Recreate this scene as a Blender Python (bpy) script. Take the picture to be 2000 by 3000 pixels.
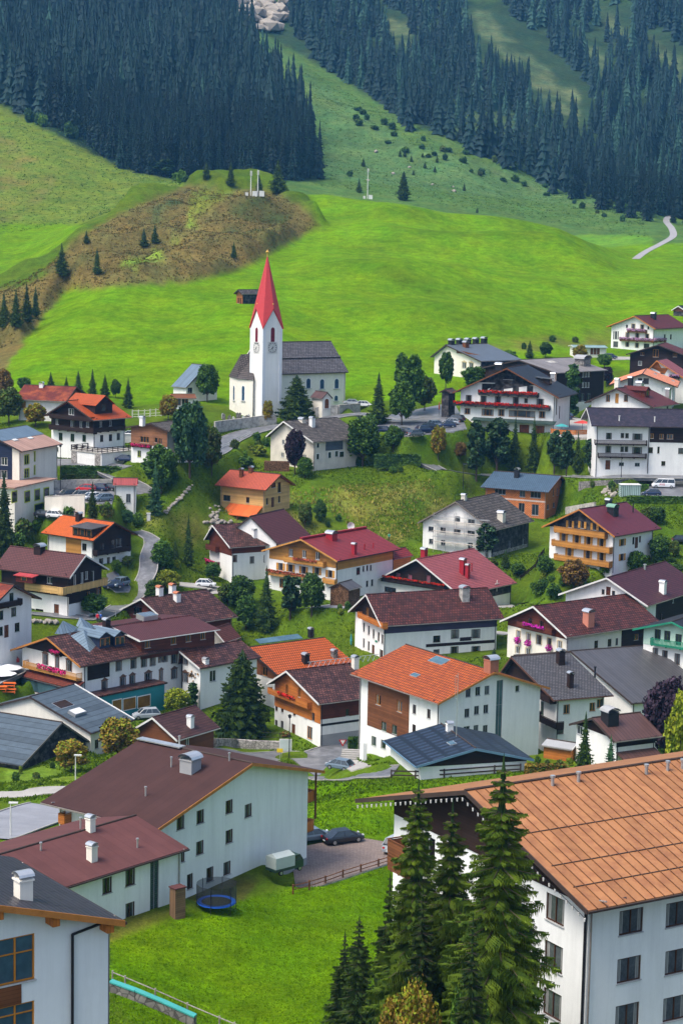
import bpy, bmesh, math, random
import numpy as np
from mathutils import Vector, Matrix, noise
from mathutils.geometry import tessellate_polygon

# ------------------------------------------------------------------ camera, world, sun, exposure
SC = bpy.context.scene
for o in list(bpy.data.objects): bpy.data.objects.remove(o)
FPX, CX, CY, HZ, ROLL, CZ = 5833.0, 1000.0, 1500.0, 700.0, 0.02, 90.0
PITCH = math.atan((CY - HZ) / FPX)
CAM = Vector((0, 0, CZ))
FW = Vector((0, math.cos(PITCH), -math.sin(PITCH)))
_r, _u = Vector((1, 0, 0)), Vector((0, math.sin(PITCH), math.cos(PITCH)))
RT = _r * math.cos(ROLL) + _u * math.sin(ROLL)
UP = -_r * math.sin(ROLL) + _u * math.cos(ROLL)
cd = bpy.data.cameras.new("camera"); cam = bpy.data.objects.new("camera", cd)
SC.collection.objects.link(cam); SC.camera = cam
cd.sensor_fit = 'VERTICAL'; cd.sensor_height = 36; cd.lens = FPX / 3000 * 36
cd.clip_start = 1; cd.clip_end = 12000
mm = Matrix((RT, UP, -FW)).transposed().to_4x4(); mm.translation = CAM; cam.matrix_world = mm

SUN_EL, SUN_AZ = math.radians(60), math.radians(-122)      # azimuth from +Y (view direction), negative = left
W = bpy.data.worlds.new("World"); SC.world = W; W.use_nodes = True
nt = W.node_tree; bg = nt.nodes["Background"]
sky = nt.nodes.new("ShaderNodeTexSky"); sky.sky_type = 'NISHITA'; sky.sun_disc = False
sky.sun_elevation = SUN_EL; sky.sun_rotation = SUN_AZ; sky.air_density = 1.0; sky.dust_density = 3.5; sky.ozone_density = 1.0
nt.links.new(sky.outputs[0], bg.inputs[0]); bg.inputs[1].default_value = 0.13
sl = bpy.data.lights.new("sun", 'SUN'); sl.energy = 2.0; sl.angle = math.radians(24); sl.color = (1, .92, .82)
so = bpy.data.objects.new("sun", sl); SC.collection.objects.link(so)
sd = Vector((math.sin(SUN_AZ) * math.cos(SUN_EL), math.cos(SUN_AZ) * math.cos(SUN_EL), math.sin(SUN_EL)))
so.rotation_euler = sd.to_track_quat('Z', 'Y').to_euler(); so.location = (0, 0, 400)
SC.view_settings.view_transform = 'Standard'; SC.view_settings.look = 'None'
SC.view_settings.exposure = 0.98; SC.view_settings.gamma = 1
SC.cycles.max_bounces = 6; SC.cycles.diffuse_bounces = 2; SC.cycles.glossy_bounces = 2
SC.cycles.transmission_bounces = 2; SC.cycles.volume_bounces = 1; SC.cycles.transparent_max_bounces = 8
SC.cycles.use_denoising = True; SC.cycles.caustics_reflective = False; SC.cycles.caustics_refractive = False

# ------------------------------------------------------------------ survey helpers (photo survey -> world metres)
ORG = {0: (0, 0, 1), 1: (0, 1000, 2.24), 2: (600, 950, 2.24), 3: (1300, 900, 2.24), 4: (0, 1450, 2.24), 5: (600, 1400, 2.24),
       6: (1300, 1400, 2.24), 7: (0, 1950, 2.24), 8: (600, 1850, 2.24), 9: (1300, 1850, 2.24), 10: (0, 2400, 2.24),
       11: (600, 2400, 2.24), 12: (1300, 2400, 2.24), 13: (0, 450, 1.568), 14: (1000, 450, 1.568), 15: (0, 0, 1.568),
       16: (1000, 0, 1.568), 17: (660, 720, 6.92), 18: (660, 1040, 3.92), 19: (1700, 850, 5.227), 20: (1000, 2200, 5.227),
       21: (400, 1900, 5.227), 22: (0, 1850, 5.227), 23: (0, 1300, 3.92), 24: (1750, 1150, 6.272)}
def P(r, x, y):
    o = ORG[r]; return (o[0] + x / o[2], o[1] + y / o[2])
def ray(p): return FW + RT * ((p[0] - CX) / FPX) + UP * ((CY - p[1]) / FPX)
def at(p, Y):
    r = ray(p); return CAM + r * (Y / r.y)
def proj(q):
    d = q - CAM; t = d.dot(FW); return (CX + FPX * d.dot(RT) / t, CY - FPX * d.dot(UP) / t)
def kx(p): return RT - FW * ((p[0] - CX) / FPX)
def ky(p): return UP - FW * ((CY - p[1]) / FPX)
Z = Vector((0, 0, 1))
def on_plane(p, o, n):
    r = ray(p); return CAM + r * ((o - CAM).dot(n) / r.dot(n))

COL = SC.collection
def link(o, parent=None):
    COL.objects.link(o)
    if parent is not None: o.parent = parent
    return o
def tag(o, label=None, cat=None, group=None, kind=None):
    if label: o["label"] = label
    if cat: o["category"] = cat
    if group: o["group"] = group
    if kind: o["kind"] = kind
    return o
def empty(name, loc, label=None, cat=None, group=None, rz=0):
    o = bpy.data.objects.new(name, None); o.empty_display_size = .5; link(o); o.location = loc; o.rotation_euler = (0, 0, rz)
    return tag(o, label, cat, group)
def copy_tree(o, parent=None):
    c = o.copy(); link(c, parent)
    for ch in o.children: copy_tree(ch, c)
    return c

class MB:
    def __init__(s): s.v = []; s.f = []; s.m = []; s.uv = []; s.smooth = False
    def face(s, pts, m=0, uv=None):
        n = len(s.v); s.v += [tuple(p) for p in pts]; s.f.append(tuple(range(n, n + len(pts)))); s.m.append(m)
        if uv is None:
            p = [Vector(q) for q in pts]; a = (p[1] - p[0])
            if a.length < 1e-6: a = Vector((1, 0, 0))
            a.normalize(); nn = a.cross(p[-1] - p[0])
            if nn.length < 1e-9: nn = Vector((0, 0, 1))
            b = nn.normalized().cross(a); uv = [((q - p[0]).dot(a), (q - p[0]).dot(b)) for q in p]
        s.uv += uv
    def box(s, o, a, b, c, m=0, skip=()):
        o, a, b, c = Vector(o), Vector(a), Vector(b), Vector(c)
        fs = {'-c': (o, o + b, o + a + b, o + a), '+c': (o + c, o + a + c, o + a + b + c, o + b + c), '-b': (o, o + a, o + a + c, o + c),
              '+b': (o + b, o + b + c, o + a + b + c, o + a + b), '-a': (o, o + c, o + b + c, o + b), '+a': (o + a, o + a + b, o + a + b + c, o + a + c)}
        for k, q in fs.items():
            if k not in skip: s.face(q, m)
    def cbox(s, c, sx, sy, sz, m=0, rz=0):
        a = Vector((math.cos(rz), math.sin(rz), 0)); b = Vector((-a.y, a.x, 0))
        s.box(Vector(c) - a * sx / 2 - b * sy / 2, a * sx, b * sy, Z * sz, m)
    def tube(s, p, q, r0, r1=None, n=6, m=0, cap=True):
        p, q = Vector(p), Vector(q); r1 = r0 if r1 is None else r1; d = (q - p)
        if d.length < 1e-6: return
        d.normalize(); a = d.orthogonal().normalized(); b = d.cross(a)
        c0 = [p + (a * math.cos(6.2832 * i / n) + b * math.sin(6.2832 * i / n)) * r0 for i in range(n)]
        c1 = [q + (a * math.cos(6.2832 * i / n) + b * math.sin(6.2832 * i / n)) * r1 for i in range(n)]
        for i in range(n):
            j = (i + 1) % n; s.face((c0[i], c0[j], c1[j], c1[i]), m)
        if cap and r1 > 1e-3: s.face(c1, m)
        if cap: s.face(c0[::-1], m)
    def lathe(s, c, prof, n=12, m=0):
        c = Vector(c)
        for (r0, z0), (r1, z1) in zip(prof, prof[1:]):
            for i in range(n):
                a0, a1 = 6.28318 * i / n, 6.28318 * (i + 1) / n
                q = [c + Vector((r0 * math.cos(a0), r0 * math.sin(a0), z0)), c + Vector((r0 * math.cos(a1), r0 * math.sin(a1), z0)),
                     c + Vector((r1 * math.cos(a1), r1 * math.sin(a1), z1)), c + Vector((r1 * math.cos(a0), r1 * math.sin(a0), z1))]
                s.face(q, m)
    def mesh(s, name, mats, origin=(0, 0, 0)):
        me = bpy.data.meshes.new(name)
        v = np.array(s.v, dtype=np.float64).reshape(-1, 3) - np.array(origin)
        me.from_pydata(v.tolist(), [], s.f); me.update()
        for m in (mats if isinstance(mats, (list, tuple)) else [mats]): me.materials.append(m)
        if me.polygons:
            me.polygons.foreach_set("material_index", s.m)
            l = me.uv_layers.new(name="UVMap"); l.data.foreach_set("uv", np.array(s.uv, dtype=np.float32).ravel())
            if s.smooth: me.polygons.foreach_set("use_smooth", [True] * len(me.polygons))
        return me
    def build(s, name, mats, parent=None, origin=None):
        if origin is None: origin = parent.matrix_basis.translation if parent is not None and parent.parent is None else None
        if origin is None and parent is not None:
            r = parent
            while r.parent is not None: r = r.parent
            origin = r.matrix_basis.translation
        o = bpy.data.objects.new(name, s.mesh(name, mats, origin or (0, 0, 0)))
        return link(o, parent)
    def thing(s, name, mats, loc, label, cat, group=None):
        o = bpy.data.objects.new(name, s.mesh(name, mats, loc)); link(o); o.location = loc
        return tag(o, label, cat, group)

# ------------------------------------------------------------------ procedural materials
_M = {}
def mat(name, col, rough=.8, pat=None, var=.18, vs=.6, bump=.0, metal=0., p1=.35, p2=.3, dirt=0., col2=None, spec=.22, emit=0):
    if name in _M: return _M[name]
    m = bpy.data.materials.new(name); _M[name] = m; m.use_nodes = True; t = m.node_tree; N = t.nodes; L = t.links
    b = N["Principled BSDF"]; b.inputs["Roughness"].default_value = rough; b.inputs["Metallic"].default_value = metal
    b.inputs["Specular IOR Level"].default_value = spec
    m.diffuse_color = (*col, 1)
    def nd(k, **kw):
        n = N.new(k)
        for a, v in kw.items(): setattr(n, a, v)
        return n
    def math_(op, a, bb=None, c=None):
        n = nd("ShaderNodeMath", operation=op)
        for i, v in enumerate((a, bb, c)):
            if v is None: continue
            if isinstance(v, (int, float)): n.inputs[i].default_value = v
            else: L.new(v, n.inputs[i])
        return n.outputs[0]
    tc = nd("ShaderNodeTexCoord"); obj = tc.outputs["Object"]; uv = tc.outputs["UV"]
    nz = nd("ShaderNodeTexNoise"); nz.inputs["Scale"].default_value = vs; nz.inputs["Detail"].default_value = 5; L.new(obj, nz.inputs[0])
    f = math_('MULTIPLY_ADD', nz.outputs[0], 2 * var * 1.6, 1 - var * 1.6)
    nf = nd("ShaderNodeTexNoise"); nf.inputs["Scale"].default_value = vs * 9; nf.inputs["Detail"].default_value = 3; L.new(obj, nf.inputs[0])
    f = math_('MULTIPLY', f, math_('MULTIPLY_ADD', nf.outputs[0], var * 1.4, 1 - var * .7))
    sep = nd("ShaderNodeSeparateXYZ"); L.new(uv, sep.inputs[0]); U, V = sep.outputs[0], sep.outputs[1]
    h = nz.outputs[0]; line = None
    if pat == 'tile':
        br = nd("ShaderNodeTexBrick"); L.new(uv, br.inputs[0]); br.inputs["Scale"].default_value = 1
        br.inputs["Brick Width"].default_value = p2; br.inputs["Row Height"].default_value = p1
        br.inputs["Mortar Size"].default_value = p1 * .2; br.inputs["Mortar Smooth"].default_value = .5; br.inputs["Bias"].default_value = 0
        br.inputs["Color1"].default_value = (1, 1, 1, 1); br.inputs["Color2"].default_value = (1 - 2.2 * var,) * 3 + (1,); br.inputs["Mortar"].default_value = (.22, .22, .22, 1)
        bw = nd("ShaderNodeRGBToBW"); L.new(br.outputs[0], bw.inputs[0]); line = bw.outputs[0]
        fr = math_('FRACT', math_('DIVIDE', V, p1)); h = math_('MULTIPLY_ADD', fr, -.6, bw.outputs[0])
    elif pat in ('seam', 'plank'):
        c = U if pat == 'seam' else V
        fr = math_('FRACT', math_('DIVIDE', c, p1))
        if pat == 'seam':
            k = math_('LESS_THAN', fr, p2 * 1.3); line = math_('MULTIPLY_ADD', k, -.6, 1); h = k
            wn = nd("ShaderNodeTexWhiteNoise", noise_dimensions='1D'); L.new(math_('FLOOR', math_('DIVIDE', c, p1)), wn.inputs["W"])
            line = math_('MULTIPLY', line, math_('MULTIPLY_ADD', wn.outputs[0], .2, .9))
        else:
            k = math_('LESS_THAN', fr, .12)
            wn = nd("ShaderNodeTexWhiteNoise", noise_dimensions='1D'); L.new(math_('FLOOR', math_('DIVIDE', c, p1)), wn.inputs["W"])
            line = math_('MULTIPLY', math_('MULTIPLY_ADD', k, -.45, 1), math_('MULTIPLY_ADD', wn.outputs[0], .35, .8)); h = math_('MULTIPLY', k, -1)
    elif pat == 'stone':
        vo = nd("ShaderNodeTexVoronoi", feature='DISTANCE_TO_EDGE'); vo.inputs["Scale"].default_value = 1 / p1; L.new(obj, vo.inputs[0])
        line = math_('MINIMUM', math_('MULTIPLY_ADD', vo.outputs[0], 6, .35), 1.0); h = vo.outputs[0]
        vc = nd("ShaderNodeTexVoronoi"); vc.inputs["Scale"].default_value = 1 / p1; L.new(obj, vc.inputs[0])
        bw = nd("ShaderNodeRGBToBW"); L.new(vc.outputs["Color"], bw.inputs[0]); line = math_('MULTIPLY', line, math_('MULTIPLY_ADD', bw.outputs[0], .8, .6))
    if pat == 'felt':
        k = math_('LESS_THAN', math_('FRACT', math_('DIVIDE', U, p1)), .05); wn = nd("ShaderNodeTexWhiteNoise", noise_dimensions='1D'); L.new(math_('FLOOR', math_('DIVIDE', U, p1)), wn.inputs["W"])
        line = math_('MULTIPLY', math_('MULTIPLY_ADD', k, -.22, 1), math_('MULTIPLY_ADD', wn.outputs[0], .14, .93))
    if pat == 'plaster':
        mp2 = nd("ShaderNodeMapping"); L.new(obj, mp2.inputs[0]); mp2.inputs[3].default_value = (1.1, 1.1, .10); n4 = nd("ShaderNodeTexNoise"); n4.inputs["Scale"].default_value = 1.0; n4.inputs["Detail"].default_value = 6; n4.inputs["Roughness"].default_value = .7; L.new(mp2.outputs[0], n4.inputs[0])
        r2 = nd("ShaderNodeMapRange"); L.new(n4.outputs[0], r2.inputs[0]); r2.inputs[1].default_value = .42; r2.inputs[2].default_value = .68; r2.inputs[3].default_value = 1.02; r2.inputs[4].default_value = .91; line = r2.outputs[0]
    if line is not None: f = math_('MULTIPLY', f, line)
    mx = nd("ShaderNodeMix", data_type='RGBA', blend_type='MULTIPLY'); mx.inputs[0].default_value = 1
    if col2 is not None:
        n3 = nd("ShaderNodeTexNoise"); n3.inputs["Scale"].default_value = vs * 1.7; n3.inputs["Detail"].default_value = 6
        n3.inputs["Roughness"].default_value = .65; mp = nd("ShaderNodeMapping"); L.new(obj, mp.inputs[0]); mp.inputs[1].default_value = (31, 7, 3); L.new(mp.outputs[0], n3.inputs[0])
        rp = nd("ShaderNodeMapRange"); L.new(n3.outputs[0], rp.inputs[0]); rp.inputs[1].default_value = .46; rp.inputs[2].default_value = .6
        mc = nd("ShaderNodeMix", data_type='RGBA'); L.new(rp.outputs[0], mc.inputs[0]); mc.inputs[6].default_value = (*col, 1); mc.inputs[7].default_value = (*col2, 1)
        L.new(mc.outputs[2], mx.inputs[6])
    else: mx.inputs[6].default_value = (*col, 1)
    cb = nd("ShaderNodeCombineColor"); [L.new(f, cb.inputs[i]) for i in range(3)]; L.new(cb.outputs[0], mx.inputs[7])
    L.new(mx.outputs[2], b.inputs["Base Color"])
    if bump:
        bp = nd("ShaderNodeBump"); bp.inputs["Strength"].default_value = min(1, bump * 10); bp.inputs["Distance"].default_value = bump; L.new(h, bp.inputs["Height"]); L.new(bp.outputs[0], b.inputs["Normal"])
    if emit:
        b.inputs["Emission Color"].default_value = (*col, 1); b.inputs["Emission Strength"].default_value = emit
    return m
WHITE = mat("white_render", (.80, .80, .775), .9, 'plaster', var=.05, vs=.35, bump=.006)
CREAM = mat("cream_render", (.76, .73, .64), .9, 'plaster', var=.07, vs=.3, bump=.006)
COLDW = mat("cool_white_render", (.79, .81, .80), .9, 'plaster', var=.05, vs=.3, bump=.008)
OLDW = mat("old_lime_render", (.62, .58, .50), .95, var=.22, vs=.5, bump=.01)
DKWOOD = mat("dark_brown_cladding", (0.0252, 0.0132, 0.0108), .8, 'plank', var=.3, p1=.22, bump=.01)
BKWOOD = mat("black_weathered_wood", (0.0245, 0.0245, 0.0280), .9, 'plank', var=.35, p1=.25, bump=.01, col2=(.09, .085, .085))
REDWOOD = mat("red_brown_cladding", (.11, .028, .015), .75, 'plank', var=.3, p1=.2, bump=.01)
MIDWOOD = mat("brown_larch_cladding", (0.1600, 0.0600, 0.0240), .75, 'plank', var=.25, p1=.2, bump=.01)
GOLDWOOD = mat("golden_larch_boards", (.52, .25, .06), .7, 'plank', var=.15, p1=.2, bump=.01)
PALEWOOD = mat("pale_spruce_boards", (.62, .40, .15), .7, 'plank', var=.15, p1=.2, bump=.01)
ORWOOD = mat("orange_stained_boards", (.45, .15, .03), .6, 'plank', var=.2, p1=.18, bump=.01)
BRICKW = mat("terracotta_blockwork", (.78, .26, .09), .9, 'tile', var=.1, p1=.25, p2=.5, bump=.006)
STONEW = mat("rubble_stone_wall", (.34, .32, .30), .95, 'stone', var=.2, p1=.5, bump=.05)
STONED = mat("dark_rubble_wall", (.20, .19, .18), .95, 'stone', var=.25, p1=.6, bump=.06)
CONC = mat("stained_concrete", (.44, .42, .38), .95, var=.25, vs=.8, bump=.01, col2=(.28, .265, .24))
GREYR = mat("grey_render", (.30, .31, .32), .9, var=.08)
BLUEW = mat("dark_blue_cladding", (.018, .026, .06), .5, 'plank', p1=.6)
TEAL = mat("teal_shopfront_paint", (.03, .22, .25), .6, var=.1)
GLASS = mat("window_glass", (.025, .035, .04), .08, var=.6, vs=.25, spec=.8)
GLASSD = mat("dark_window_glass", (.008, .011, .014), .06, var=.6, vs=.25, spec=.8); GLASSL = mat("grey_window_glass", (.085, .10, .11), .12, var=.6, vs=.6, spec=.8)
GLASSB = mat("blueish_window_glass", (.06, .12, .15), .1, var=.5, vs=.3, spec=.8)
GLASSG = mat("green_glass_blocks", (.10, .17, .15), .2, 'tile', p1=.2, p2=.2, var=.15)
CURT = mat("net_curtain", (.30, .31, .30), .9, 'seam', var=.2, p1=.12, p2=.3)
F_BR = mat("brown_window_frame", (.07, .03, .015), .6); F_WH = mat("white_window_frame", (.75, .75, .73), .6)
F_GR = mat("green_window_frame", (.05, .10, .03), .6); F_YE = mat("lime_window_frame", (.42, .50, .04), .6)
F_OR = mat("orange_window_frame", (.55, .22, .03), .5); F_GY = mat("grey_window_frame", (.22, .23, .25), .6)
SILL = mat("grey_sill", (.45, .46, .46), .6); SHUT = mat("golden_shutter", (.55, .27, .05), .6, 'plank', p1=.12)
VWHITE = mat("pale_verge_trim", (.62, .62, .60), .6); VWOOD = mat("orange_wood_fascia", (.42, .17, .04), .7, var=.25, vs=2)
VDARK = mat("dark_fascia", (.05, .035, .03), .7); GUT = mat("weathered_gutter", (.30, .27, .25), .4, metal=.4, var=.3, vs=2)
R_RED = mat("dark_red_tiles", (0.1520, 0.0256, 0.0208), .55, 'tile', var=.14, bump=.03)
R_BRN = mat("brown_tiles", (0.0720, 0.0288, 0.0230), .55, 'tile', var=.24, p1=.62, p2=.5, bump=.05, col2=(.19, .078, .062))
R_BRP = mat("mottled_red_brown_tiles", (0.1440, 0.0432, 0.0360), .6, 'tile', var=.24, p1=.62, p2=.5, bump=.04, col2=(.07, .028, .026))
R_VIO = mat("violet_brown_tiles", (0.1275, 0.0390, 0.0390), .55, 'tile', var=.1, p1=.4, p2=.35, bump=.03)
R_ORG = mat("orange_clay_tiles", (0.5100, 0.1148, 0.0213), .6, 'tile', var=.13, p1=.55, p2=.45, bump=.04, col2=(.40, .085, .025))
R_OR2 = mat("bright_orange_tiles", (0.6120, 0.1275, 0.0255), .6, 'tile', var=.10, p1=.75, p2=.45, bump=.03)
R_OR3 = mat("red_patched_orange_tiles", (.48, .09, .03), .6, 'tile', var=.12, bump=.03, vs=.15, col2=(.24, .04, .02))
R_CRI = mat("crimson_tiles", (0.3024, 0.0360, 0.0396), .5, 'tile', var=.10, p1=.5, p2=.45, bump=.03)
R_PNK = mat("faded_pink_tiles", (0.40, 0.105, 0.11), .5, 'tile', var=.10, p1=.45, p2=.4, bump=.03)
R_SAL = mat("salmon_metal_roof", (.62, .22, .11), .5, 'seam', var=.08, p1=.6, p2=.1, bump=.03)
R_CHA = mat("charcoal_tiles", (0.0315, 0.0294, 0.0350), .45, 'tile', var=.2, p1=.4, p2=.35, bump=.04)
R_GRY = mat("grey_slate_shingles", (0.1080, 0.1044, 0.1116), .6, 'tile', var=.18, p1=.45, p2=.5, bump=.03)
R_OLD = mat("old_grey_wood_shingles", (0.1520, 0.1360, 0.1280), .85, 'tile', var=.25, p1=.75, p2=.6, bump=.04, col2=(.10, .09, .085))
R_GRM = mat("grey_standing_seam_roof", (0.0900, 0.0863, 0.0900), .4, 'seam', var=.12, p1=.55, p2=.1, bump=.05, metal=.3)
R_BRM = mat("brown_standing_seam_roof", (0.1120, 0.0600, 0.0520), .4, 'seam', var=.15, p1=.55, p2=.1, bump=.05, metal=.3)
R_FLT = mat("brown_felt_roof", (.050, .023, .021), .9, 'felt', var=.14, p1=1.0, bump=.003, vs=.5)
R_FL2 = mat("violet_felt_roof", (0.0978, 0.0382, 0.0365), .9, 'felt', var=.14, p1=1.0, bump=.003, vs=.5)
R_BLU = mat("blue_grey_slate", (0.085, 0.145, 0.215), .55, 'tile', var=.12, p1=.4, p2=.5, bump=.02)
R_NAV = mat("navy_sheet_roof", (0.0280, 0.0440, 0.0760), .4, 'tile', var=.15, p1=2.2, p2=1.2, bump=.01)
R_BFE = mat("blue_grey_felt_roof", (0.0620, 0.0868, 0.1116), .7, 'plank', var=.22, vs=.9, p1=1.2, bump=.006)
R_BME = mat("blue_grey_metal_roof", (.16, .22, .27), .35, 'seam', var=.15, p1=.6, p2=.1, bump=.04, metal=.4)
R_TAN = mat("tan_sheet_roof", (.36, .22, .17), .6, 'seam', var=.1, p1=1.2, p2=.06, bump=.02)
IRON = mat("dark_iron", (.03, .03, .035), .5, metal=.5); ZINC = mat("zinc_metal", (.55, .57, .58), .35, metal=.7, var=.15)
REDP = mat("red_painted_metal", (.30, .02, .03), .4); GOLD = mat("gilded_metal", (.8, .5, .12), .3, metal=.8)
GREENP = mat("green_paint", (.02, .20, .12), .5)
DKSTUCK = mat("dark_stucco_ornament", (.16, .09, .06), .8)
def F_(name, c, **k): return mat(name, c, .8, var=.5, vs=3, **k)
FL_RED = F_("red_geraniums", (.62, .02, .01)); FL_PINK = F_("pink_petunias", (.70, .03, .20)); FL_MIX = F_("mixed_white_purple_flowers", (.55, .30, .50))
FL_MAG = F_("magenta_petunias", (.55, .02, .38)); LEAFD = F_("dark_leaves", (.03, .07, .015))
# ------------------------------------------------------------------ houses
def solve2(Pd, d1, d2, p):
    A, B = kx(p), ky(p); r = CAM - Pd
    a11, a12, b1 = d1.dot(A), d2.dot(A), r.dot(A); a21, a22, b2 = d1.dot(B), d2.dot(B), r.dot(B)
    D = a11 * a22 - a12 * a21; return (b1 * a22 - b2 * a12) / D, (a11 * b2 - a21 * b1) / D
def solve1(Pd, d, A): return (CAM - Pd).dot(A) / d.dot(A)
CTRL = []           # ground control points in world metres
FOOT = []           # footprints (for keeping plants off)
WINMESH = {}; DBG = False
def win_meshes(w, h, fm, gm, kind):
    k = (round(w, 2), round(h, 2), fm.name, gm.name, kind)
    if k not in WINMESH:
        g = MB(); g.face(((-w/2, .13, 0), (w/2, .13, 0), (w/2, .13, h), (-w/2, .13, h)), 0)
        if 'c' in kind: g.face(((-w/2, .125, 0), (-w/2 + w*.2, .125, 0), (-w/2 + w*.2, .125, h), (-w/2, .125, h)), 1); g.face(((w/2 - w*.2, .125, 0), (w/2, .125, 0), (w/2, .125, h), (w/2 - w*.2, .125, h)), 1)
        f = MB(); t = .07
        def bar(x0, z0, x1, z1, y0=.06, y1=.12): f.box((x0, y0, z0), (x1 - x0, 0, 0), (0, y1 - y0, 0), (0, 0, z1 - z0))
        bar(-w/2, 0, -w/2 + t, h); bar(w/2 - t, 0, w/2, h); bar(-w/2 + t, 0, w/2 - t, t); bar(-w/2 + t, h - t, w/2 - t, h)
        n = 1 if w < .8 else (2 if w < 2 else 3)
        for i in range(1, n): bar(-w/2 + w*i/n - .04, t, -w/2 + w*i/n + .04, h - t)
        if 'x' in kind: bar(-w/2 + t, h*.62, w/2 - t, h*.62 + .06, .07, .11)
        s = MB(); s.box((-w/2 - .06, -.08, -.07), (w + .12, 0, 0), (0, .2, 0), (0, 0, .07))
        q = None
        if 't' in kind:   # painted / stucco surround
            q = MB(); e = .16
            for (x0, z0, x1, z1) in ((-w/2 - e, -.02, -w/2, h + e), (w/2, -.02, w/2 + e, h + e), (-w/2, h, w/2, h + e)): q.box((x0, -.025, z0), (x1 - x0, 0, 0), (0, .024, 0), (0, 0, z1 - z0))
            if 'T' in kind: q.face(((-w/2 - e - .1, -.06, h + e), (w/2 + e + .1, -.06, h + e), (0, -.06, h + e + .45)), 0); q.box((-w/2 - e - .12, -.09, h + e - .04), (w + 2*e + .24, 0, 0), (0, .09, 0), (0, 0, .1))
        WINMESH[k] = (g.mesh("window", [gm, CURT]), f.mesh("frame", fm), s.mesh("sill", SILL), q)
    return WINMESH[k]
_TRIM = {}
class House:
    def __init__(s, name, label, cat, side, d, Y, a, c=None, e=None, yb=None, H=None, og=.9, oe=.8, wall=None, roof=None, az=None, L=None,
                 parent=None, th=.22, verge=None, gutter=GUT, hip=False, ctrl=True, w=None, oefar=None, group=None, rise=None, ext=4.0):
        s.wall, s.roofm, s.parent = wall or WHITE, roof or R_BRN, parent; s.th = th; s.ext = ext
        s.Pd = Pd = at(d, Y); s.side = side
        us = []
        if az is not None: us.append((Vector((math.sin(math.radians(az)), math.cos(math.radians(az)), 0)), 1))
        else:
            if c:
                u = ray(d).cross(ray(c)).cross(Z).normalized()
                if proj(Pd + u)[0] * side < proj(Pd)[0] * side: u = -u
                us.append((u, 1))
            if e:
                v = ray(d).cross(ray(e)).cross(Z).normalized()
                if proj(Pd + v)[0] * -side < proj(Pd)[0] * -side: v = -v
                us.append((Vector((v.y, -v.x, 0)) * side, 1))
        s.dbg = [round(math.degrees(math.atan2(q[0].x, q[0].y))) for q in us]
        u = Vector((0, 0, 0))
        for q, wt in us: u += q * wt
        s.u = u = u.normalized(); s.v = v = Vector((-u.y, u.x, 0)) * side
        s.L = L if L else solve1(Pd, u, kx(c))
        if hip:
            t, h = solve2(Pd, u + v, Z, a); s.w = t; s.hz = h; s.w2 = 2 * t; s.hip = True
        else:
            s.hip = False
            if w: s.w = w; s.hz = rise
            else: s.w, s.hz = solve2(Pd, v, Z, a)
            s.w2 = solve1(Pd, v, kx(e)) if e else 2 * s.w
        s.og, s.oe = og, oe
        s.tan1 = s.hz / s.w; s.tan2 = s.hz / max(.5, s.w2 - s.w)
        Q = Pd + u * og + v * oe; s.Q = Vector((Q.x, Q.y, 0)); s.zt = Pd.z + s.tan1 * oe - th - .02   # wall top at eave
        if H is None: H = s.zt - (Q.z + solve1(Q, Z, ky((0, yb))))
        s.H = H; s.zb = s.zt - H
        s.Lw, s.Ww = s.L - 2 * og, s.w2 - oe - (oe if oefar is None else oefar)
        DBG and print("%-34s az%s L%.1f W%.1f rise%.1f pitch%.0f H%.1f zb%.1f Y%.0f" % (label[:34] if label else name, s.dbg, s.L, s.w2, s.hz, math.degrees(math.atan(s.tan1)), H, s.zb, Pd.y))
        base = Vector((Q.x, Q.y, s.zb))
        if parent is None: s.root = empty(name, base, label, cat, group)
        else: s.root = parent
        for (i, j) in ((0, 0), (1, 0), (0, 1)):
            q = s.Q + u * (s.Lw * i) + v * (s.Ww * j)
            if ctrl: CTRL.append((q.x, q.y, s.zb + .1, (.02 if yb else .3) if i + j == 0 else 1.))
        FOOT.append((s.Q - u * .5 - v * .5, u, v, s.Lw + 1, s.Ww + 1))
        s.holes = {'G': [], 'E': []}; s.clads = []; s.done = False
        s.make_roof(verge, gutter)
    # --- frames: E wall runs along u from Q (outward -v); G wall runs along v from Q (outward -u)
    def frame(s, f, off=0):
        if f == 'E': return s.Q - s.v * off, s.u, -s.v
        return s.Q - s.u * off, s.v, -s.u
    def loc(s, f, p, off=0):
        o, t, n = s.frame(f, off); q = on_plane(p, o, n); return (q - o).dot(t), q.z
    def ztop(s, f, x):
        if f == 'E': return s.zt
        y = x + s.oe
        return (s.Pd.z + s.tan1 * y if y < s.w else s.Pd.z + s.hz - s.tan2 * (y - s.w)) - s.th - .02
    def rp(s, p):    # point of front roof plane under a pixel
        n = s.u.cross(s.v * s.w + Z * s.hz); return on_plane(p, s.Pd, n)
    def make_roof(s, verge, gutter):
        d, u, v, L, w, w2 = s.Pd, s.u, s.v, s.L, s.w, s.w2; t = Z * -s.th
        a = d + v * w + Z * s.hz; e = d + v * w2
        if s.tan2 and not s.hip: e = Vector((e.x, e.y, d.z))
        m = MB()
        if s.hip:
            a1 = d + (u + v) * w + Z * s.hz; b1 = a1 + u * max(.2, (L - 2 * w)); c = d + u * L; g = e + u * L
            for q in ((d, c, b1, a1), (d, a1, e), (e, a1, b1, g), (c, g, b1)): m.face(q)
            m.face([q + t for q in (d, e, g, c)]); 
            for p, q in ((d, c), (c, g), (g, e), (e, d)): m.face((p + t, q + t, q, p))
            ridge = (a1, b1)
        else:
            b, c, g = a + u * L, d + u * L, e + u * L
            m.box(d + t, u * L, (a - d), -t); m.box(e + t, u * L, (a - e), -t)
            ridge = (a, b)
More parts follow.
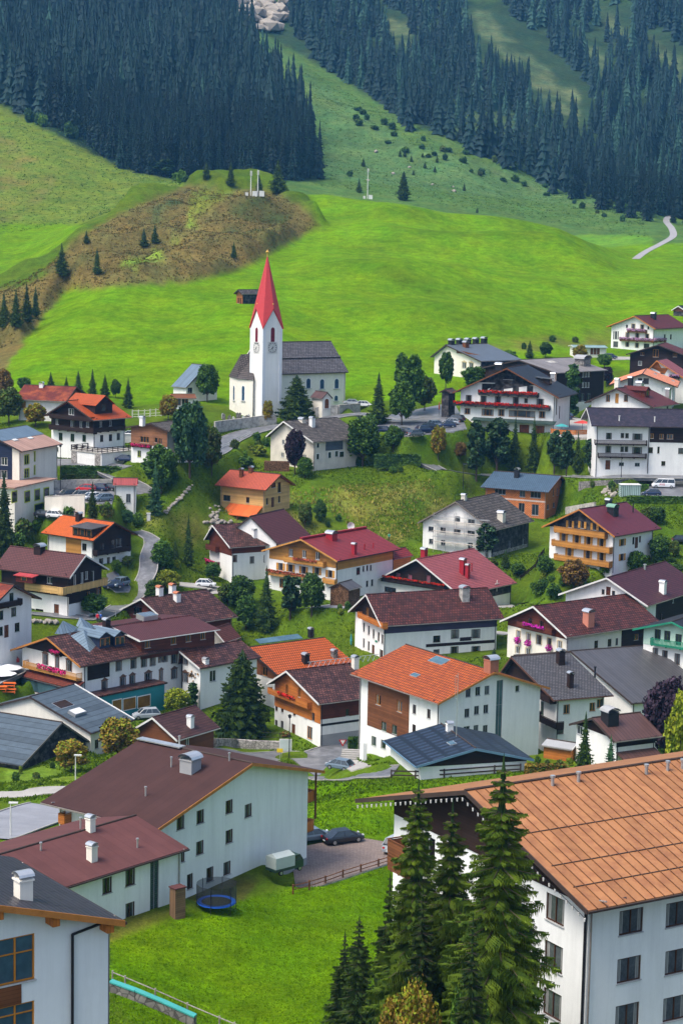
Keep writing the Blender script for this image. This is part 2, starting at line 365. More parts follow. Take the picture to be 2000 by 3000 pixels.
        s.a = a; s.ridge = ridge
        s.roof = m.build("roof", s.roofm, s.root)
        rc = MB(); rc.tube(ridge[0] - u * (0 if s.hip else .05) + Z * .03, ridge[1] + Z * .03, .11, n=6); rc.build("ridge_cap", VDARK if verge is not VWHITE else s.roofm, s.roof)
        if not s.hip:
            vm = verge or VWHITE
            for p, q in ((d, a), (e, a)):
                k = MB(); k.box(p - u * .06 + Z * (-s.th - .06), u * .057, q - p, Z * (s.th + .1)); k.build("verge_board", vm, s.roof)
        g = MB(); g.box(d - v * .13 + Z * (-.2), u * L, v * .125, Z * .13); g.build("gutter", gutter, s.roof)
    def clad(s, f, p, m, off=.05, x0=None, x1=None, zlow=None):
        """boards over the wall face f above the height seen at p (optionally between pixels x0..x1)"""
        z = s.loc(f, p)[1]; s.clads.append([f, z, m, off, None if x0 is None else s.loc(f, x0)[0], None if x1 is None else s.loc(f, x1)[0], None if zlow is None else s.loc(f, zlow)[1]])
        return s
    def wins(s, f, r, pts, w=1.0, h=1.2, fm=None, kind='', gm=None, shut=None, trim=None, name="window"):
        for p in pts:
            q = P(r, p[0], p[1]); ww = p[2] if len(p) > 2 else w; hh = p[3] if len(p) > 3 else h
            x, z = s.loc(f, q); wid = s.Lw if f == 'E' else s.Ww
            x = min(max(x, ww/2 + .15), wid - ww/2 - .15)
            x0, x1, z0, z1 = x - ww/2, x + ww/2, z - hh/2, z + hh/2
            lim = min(s.ztop(f, x0), s.ztop(f, x1)) - .08
            if z1 > lim: dz = z1 - lim; z1 -= dz; z0 -= dz
            bad = False
            for (a0, a1, c0, c1, *_r) in s.holes[f]:
                if x0 < a1 + .05 and x1 > a0 - .05 and z0 < c1 + .05 and z1 > c0 - .05: bad = True
            if bad: DBG and print("   overlap window", s.root.name, f, p); continue
            s.holes[f].append((x0, x1, z0, z1, fm or F_BR, kind, gm or (GLASS, GLASSD, GLASS, GLASSL, GLASSD)[int(x * 7.3 + z * 3.1 + wid) % 5], shut, trim, name))
        return s
    def door(s, f, r, p, w=1.1, h=2.1, m=None): return s.wins(f, r, [(p[0], p[1], w, h)], fm=m or F_BR, gm=MIDWOOD if m is None else m, name="door")
    def poly(s, f, zlo):
        if f == 'E': return [(0, zlo), (s.Lw, zlo), (s.Lw, s.zt), (0, s.zt)]
        W = s.Ww; k = s.w - s.oe
        p = [(0, zlo), (W, zlo), (W, s.ztop('G', W))]
        if 0.05 < k < W - .05 and not s.hip: p.append((k, s.ztop('G', k)))
        p.append((0, s.ztop('G', 0)))
        if s.hip: p = [(0, zlo), (W, zlo), (W, s.zt), (0, s.zt)]
        return p
    def finish(s):
        zl = s.zb - s.ext
        wall = MB()
        def sheet(mb, f, poly, holes, off, reveal=True, mi=0):
            o, t, n = s.frame(f, off)
            W3 = lambda x, z, dd=0: Vector((o.x, o.y, 0)) + t * x + Z * z - n * dd
            loops = [[Vector((x, z, 0)) for x, z in poly]] + [[Vector((h[0], h[2], 0)), Vector((h[0], h[3], 0)), Vector((h[1], h[3], 0)), Vector((h[1], h[2], 0))] for h in holes]
            flat = [q for l in loops for q in l]
            for tri in tessellate_polygon(loops):
                pts = [flat[i] for i in tri]
                mb.face([W3(q.x, q.y) for q in pts], mi, [(q.x, q.y) for q in pts])
            for h in holes:
                c = [(h[0], h[2]), (h[1], h[2]), (h[1], h[3]), (h[0], h[3])]
                for i in range(4):
                    p, q = c[i], c[(i + 1) % 4]; mb.face([W3(*p), W3(*q), W3(*q, off + .14), W3(*p, off + .14)], mi)
        for f in ('G', 'E'): sheet(wall, f, s.poly(f, zl), s.holes[f], 0)
        # plain rear faces
        o = s.Q; W3 = lambda a, b, z: o + s.u * a + s.v * b + Z * z
        pg = s.poly('G', zl); wall.face([W3(s.Lw, x, z) for x, z in pg], 0, [(x, z) for x, z in pg])
        z2 = s.ztop('G', s.Ww); wall.face([W3(0, s.Ww, zl), W3(s.Lw, s.Ww, zl), W3(s.Lw, s.Ww, z2), W3(0, s.Ww, z2)])
        s.wallo = wall.build("wall", s.wall, s.root)
        for (f, z, m, off, x0, x1, zlow) in s.clads:
            hs = s.holes[f]; wid = s.Lw if f == 'E' else s.Ww
            for h in hs:
                if h[2] < z < h[3]: z = h[2] - .08
            lo = max(z, 0) if zlow is None else zlow
            base = s.poly(f, z)
            X0, X1 = (x0 if x0 is not None else 0), (x1 if x1 is not None else wid)
            if X0 > X1: X0, X1 = X1, X0
            X0, X1 = max(0, X0), min(wid, X1)
            top = [(x, s.ztop(f, x)) for x in (X0, X1)]
            k = s.w - s.oe
            pl = [(X0, z), (X1, z), (X1, top[1][1])]
            if f == 'G' and X0 + .05 < k < X1 - .05 and not s.hip: pl.append((k, s.ztop('G', k)))
            pl.append((X0, top[0][1]))
            if zlow is not None: pl = [(X0, zlow), (X1, zlow), (X1, z), (X0, z)]
            zz0 = min(q[1] for q in pl); pl = [(x, zz) for x, zz in pl]
            if f == 'G' and zlow is None:    # drop corners that would fold below z
                pl = [(x, max(zz, z)) for x, zz in pl]
                if pl[-1][1] <= z + .01 and pl[2][1] <= z + .01: # clip triangle
                    xa = 0 if s.tan1 == 0 else max(X0, (z + s.th + .02 - s.Pd.z) / s.tan1 - s.oe); xb = min(X1, s.w + (s.Pd.z + s.hz - z - s.th) / s.tan2 - s.oe)
                    pl = [(xa, z), (xb, z), (k, s.ztop('G', k))]
            hh = [h for h in hs if h[0] > X0 and h[1] < X1 and h[2] > zz0 and (zlow is None or h[3] < z)]
            cm = MB(); sheet(cm, f, pl, hh, off)
            oo, t, n = s.frame(f, off)
            for i in range(len(pl)):
                p, q = pl[i], pl[(i + 1) % len(pl)]
                A = Vector((oo.x, oo.y, 0)) + t * p[0] + Z * p[1]; B = Vector((oo.x, oo.y, 0)) + t * q[0] + Z * q[1]
                cm.face([A, B, B - n * (off - .003), A - n * (off - .003)])
            cm.build("cladding", m, s.root)
        for f in ('G', 'E'):
            o, t, n = s.frame(f); tt = t if Vector((t.y, -t.x, 0)).dot(n) > 0 else -t
            rz = math.atan2(tt.y, tt.x); org = s.root.matrix_basis.translation
            r = s.root
            while r.parent is not None: r = r.parent
            org = r.matrix_basis.translation
            for (x0, x1, z0, z1, fm, kind, gm, shut, trim, nm) in s.holes[f]:
                g, fr, si, q = win_meshes(x1 - x0, z1 - z0, fm, gm, kind)
                ob = bpy.data.objects.new(nm, g); link(ob, s.root)
                c = Vector((o.x, o.y, 0)) + t * ((x0 + x1) / 2) + Z * z0
                ob.location = c - org; ob.rotation_euler = (0, 0, rz)
                link(bpy.data.objects.new("frame", fr), ob)
                if nm == "window": link(bpy.data.objects.new("sill", si), ob)
                if q is not None:
                    key = (g.name, (trim or F_WH).name)
                    if key not in _TRIM: _TRIM[key] = q.mesh("surround", trim or F_WH)
                    link(bpy.data.objects.new("surround", _TRIM[key]), ob)
                if shut:
                    key = ('sh', round(z1 - z0, 2), shut.name)
                    if key not in _TRIM:
                        k = MB(); k.box((0, -.06, 0), (.5, 0, 0), (0, .045, 0), (0, 0, z1 - z0)); _TRIM[key] = k.mesh("shutter", shut)
                    for sx in (-(x1 - x0) / 2 - .52, (x1 - x0) / 2 + .02):
                        so_ = bpy.data.objects.new("shutter", _TRIM[key]); link(so_, ob); so_.location = (sx, 0, 0)
        if s.H > 4.5 and s.parent is None and s.Lw > 3:
            for xx in (s.Lw - .3, .15):
                c = s.Q + s.u * xx - s.v * .1; k = MB(); k.tube(Vector((c.x, c.y, s.zb - 1)), Vector((c.x, c.y, s.zt - .2)), .06, n=6); k.tube(Vector((c.x, c.y, s.zt - .2)), Vector((c.x, c.y, s.zt + .1)) - s.v * (s.oe - .1), .06, n=6); k.build("downpipe", IRON if s.wall is WHITE else GUT, s.root)
        return s
    def balcony(s, f, r, p0, p1, dep=1.2, m=None, h=1.0, style='panel', flowers=None, fh=.45, frange=None, wrap=False):
        q0, q1 = P(r, *p0), P(r, *p1); x0, z0 = s.loc(f, q0, dep); x1, z1 = s.loc(f, q1, dep); z = (z0 + z1) / 2; m = m or MIDWOOD
        if x0 > x1: x0, x1 = x1, x0
        o, t, n = s.frame(f); B = lambda x, dd, zz: Vector((o.x, o.y, 0)) + t * x + n * dd + Z * zz
        fl = MB(); fl.box(B(x0, .004, z - .02), t * (x1 - x0), n * (dep - .01), Z * .14)
        for i in range(max(2, int((x1 - x0) / 2.4)) + 1):
            xx = x0 + .1 + (x1 - x0 - .3) * i / max(2, int((x1 - x0) / 2.4)); fl.box(B(xx, .004, z - .2), t * .14, n * (dep - .2), Z * .18)
        b = fl.build("balcony", m, s.root)
        rl = MB()
        def run(A, D, ln):
            rl.box(A + Z * (h - .06), D * ln, n * .0 + D.cross(Z) * .07, Z * .08)
            if style == 'panel':
                rl.box(A + Z * .14, D * ln, D.cross(Z) * .04, Z * (h - .24))
            else:
                k = int(ln / .22)
                for i in range(k): rl.box(A + D * (i * ln / k + .03) + Z * .14, D * .11, D.cross(Z) * .04, Z * (h - .2))
                rl.box(A + Z * .14, D * ln, D.cross(Z) * .05, Z * .08)
        run(B(x0, dep, z), t, x1 - x0); run(B(x0, .0, z), n, dep); run(B(x1, .0, z), n, dep)
        rl.build("railing", m, b)
        if flowers:
            a0, a1 = (x0, x1)
            if frange: a0 = x0 + (x1 - x0) * frange[0]; a1 = x0 + (x1 - x0) * frange[1]
            fb = MB(); rng = random.Random(int(x0 * 100) + 7)
            for i in range(int((a1 - a0) * 46)):
                c = B(rng.uniform(a0, a1), dep + .02 + rng.random() * .22, z + h - fh * .75 + rng.random() ** .7 * fh)
                leafq(fb, c, .10 + .07 * rng.random(), rng, 1 if rng.random() < .22 else 0)
            fb.build("flowers", [flowers, LEAFD], b)
        return b
    def chimney(s, r, p, h=1.2, w=.6, m=None, cap=None, plane='R'):
        q = s.rp(P(r, *p)); u, v = s.u, s.v; k = MB()
        k.box(q - u * w/2 - v * w/2 - Z * .5, u * w, v * w, Z * (h + .5))
        k.box(q - u * (w/2 + .06) - v * (w/2 + .06) + Z * (h - .08), u * (w + .12), v * (w + .12), Z * .09)
        for i in (-1, 1): k.box(q + u * (i * (w/2 - .06) - .03) - v * w/2 + Z * (h + .01), u * .06, v * w, Z * .2, 1)
        n = 6; R = w * .62; cz = q + Z * (h + .15)
        for i in range(n):
            a0, a1 = math.pi * i / n, math.pi * (i + 1) / n
            A = cz + u * (R * math.cos(a0)) + Z * (R * .55 * math.sin(a0)); B = cz + u * (R * math.cos(a1)) + Z * (R * .55 * math.sin(a1))
            k.face((A - v * w * .6, B - v * w * .6, B + v * w * .6, A + v * w * .6), 1)
        k.build("chimney", [m or CONC, cap or ZINC], s.roof); return s
    def pipe(s, r, p, h=.7, rr=.09, m=None):
        q = s.rp(P(r, *p)); k = MB(); k.tube(q - Z * .2, q + Z * h, rr, n=8); k.tube(q + Z * h, q + Z * (h + .15), rr * 1.5, n=8); k.build("vent_pipe", m or ZINC, s.roof); return s
    def skylight(s, r, p, a=1.0, b=1.2, m=None, z=.1):
        q = s.rp(P(r, *p)); up = (s.v * s.w + Z * s.hz).normalized(); n = s.u.cross(up)
        if n.z < 0: n = -n
        k = MB(); k.box(q - s.u * a/2 - up * b/2, s.u * a, up * b, n * z, 1); k.box(q - s.u * (a/2 - .08) - up * (b/2 - .08) + n * (z + .003), s.u * (a - .16), up * (b - .16), n * .02, 0)
        k.build("skylight", [m or GLASSB, ZINC], s.roof); return s
    def dormer(s, r, p0, p1, h=1.3, kind='shed', wallm=None, roofm=None, wins=2, fm=None, over=.3):
        A, B = s.rp(P(r, *p0)), s.rp(P(r, *p1)); 
        zz = (A.z + B.z) / 2; u = s.u
        if (B - A).dot(u) < 0: A, B = B, A
        ln = (B - A).dot(u); B = A + u * ln; back = s.v * (h / s.tan1 * (1.0 if kind == 'gable' else .8))
        k = MB(); top = Z * h
        k.face((A - Z*.2, B - Z*.2, B + top, A + top)); k.face((A - Z*.2, A + top, A + top + back, A + back)); k.face((B - Z*.2, B + back, B + top + back, B + top))
        rm = MB(); d = -s.v * over
        if kind == 'shed':
            bk = s.v * (h * 1.25 / s.tan1); rise = Z * (h * .22)
            rm.box(A + top + d - u * .3 - Z * .02, u * (ln + .6), bk - d + rise + Z * .02, Z * .12)
        else:
            rg = Z * (ln * .32); mid = u * ln / 2; bk = s.v * ((h + ln * .32) / s.tan1)
            k.face((A + top, B + top, A + mid + rg + top))
            rm.box(A + top + d - u * .35 - rg * .22, mid + u * .35 + rg * 1.22, bk - d, Z * .1); rm.box(B + top + d + u * .35 - rg * .22, -(mid + u * .35) + rg * 1.22, bk - d, Z * .1)
        dm = k.build("dormer", wallm or s.wall, s.root); rm.build("dormer_roof", roofm or s.roofm, dm)
        g = MB()
        for i in range(wins):
            x = ln * (i + .5) / wins; ww = min(1.1, ln / wins * .7)
            g.box(A + u * (x - ww/2) - s.v * .03 + Z * (h * .25), u * ww, s.v * .02, Z * (h * .6), 0)
            for xx in (x - ww/2 - .06, x + ww/2): g.box(A + u * xx - s.v * .06 + Z * (h * .2), u * .06, s.v * .05, Z * (h * .7), 1)
            g.box(A + u * (x - ww/2) - s.v * .06 + Z * (h * .85), u * ww, s.v * .05, Z * .06, 1)
        if wins: g.build("window", [GLASS, fm or F_OR], dm)
        return s
def leafq(mb, c, sz, rng, m=0, flat=0):
    a = Vector((rng.uniform(-1, 1), rng.uniform(-1, 1), rng.uniform(-1, 1))).normalized()
    b = a.orthogonal().normalized(); b = (b * math.cos(q := rng.uniform(0, 6.28)) + a.cross(b) * math.sin(q)); a2 = a.cross(b)
    mb.face((c - b * sz - a2 * sz * .7, c + b * sz - a2 * sz * .6, c + b * sz * .7 + a2 * sz, c - b * sz * .8 + a2 * sz * .8), m, [(0, 0), (1, 0), (1, 1), (0, 1)])
# ------------------------------------------------------------------ the buildings of the village
def house(*a, **k):
    h = House(*a, **k); HOUSES.append(h); return h
HOUSES = []
# 1 copper roofed hotel, bottom right
h = house("hotel", "large white hotel block under a copper coloured metal roof behind the tall spruces", "hotel", 1, P(12,940,600), 117, P(9,140,1045), P(12,1568,492), P(20,218,868),
      H=15, og=1.3, oe=1.5, wall=COLDW, roof=mat("copper_metal_roof", (.36,.165,.070), .5, 'seam', var=.13, vs=.6, p1=.75, p2=.07, bump=.05, metal=.1, col2=(.30,.13,.058)), L=42, verge=VDARK, gutter=VDARK, az=None, ctrl=False, oefar=3.2)
h.clad('G', P(12,640,425), DKWOOD).wins('G',12,[(728,592),(717,903),(708,1215)],1.9,1.75,F_BR,'c',gm=GLASSL).wins('E',12,[(1226,670),(1212,985),(1200,1292),(1530,620),(1524,932),(1510,1240)],1.9,1.6,F_BR,'c',gm=GLASSL)
h.wins('G',20,[(1270,1500,2.6,2.1)],fm=F_WH).wins('G',20,[(1450,1960,2.6,2.0)],fm=F_WH)
for p in ((710,1010),(880,985),(1325,935),(1465,912),(1562,900)): h.pipe(9,p,.55,.12)
for k in (P(9,900,1270),P(12,1020,255),P(12,1200,385)):   # cross seams
    q=h.rp(k); up=(h.v*h.w+Z*h.hz).normalized(); y0=(q-h.Pd).dot(up); m=MB(); m.box(h.Pd+h.u*.6+up*y0+h.u.cross(up)*.0+Z*.01, h.u*(h.L-1), up*.045, Z*.05); m.build("snow_guard", VDARK, h.roof)
m=MB(); up=(h.v*h.w+Z*h.hz); ul=up.length; up=up.normalized(); nn_=h.u.cross(up); nn_=nn_ if nn_.z>0 else -nn_
for i in range(1,56): m.box(h.Pd+h.u*(i*.75-.03),h.u*.045,up*ul,nn_*.055)
m.build("standing_seams",h.roofm,h.roof)
h.balcony('G',20,(705,1560),(960,1720),1.6,MIDWOOD,1.1); h.balcony('G',20,(705,1790),(960,1960),1.6,MIDWOOD,1.1)
dp=MB(); c=h.Q-h.u*.12+h.v*.15; dp.tube(Vector((c.x,c.y,h.zb-2)),Vector((c.x,c.y,h.zt-.6)),.09,n=8); dp.tube(Vector((c.x,c.y,h.zt-.6)),Vector((c.x,c.y,h.zt-.6))+h.u*2.2-h.v*1.2+Z*.5,.09,n=8); dp.build("downpipe",IRON,h.root)
lt=MB()
for p,q in ((h.Pd,h.a),(h.a,h.Pd+h.v*h.w2)):
    for i in range(22):
        c=p+(q-p)*(i/22)-h.u*.2-Z*.45; lt.tube(c,c-Z*.22,.07,.05,6,1)
        lt.tube(c+Z*(.02*(i%2)),p+(q-p)*((i+1)/22)-h.u*.2-Z*.42,.02,n=4)
lt.build("string_of_lamps",[IRON,VWHITE],h.roof)
# 2 big white house, brown felt roof
h = house("apartment_house", "tall white house with one wide brown felt roof and a trampoline below it", "house", -1, P(7,1030,1078), 180, P(8,315,865), P(7,270,897), P(8,785,920), yb=2672,
      og=1.1, oe=1.4, wall=COLDW, roof=R_FLT, verge=VWOOD, gutter=GUT)
h.clad('G', P(11,400,360), GREYR, off=.03, zlow=P(11,400,560))
h.wins('G',8,[(160,1150),(285,1175),(160,1345)],1.15,1.35,F_BR,'c').wins('G',7,[(1185,1030),(1315,992),(1312,1195),(1193,1252,.9,1.2),(1505,925),(1503,1122),(1490,1330)],1.15,1.35,F_BR,'c')
h.wins('G',10,[(1247,408,.9,1.5),(1378,362,1.1,1.45)],fm=F_BR,kind='c')
h.chimney(7,(1250,690),1.2,1.5,GREYR); h.pipe(7,(1198,640),.7,.2).pipe(7,(1125,665),.9).pipe(7,(957,855),.8).pipe(7,(1178,520),.8).pipe(7,(1505,625),.7)
b=h.balcony('E',7,(385,1030),(425,1050),1.0,ORWOOD)
oo=h.Q+h.v*h.Ww
for p,zz in (((630,1135),0),((630,1330),0)):
    q=on_plane(P(8,*p),h.Q+h.v*(h.Ww+.0),h.v); q=Vector((h.Q.x,h.Q.y,0))+h.v*h.Ww+h.u*.25; q.z=at(P(8,*p),oo.y).z
    m=MB(); m.box(q,h.u*6,h.v*1.5,Z*.12); m.box(q+h.v*1.5,h.u*6,h.v*.06,Z*1.15); m.box(q,h.u*.06,h.v*1.5,Z*1.15); m.box(q+h.v*1.56-h.u*.05+Z*1.1,h.u*6.1,h.v*.1,Z*.08); m.build("balcony",ORWOOD,h.root)
c=Vector((oo.x,oo.y,0))+h.v*1.45; m=MB(); m.box(Vector((c.x,c.y,h.zb+3.2)),h.u*.16,h.v*.16,Z*(h.zt-h.zb-3.4)); m.build("balcony_post",MIDWOOD,h.root)
m=MB(); q=h.ridge[0]; m.box(q+h.u*9-h.v*.5+Z*.1,h.u*(h.L-9),h.v*1.0,Z*.12); m.build("ridge_vent",ZINC,h.roof)
H2=h
# 3 low wing in front of it
h = house("low_house", "low white wing with violet brown roof, two pale chimneys and a glass block strip", "house", 1, P(10,200,517), 160, P(10,-150,275), P(10,1240,190), yb=2790,
      og=.3, oe=.7, wall=COLDW, roof=R_FL2, verge=VDARK, gutter=VDARK)
h.clad('E', P(10,900,700), GREYR, off=.03, zlow=P(10,900,790))
h.wins('E',10,[(705,435,1.15,1.45),(856,382,1.2,1.5),(855,600,1.15,1.5)],fm=F_BR,kind='c').wins('E',10,[(1015,437,1.1,5.0)],fm=F_GY,gm=GLASSG)
h.chimney(10,(605,270),1.3,.7,CREAM).chimney(7,(595,1085),1.2,.65,CREAM); h.pipe(10,(270,205),.6).pipe(10,(903,185),.7).pipe(7,(530,1055),.7)
H3=h
# 4 corner building bottom left
h = house("corner_building", "white corner building with dark ribbed roof, orange eaves and orange framed windows", "building", 1, P(10,820,668), 92, P(10,-300,500), P(10,90,250), None, H=11,
      og=.8, oe=.45, wall=COLDW, roof=mat("dark_ribbed_tiles", (.040,.038,.050), .4, 'tile', var=.12, p1=.34, p2=3.0, bump=.06), verge=VWOOD, gutter=VDARK, ctrl=False, az=-36, w=9.0, rise=2.7)
h.wins('G',10,[(40,938,3.0,2.25)],fm=F_OR,gm=GLASSB,kind='x').wins('G',10,[(40,1325,3.0,1.4)],fm=F_OR,gm=GLASSB,kind='x')
h.clad('G',P(10,60,1095),MIDWOOD,off=.05,x0=P(10,-60,1095),x1=P(10,140,1080),zlow=P(10,60,1225))
h.chimney(10,(155,520),1.0,.68,CREAM)
k=MB(); c=h.Q+h.v*2.0-h.u*.12; zt_e=h.ztop('G',2.0); k.tube(Vector((c.x,c.y,h.zb-2)),Vector((c.x,c.y,zt_e-.9)),.07,n=8); k.tube(Vector((c.x,c.y,zt_e-.9)),Vector((c.x,c.y,zt_e-.9))-h.v*2.1+Z*.35,.07,n=8); k.build("downpipe",IRON,h.root)
for i in range(4):
    x=h.oe+.1+i*2.9; m=MB(); c=h.Pd+h.v*x; zz=h.Pd.z+h.tan1*x-h.th; m.box(Vector((c.x,c.y,zz-.42))+h.u*.05,h.u*.9,h.v*.38,Z*.4); m.build("roof_beam",ORWOOD,h.root)
# 5 orange roofed white house right of centre
h = house("orange_roof_house", "white house with orange tiled roof, brown boarded corner and tall green stair window", "house", -1, P(8,1528,472), 268, P(9,335,265), P(8,955,292), P(9,695,382), yb=2282,
      og=1.0, oe=1.0, wall=WHITE, roof=R_ORG, verge=VWOOD)
h.clad('E', P(8,1200,565), MIDWOOD, x0=P(8,1070,400), x1=P(8,1338,600))
h.wins('E',8,[(1139,448,1.2,1.5),(1277,492,1.2,1.6)],fm=F_OR,kind='c').wins('E',8,[(1373,510,.8,1.3),(1468,540,.8,1.3),(1371,638,.8,1.2)],fm=F_BR).wins('E',8,[(1176,622,1.2,1.3),(1245,643,1.2,1.3),(1108,718,1.2,1.3),(1170,740,1.2,1.2)],fm=F_GR,kind='c')
h.wins('G',9,[(158,402),(221,392),(281,385),(150,535),(213,517),(274,509),(148,645,1.1,1.0),(209,643),(270,643)],.85,1.25,F_GY).wins('G',9,[(360,535,1.15,9.5)],fm=F_GY,gm=GLASSB,kind='x').wins('G',9,[(480,375,.7,.9)],fm=F_GY)
h.chimney(9,(308,258),1.6,1.5,mat("reddish_chimney",(.35,.13,.08),.8)); h.skylight(8,(1378,288),1.6,.9).skylight(5,(1535,1200),3.4,1.7)
# 6 blue-roofed garage
h = house("garage", "low white garage under a dark blue sheet roof beside the lane", "garage", -1, P(8,1385,885), 246, P(9,210,768), P(8,1172,733), P(9,590,848), yb=2284,
      og=.6, oe=.8, wall=WHITE, roof=R_NAV, verge=mat("blue_verge",(.12,.22,.32),.5), gutter=mat("blue_verge",(.1,.1,.1)))
h.clad('G', P(9,210,868), DKWOOD); h.chimney(9,(35,650),.9,.8,WHITE); h.skylight(9,(50,735),1.6,.9)
k=MB(); q=h.rp(P(9,80,690)); k.tube(q-Z*.3,q+Z*8.5,.06,.03,6); k.tube(q+Z*5,q+Z*5+h.u*.9,.03,n=4); k.tube(q+Z*5+h.u*.9,q+Z*8+h.u*.9,.03,n=4); k.tube(q+Z*8,q+Z*8+h.u*.9,.03,n=4); k.build("aerial_mast",ZINC,h.roof)
# 7 corner house with red geranium balcony
h = house("corner_house", "white house at the road bend with brown tiles and small red geranium balcony", "house", 1, P(8,748,475), 300, P(8,533,258), P(8,1190,415), P(8,405,332), yb=2187,
      og=1.0, oe=1.0, wall=WHITE, roof=R_BRN, verge=VWHITE)
h.clad('G', P(8,600,492), ORWOOD).clad('E', P(8,900,520), REDWOOD).clad('E',P(8,900,590),IRON,off=.02,zlow=P(8,900,605)).clad('E',P(8,900,662),GREYR,off=.03,zlow=P(8,900,800))
h.wins('G',8,[(456,490),(508,505),(587,527),(663,545),(713,560),(455,600),(507,612)],.8,1.25,F_BR,'c').wins('G',8,[(688,665,1.5,2.0)],fm=F_OR).door('G',8,(581,650)).wins('G',8,[(540,380,.8,1.5),(622,400,.8,1.5)],fm=F_OR)
h.wins('E',8,[(934,530,.6,1.1),(1047,512,.8,1.3),(1042,618,.8,1.2)],fm=F_BR)
h.balcony('G',8,(412,425),(672,488),.9,ORWOOD,.95,flowers=FL_RED,frange=(.3,.72)); h.chimney(8,(985,240),1.7,.9,CREAM)
# solar trusses on its ridge
k=MB(); a,b=h.ridge
for i in range(14):
    c=a+h.u*(4+i*.95); k.tube(c,c+h.u*.5+Z*1.0,.05,n=4); k.tube(c+h.u*.5+Z*1.0,c+h.u*.95,.05,n=4)
k.tube(a+h.u*4+Z*1.0,a+h.u*17.5+Z*1.0,.06,n=4); k.build("snow_fence",ZINC,h.roof)
# 8 orange-roofed house behind
h = house("orange_gable_house", "house with big bright orange tiled roof right behind the house at the road bend", "house", 1, P(8,475,283), 334, P(5,275,1112), P(5,990,1182), P(5,130,1122), H=6.5,
      og=.6, oe=.8, wall=WHITE, roof=R_OR2, verge=VDARK, gutter=VDARK)
h.clad('G', P(8,420,290), MIDWOOD); h.wins('G',8,[(395,262,1.6,1.6)],fm=F_OR); h.chimney(5,(660,1215),1.4,1.0,DKWOOD).chimney(5,(848,1175),1.0,.9,STONED).chimney(5,(695,1030),1.0,.8,IRON)
k=MB(); a,b=h.ridge; k.box(a+h.u*3+h.v*.3+Z*.2,h.u*(h.L*.55),h.v*1.6+Z*.5,Z*.1); k.build("solar_collector",GLASSB,h.roof)
# 9 white and violet banded house
h = house("banded_house", "white house with dark timber bands and a mottled brown roof, orange balcony on its gable", "house", 1, P(5,1155,972), 338, P(5,1055,765), P(6,397,908), P(5,940,855), yb=1928,
      og=1.0, oe=1.0, wall=WHITE, roof=R_BRP, verge=VWHITE)
h.clad('G', P(5,1100,915), DKWOOD).clad('E', P(5,1300,1015), mat("violet_band",(.06,.05,.10),.8))
h.clad('E',P(6,130,1075),DKWOOD,off=.03,x0=P(5,1450,1080),x1=P(6,330,1080),zlow=P(6,130,1095))
h.clad('E',P(6,145,1000),DKWOOD,off=.03,x0=P(6,105,1000),x1=P(6,180,1000),zlow=P(6,145,1045)); h.clad('E',P(6,140,1115),DKWOOD,off=.03,x0=P(6,100,1115),x1=P(6,180,1115),zlow=P(6,140,1155))
h.wins('G',5,[(1043,980),(1075,1000),(1106,1022),(1139,1042),(1171,1062),(1042,1082),(1074,1102),(1160,1155,1.4,1.4)],.75,1.6,F_BR,'c').wins('G',5,[(1068,880,1.3,1.6)],fm=F_OR).door('G',5,(1103,1135))
h.wins('E',6,[(208,1022,1.8,1.6),(208,1133,1.8,1.6),(72,1025,1.6,1.6),(68,1135,1.6,1.6)],fm=F_BR,kind='c').wins('E',5,[(1520,1057,1.4,1.2),(1518,1148,1.2,1.2)],fm=F_BR)
h.balcony('G',5,(1000,905),(1165,1000),1.0,ORWOOD,1.0); h.chimney(6,(133,795),1.9,1.4,CONC)
k=MB(); q=h.Q; k.box(Vector((q.x,q.y,h.zb+2.2))-h.u*.06+h.v*2.6,h.v*.9,h.u*.05,Z*.35); k.build("green_wall_unit",GREENP,h.root)
# 10 petunia balls house
h = house("petunia_house", "cream house with mottled reddish roof, gable balcony and three magenta flower balls", "house", 1, P(6,803,1045), 325, P(6,583,842), P(6,1430,950), P(6,365,935), H=6.8,
      og=1.0, oe=1.0, wall=CREAM, roof=R_BRP, verge=VWHITE)
h.clad('G', P(6,600,1010), REDWOOD).clad('E', P(6,1250,1112), DKWOOD, x0=P(6,1160,1100), x1=P(6,1400,1050))
h.wins('G',6,[(487,1027),(553,1043),(758,1095),(482,1130),(548,1142)],.95,1.25,F_WH,'ct',trim=mat("ochre_trim",(.55,.45,.28),.8)).wins('G',6,[(622,1062,1.3,1.6),(690,1077,1.0,1.3)],fm=F_BR,kind='ct',trim=_M["ochre_trim"]).wins('G',6,[(566,945,.9,1.4),(640,965,.9,1.4)],fm=F_BR)
h.wins('E',6,[(997,1093),(1085,1082),(1132,1075,.6,1.2)],.9,1.3,F_BR).wins('E',6,[(1295,1160,3.2,2.6)],fm=F_GY,gm=F_GY); h.wins('E',6,[(1258,1045,1.1,1.0)],fm=F_OR)
h.balcony('G',6,(475,975),(705,1030),1.0,REDWOOD,.9,flowers=FL_MAG,frange=(.2,.8)); h.chimney(6,(945,965),2.2,1.4,mat("salmon_chimney",(.48,.19,.13),.8))
for p in ((478,1066),(547,1083),(685,1117)):
    x,z=h.loc('G',P(6,*p),.5); o,t,n=h.frame('G'); fb=MB(); rng=random.Random(p[0]); c=Vector((o.x,o.y,0))+t*x+n*.5+Z*z
    for i in range(160):
        d=Vector((rng.gauss(0,1),rng.gauss(0,1),rng.gauss(0,1))).normalized()*.62*rng.random()**.33; leafq(fb,c+d,.11,rng,1 if rng.random()<.12 else 0)
    fb.build("hanging_flowers",[FL_MAG,LEAFD],h.root)
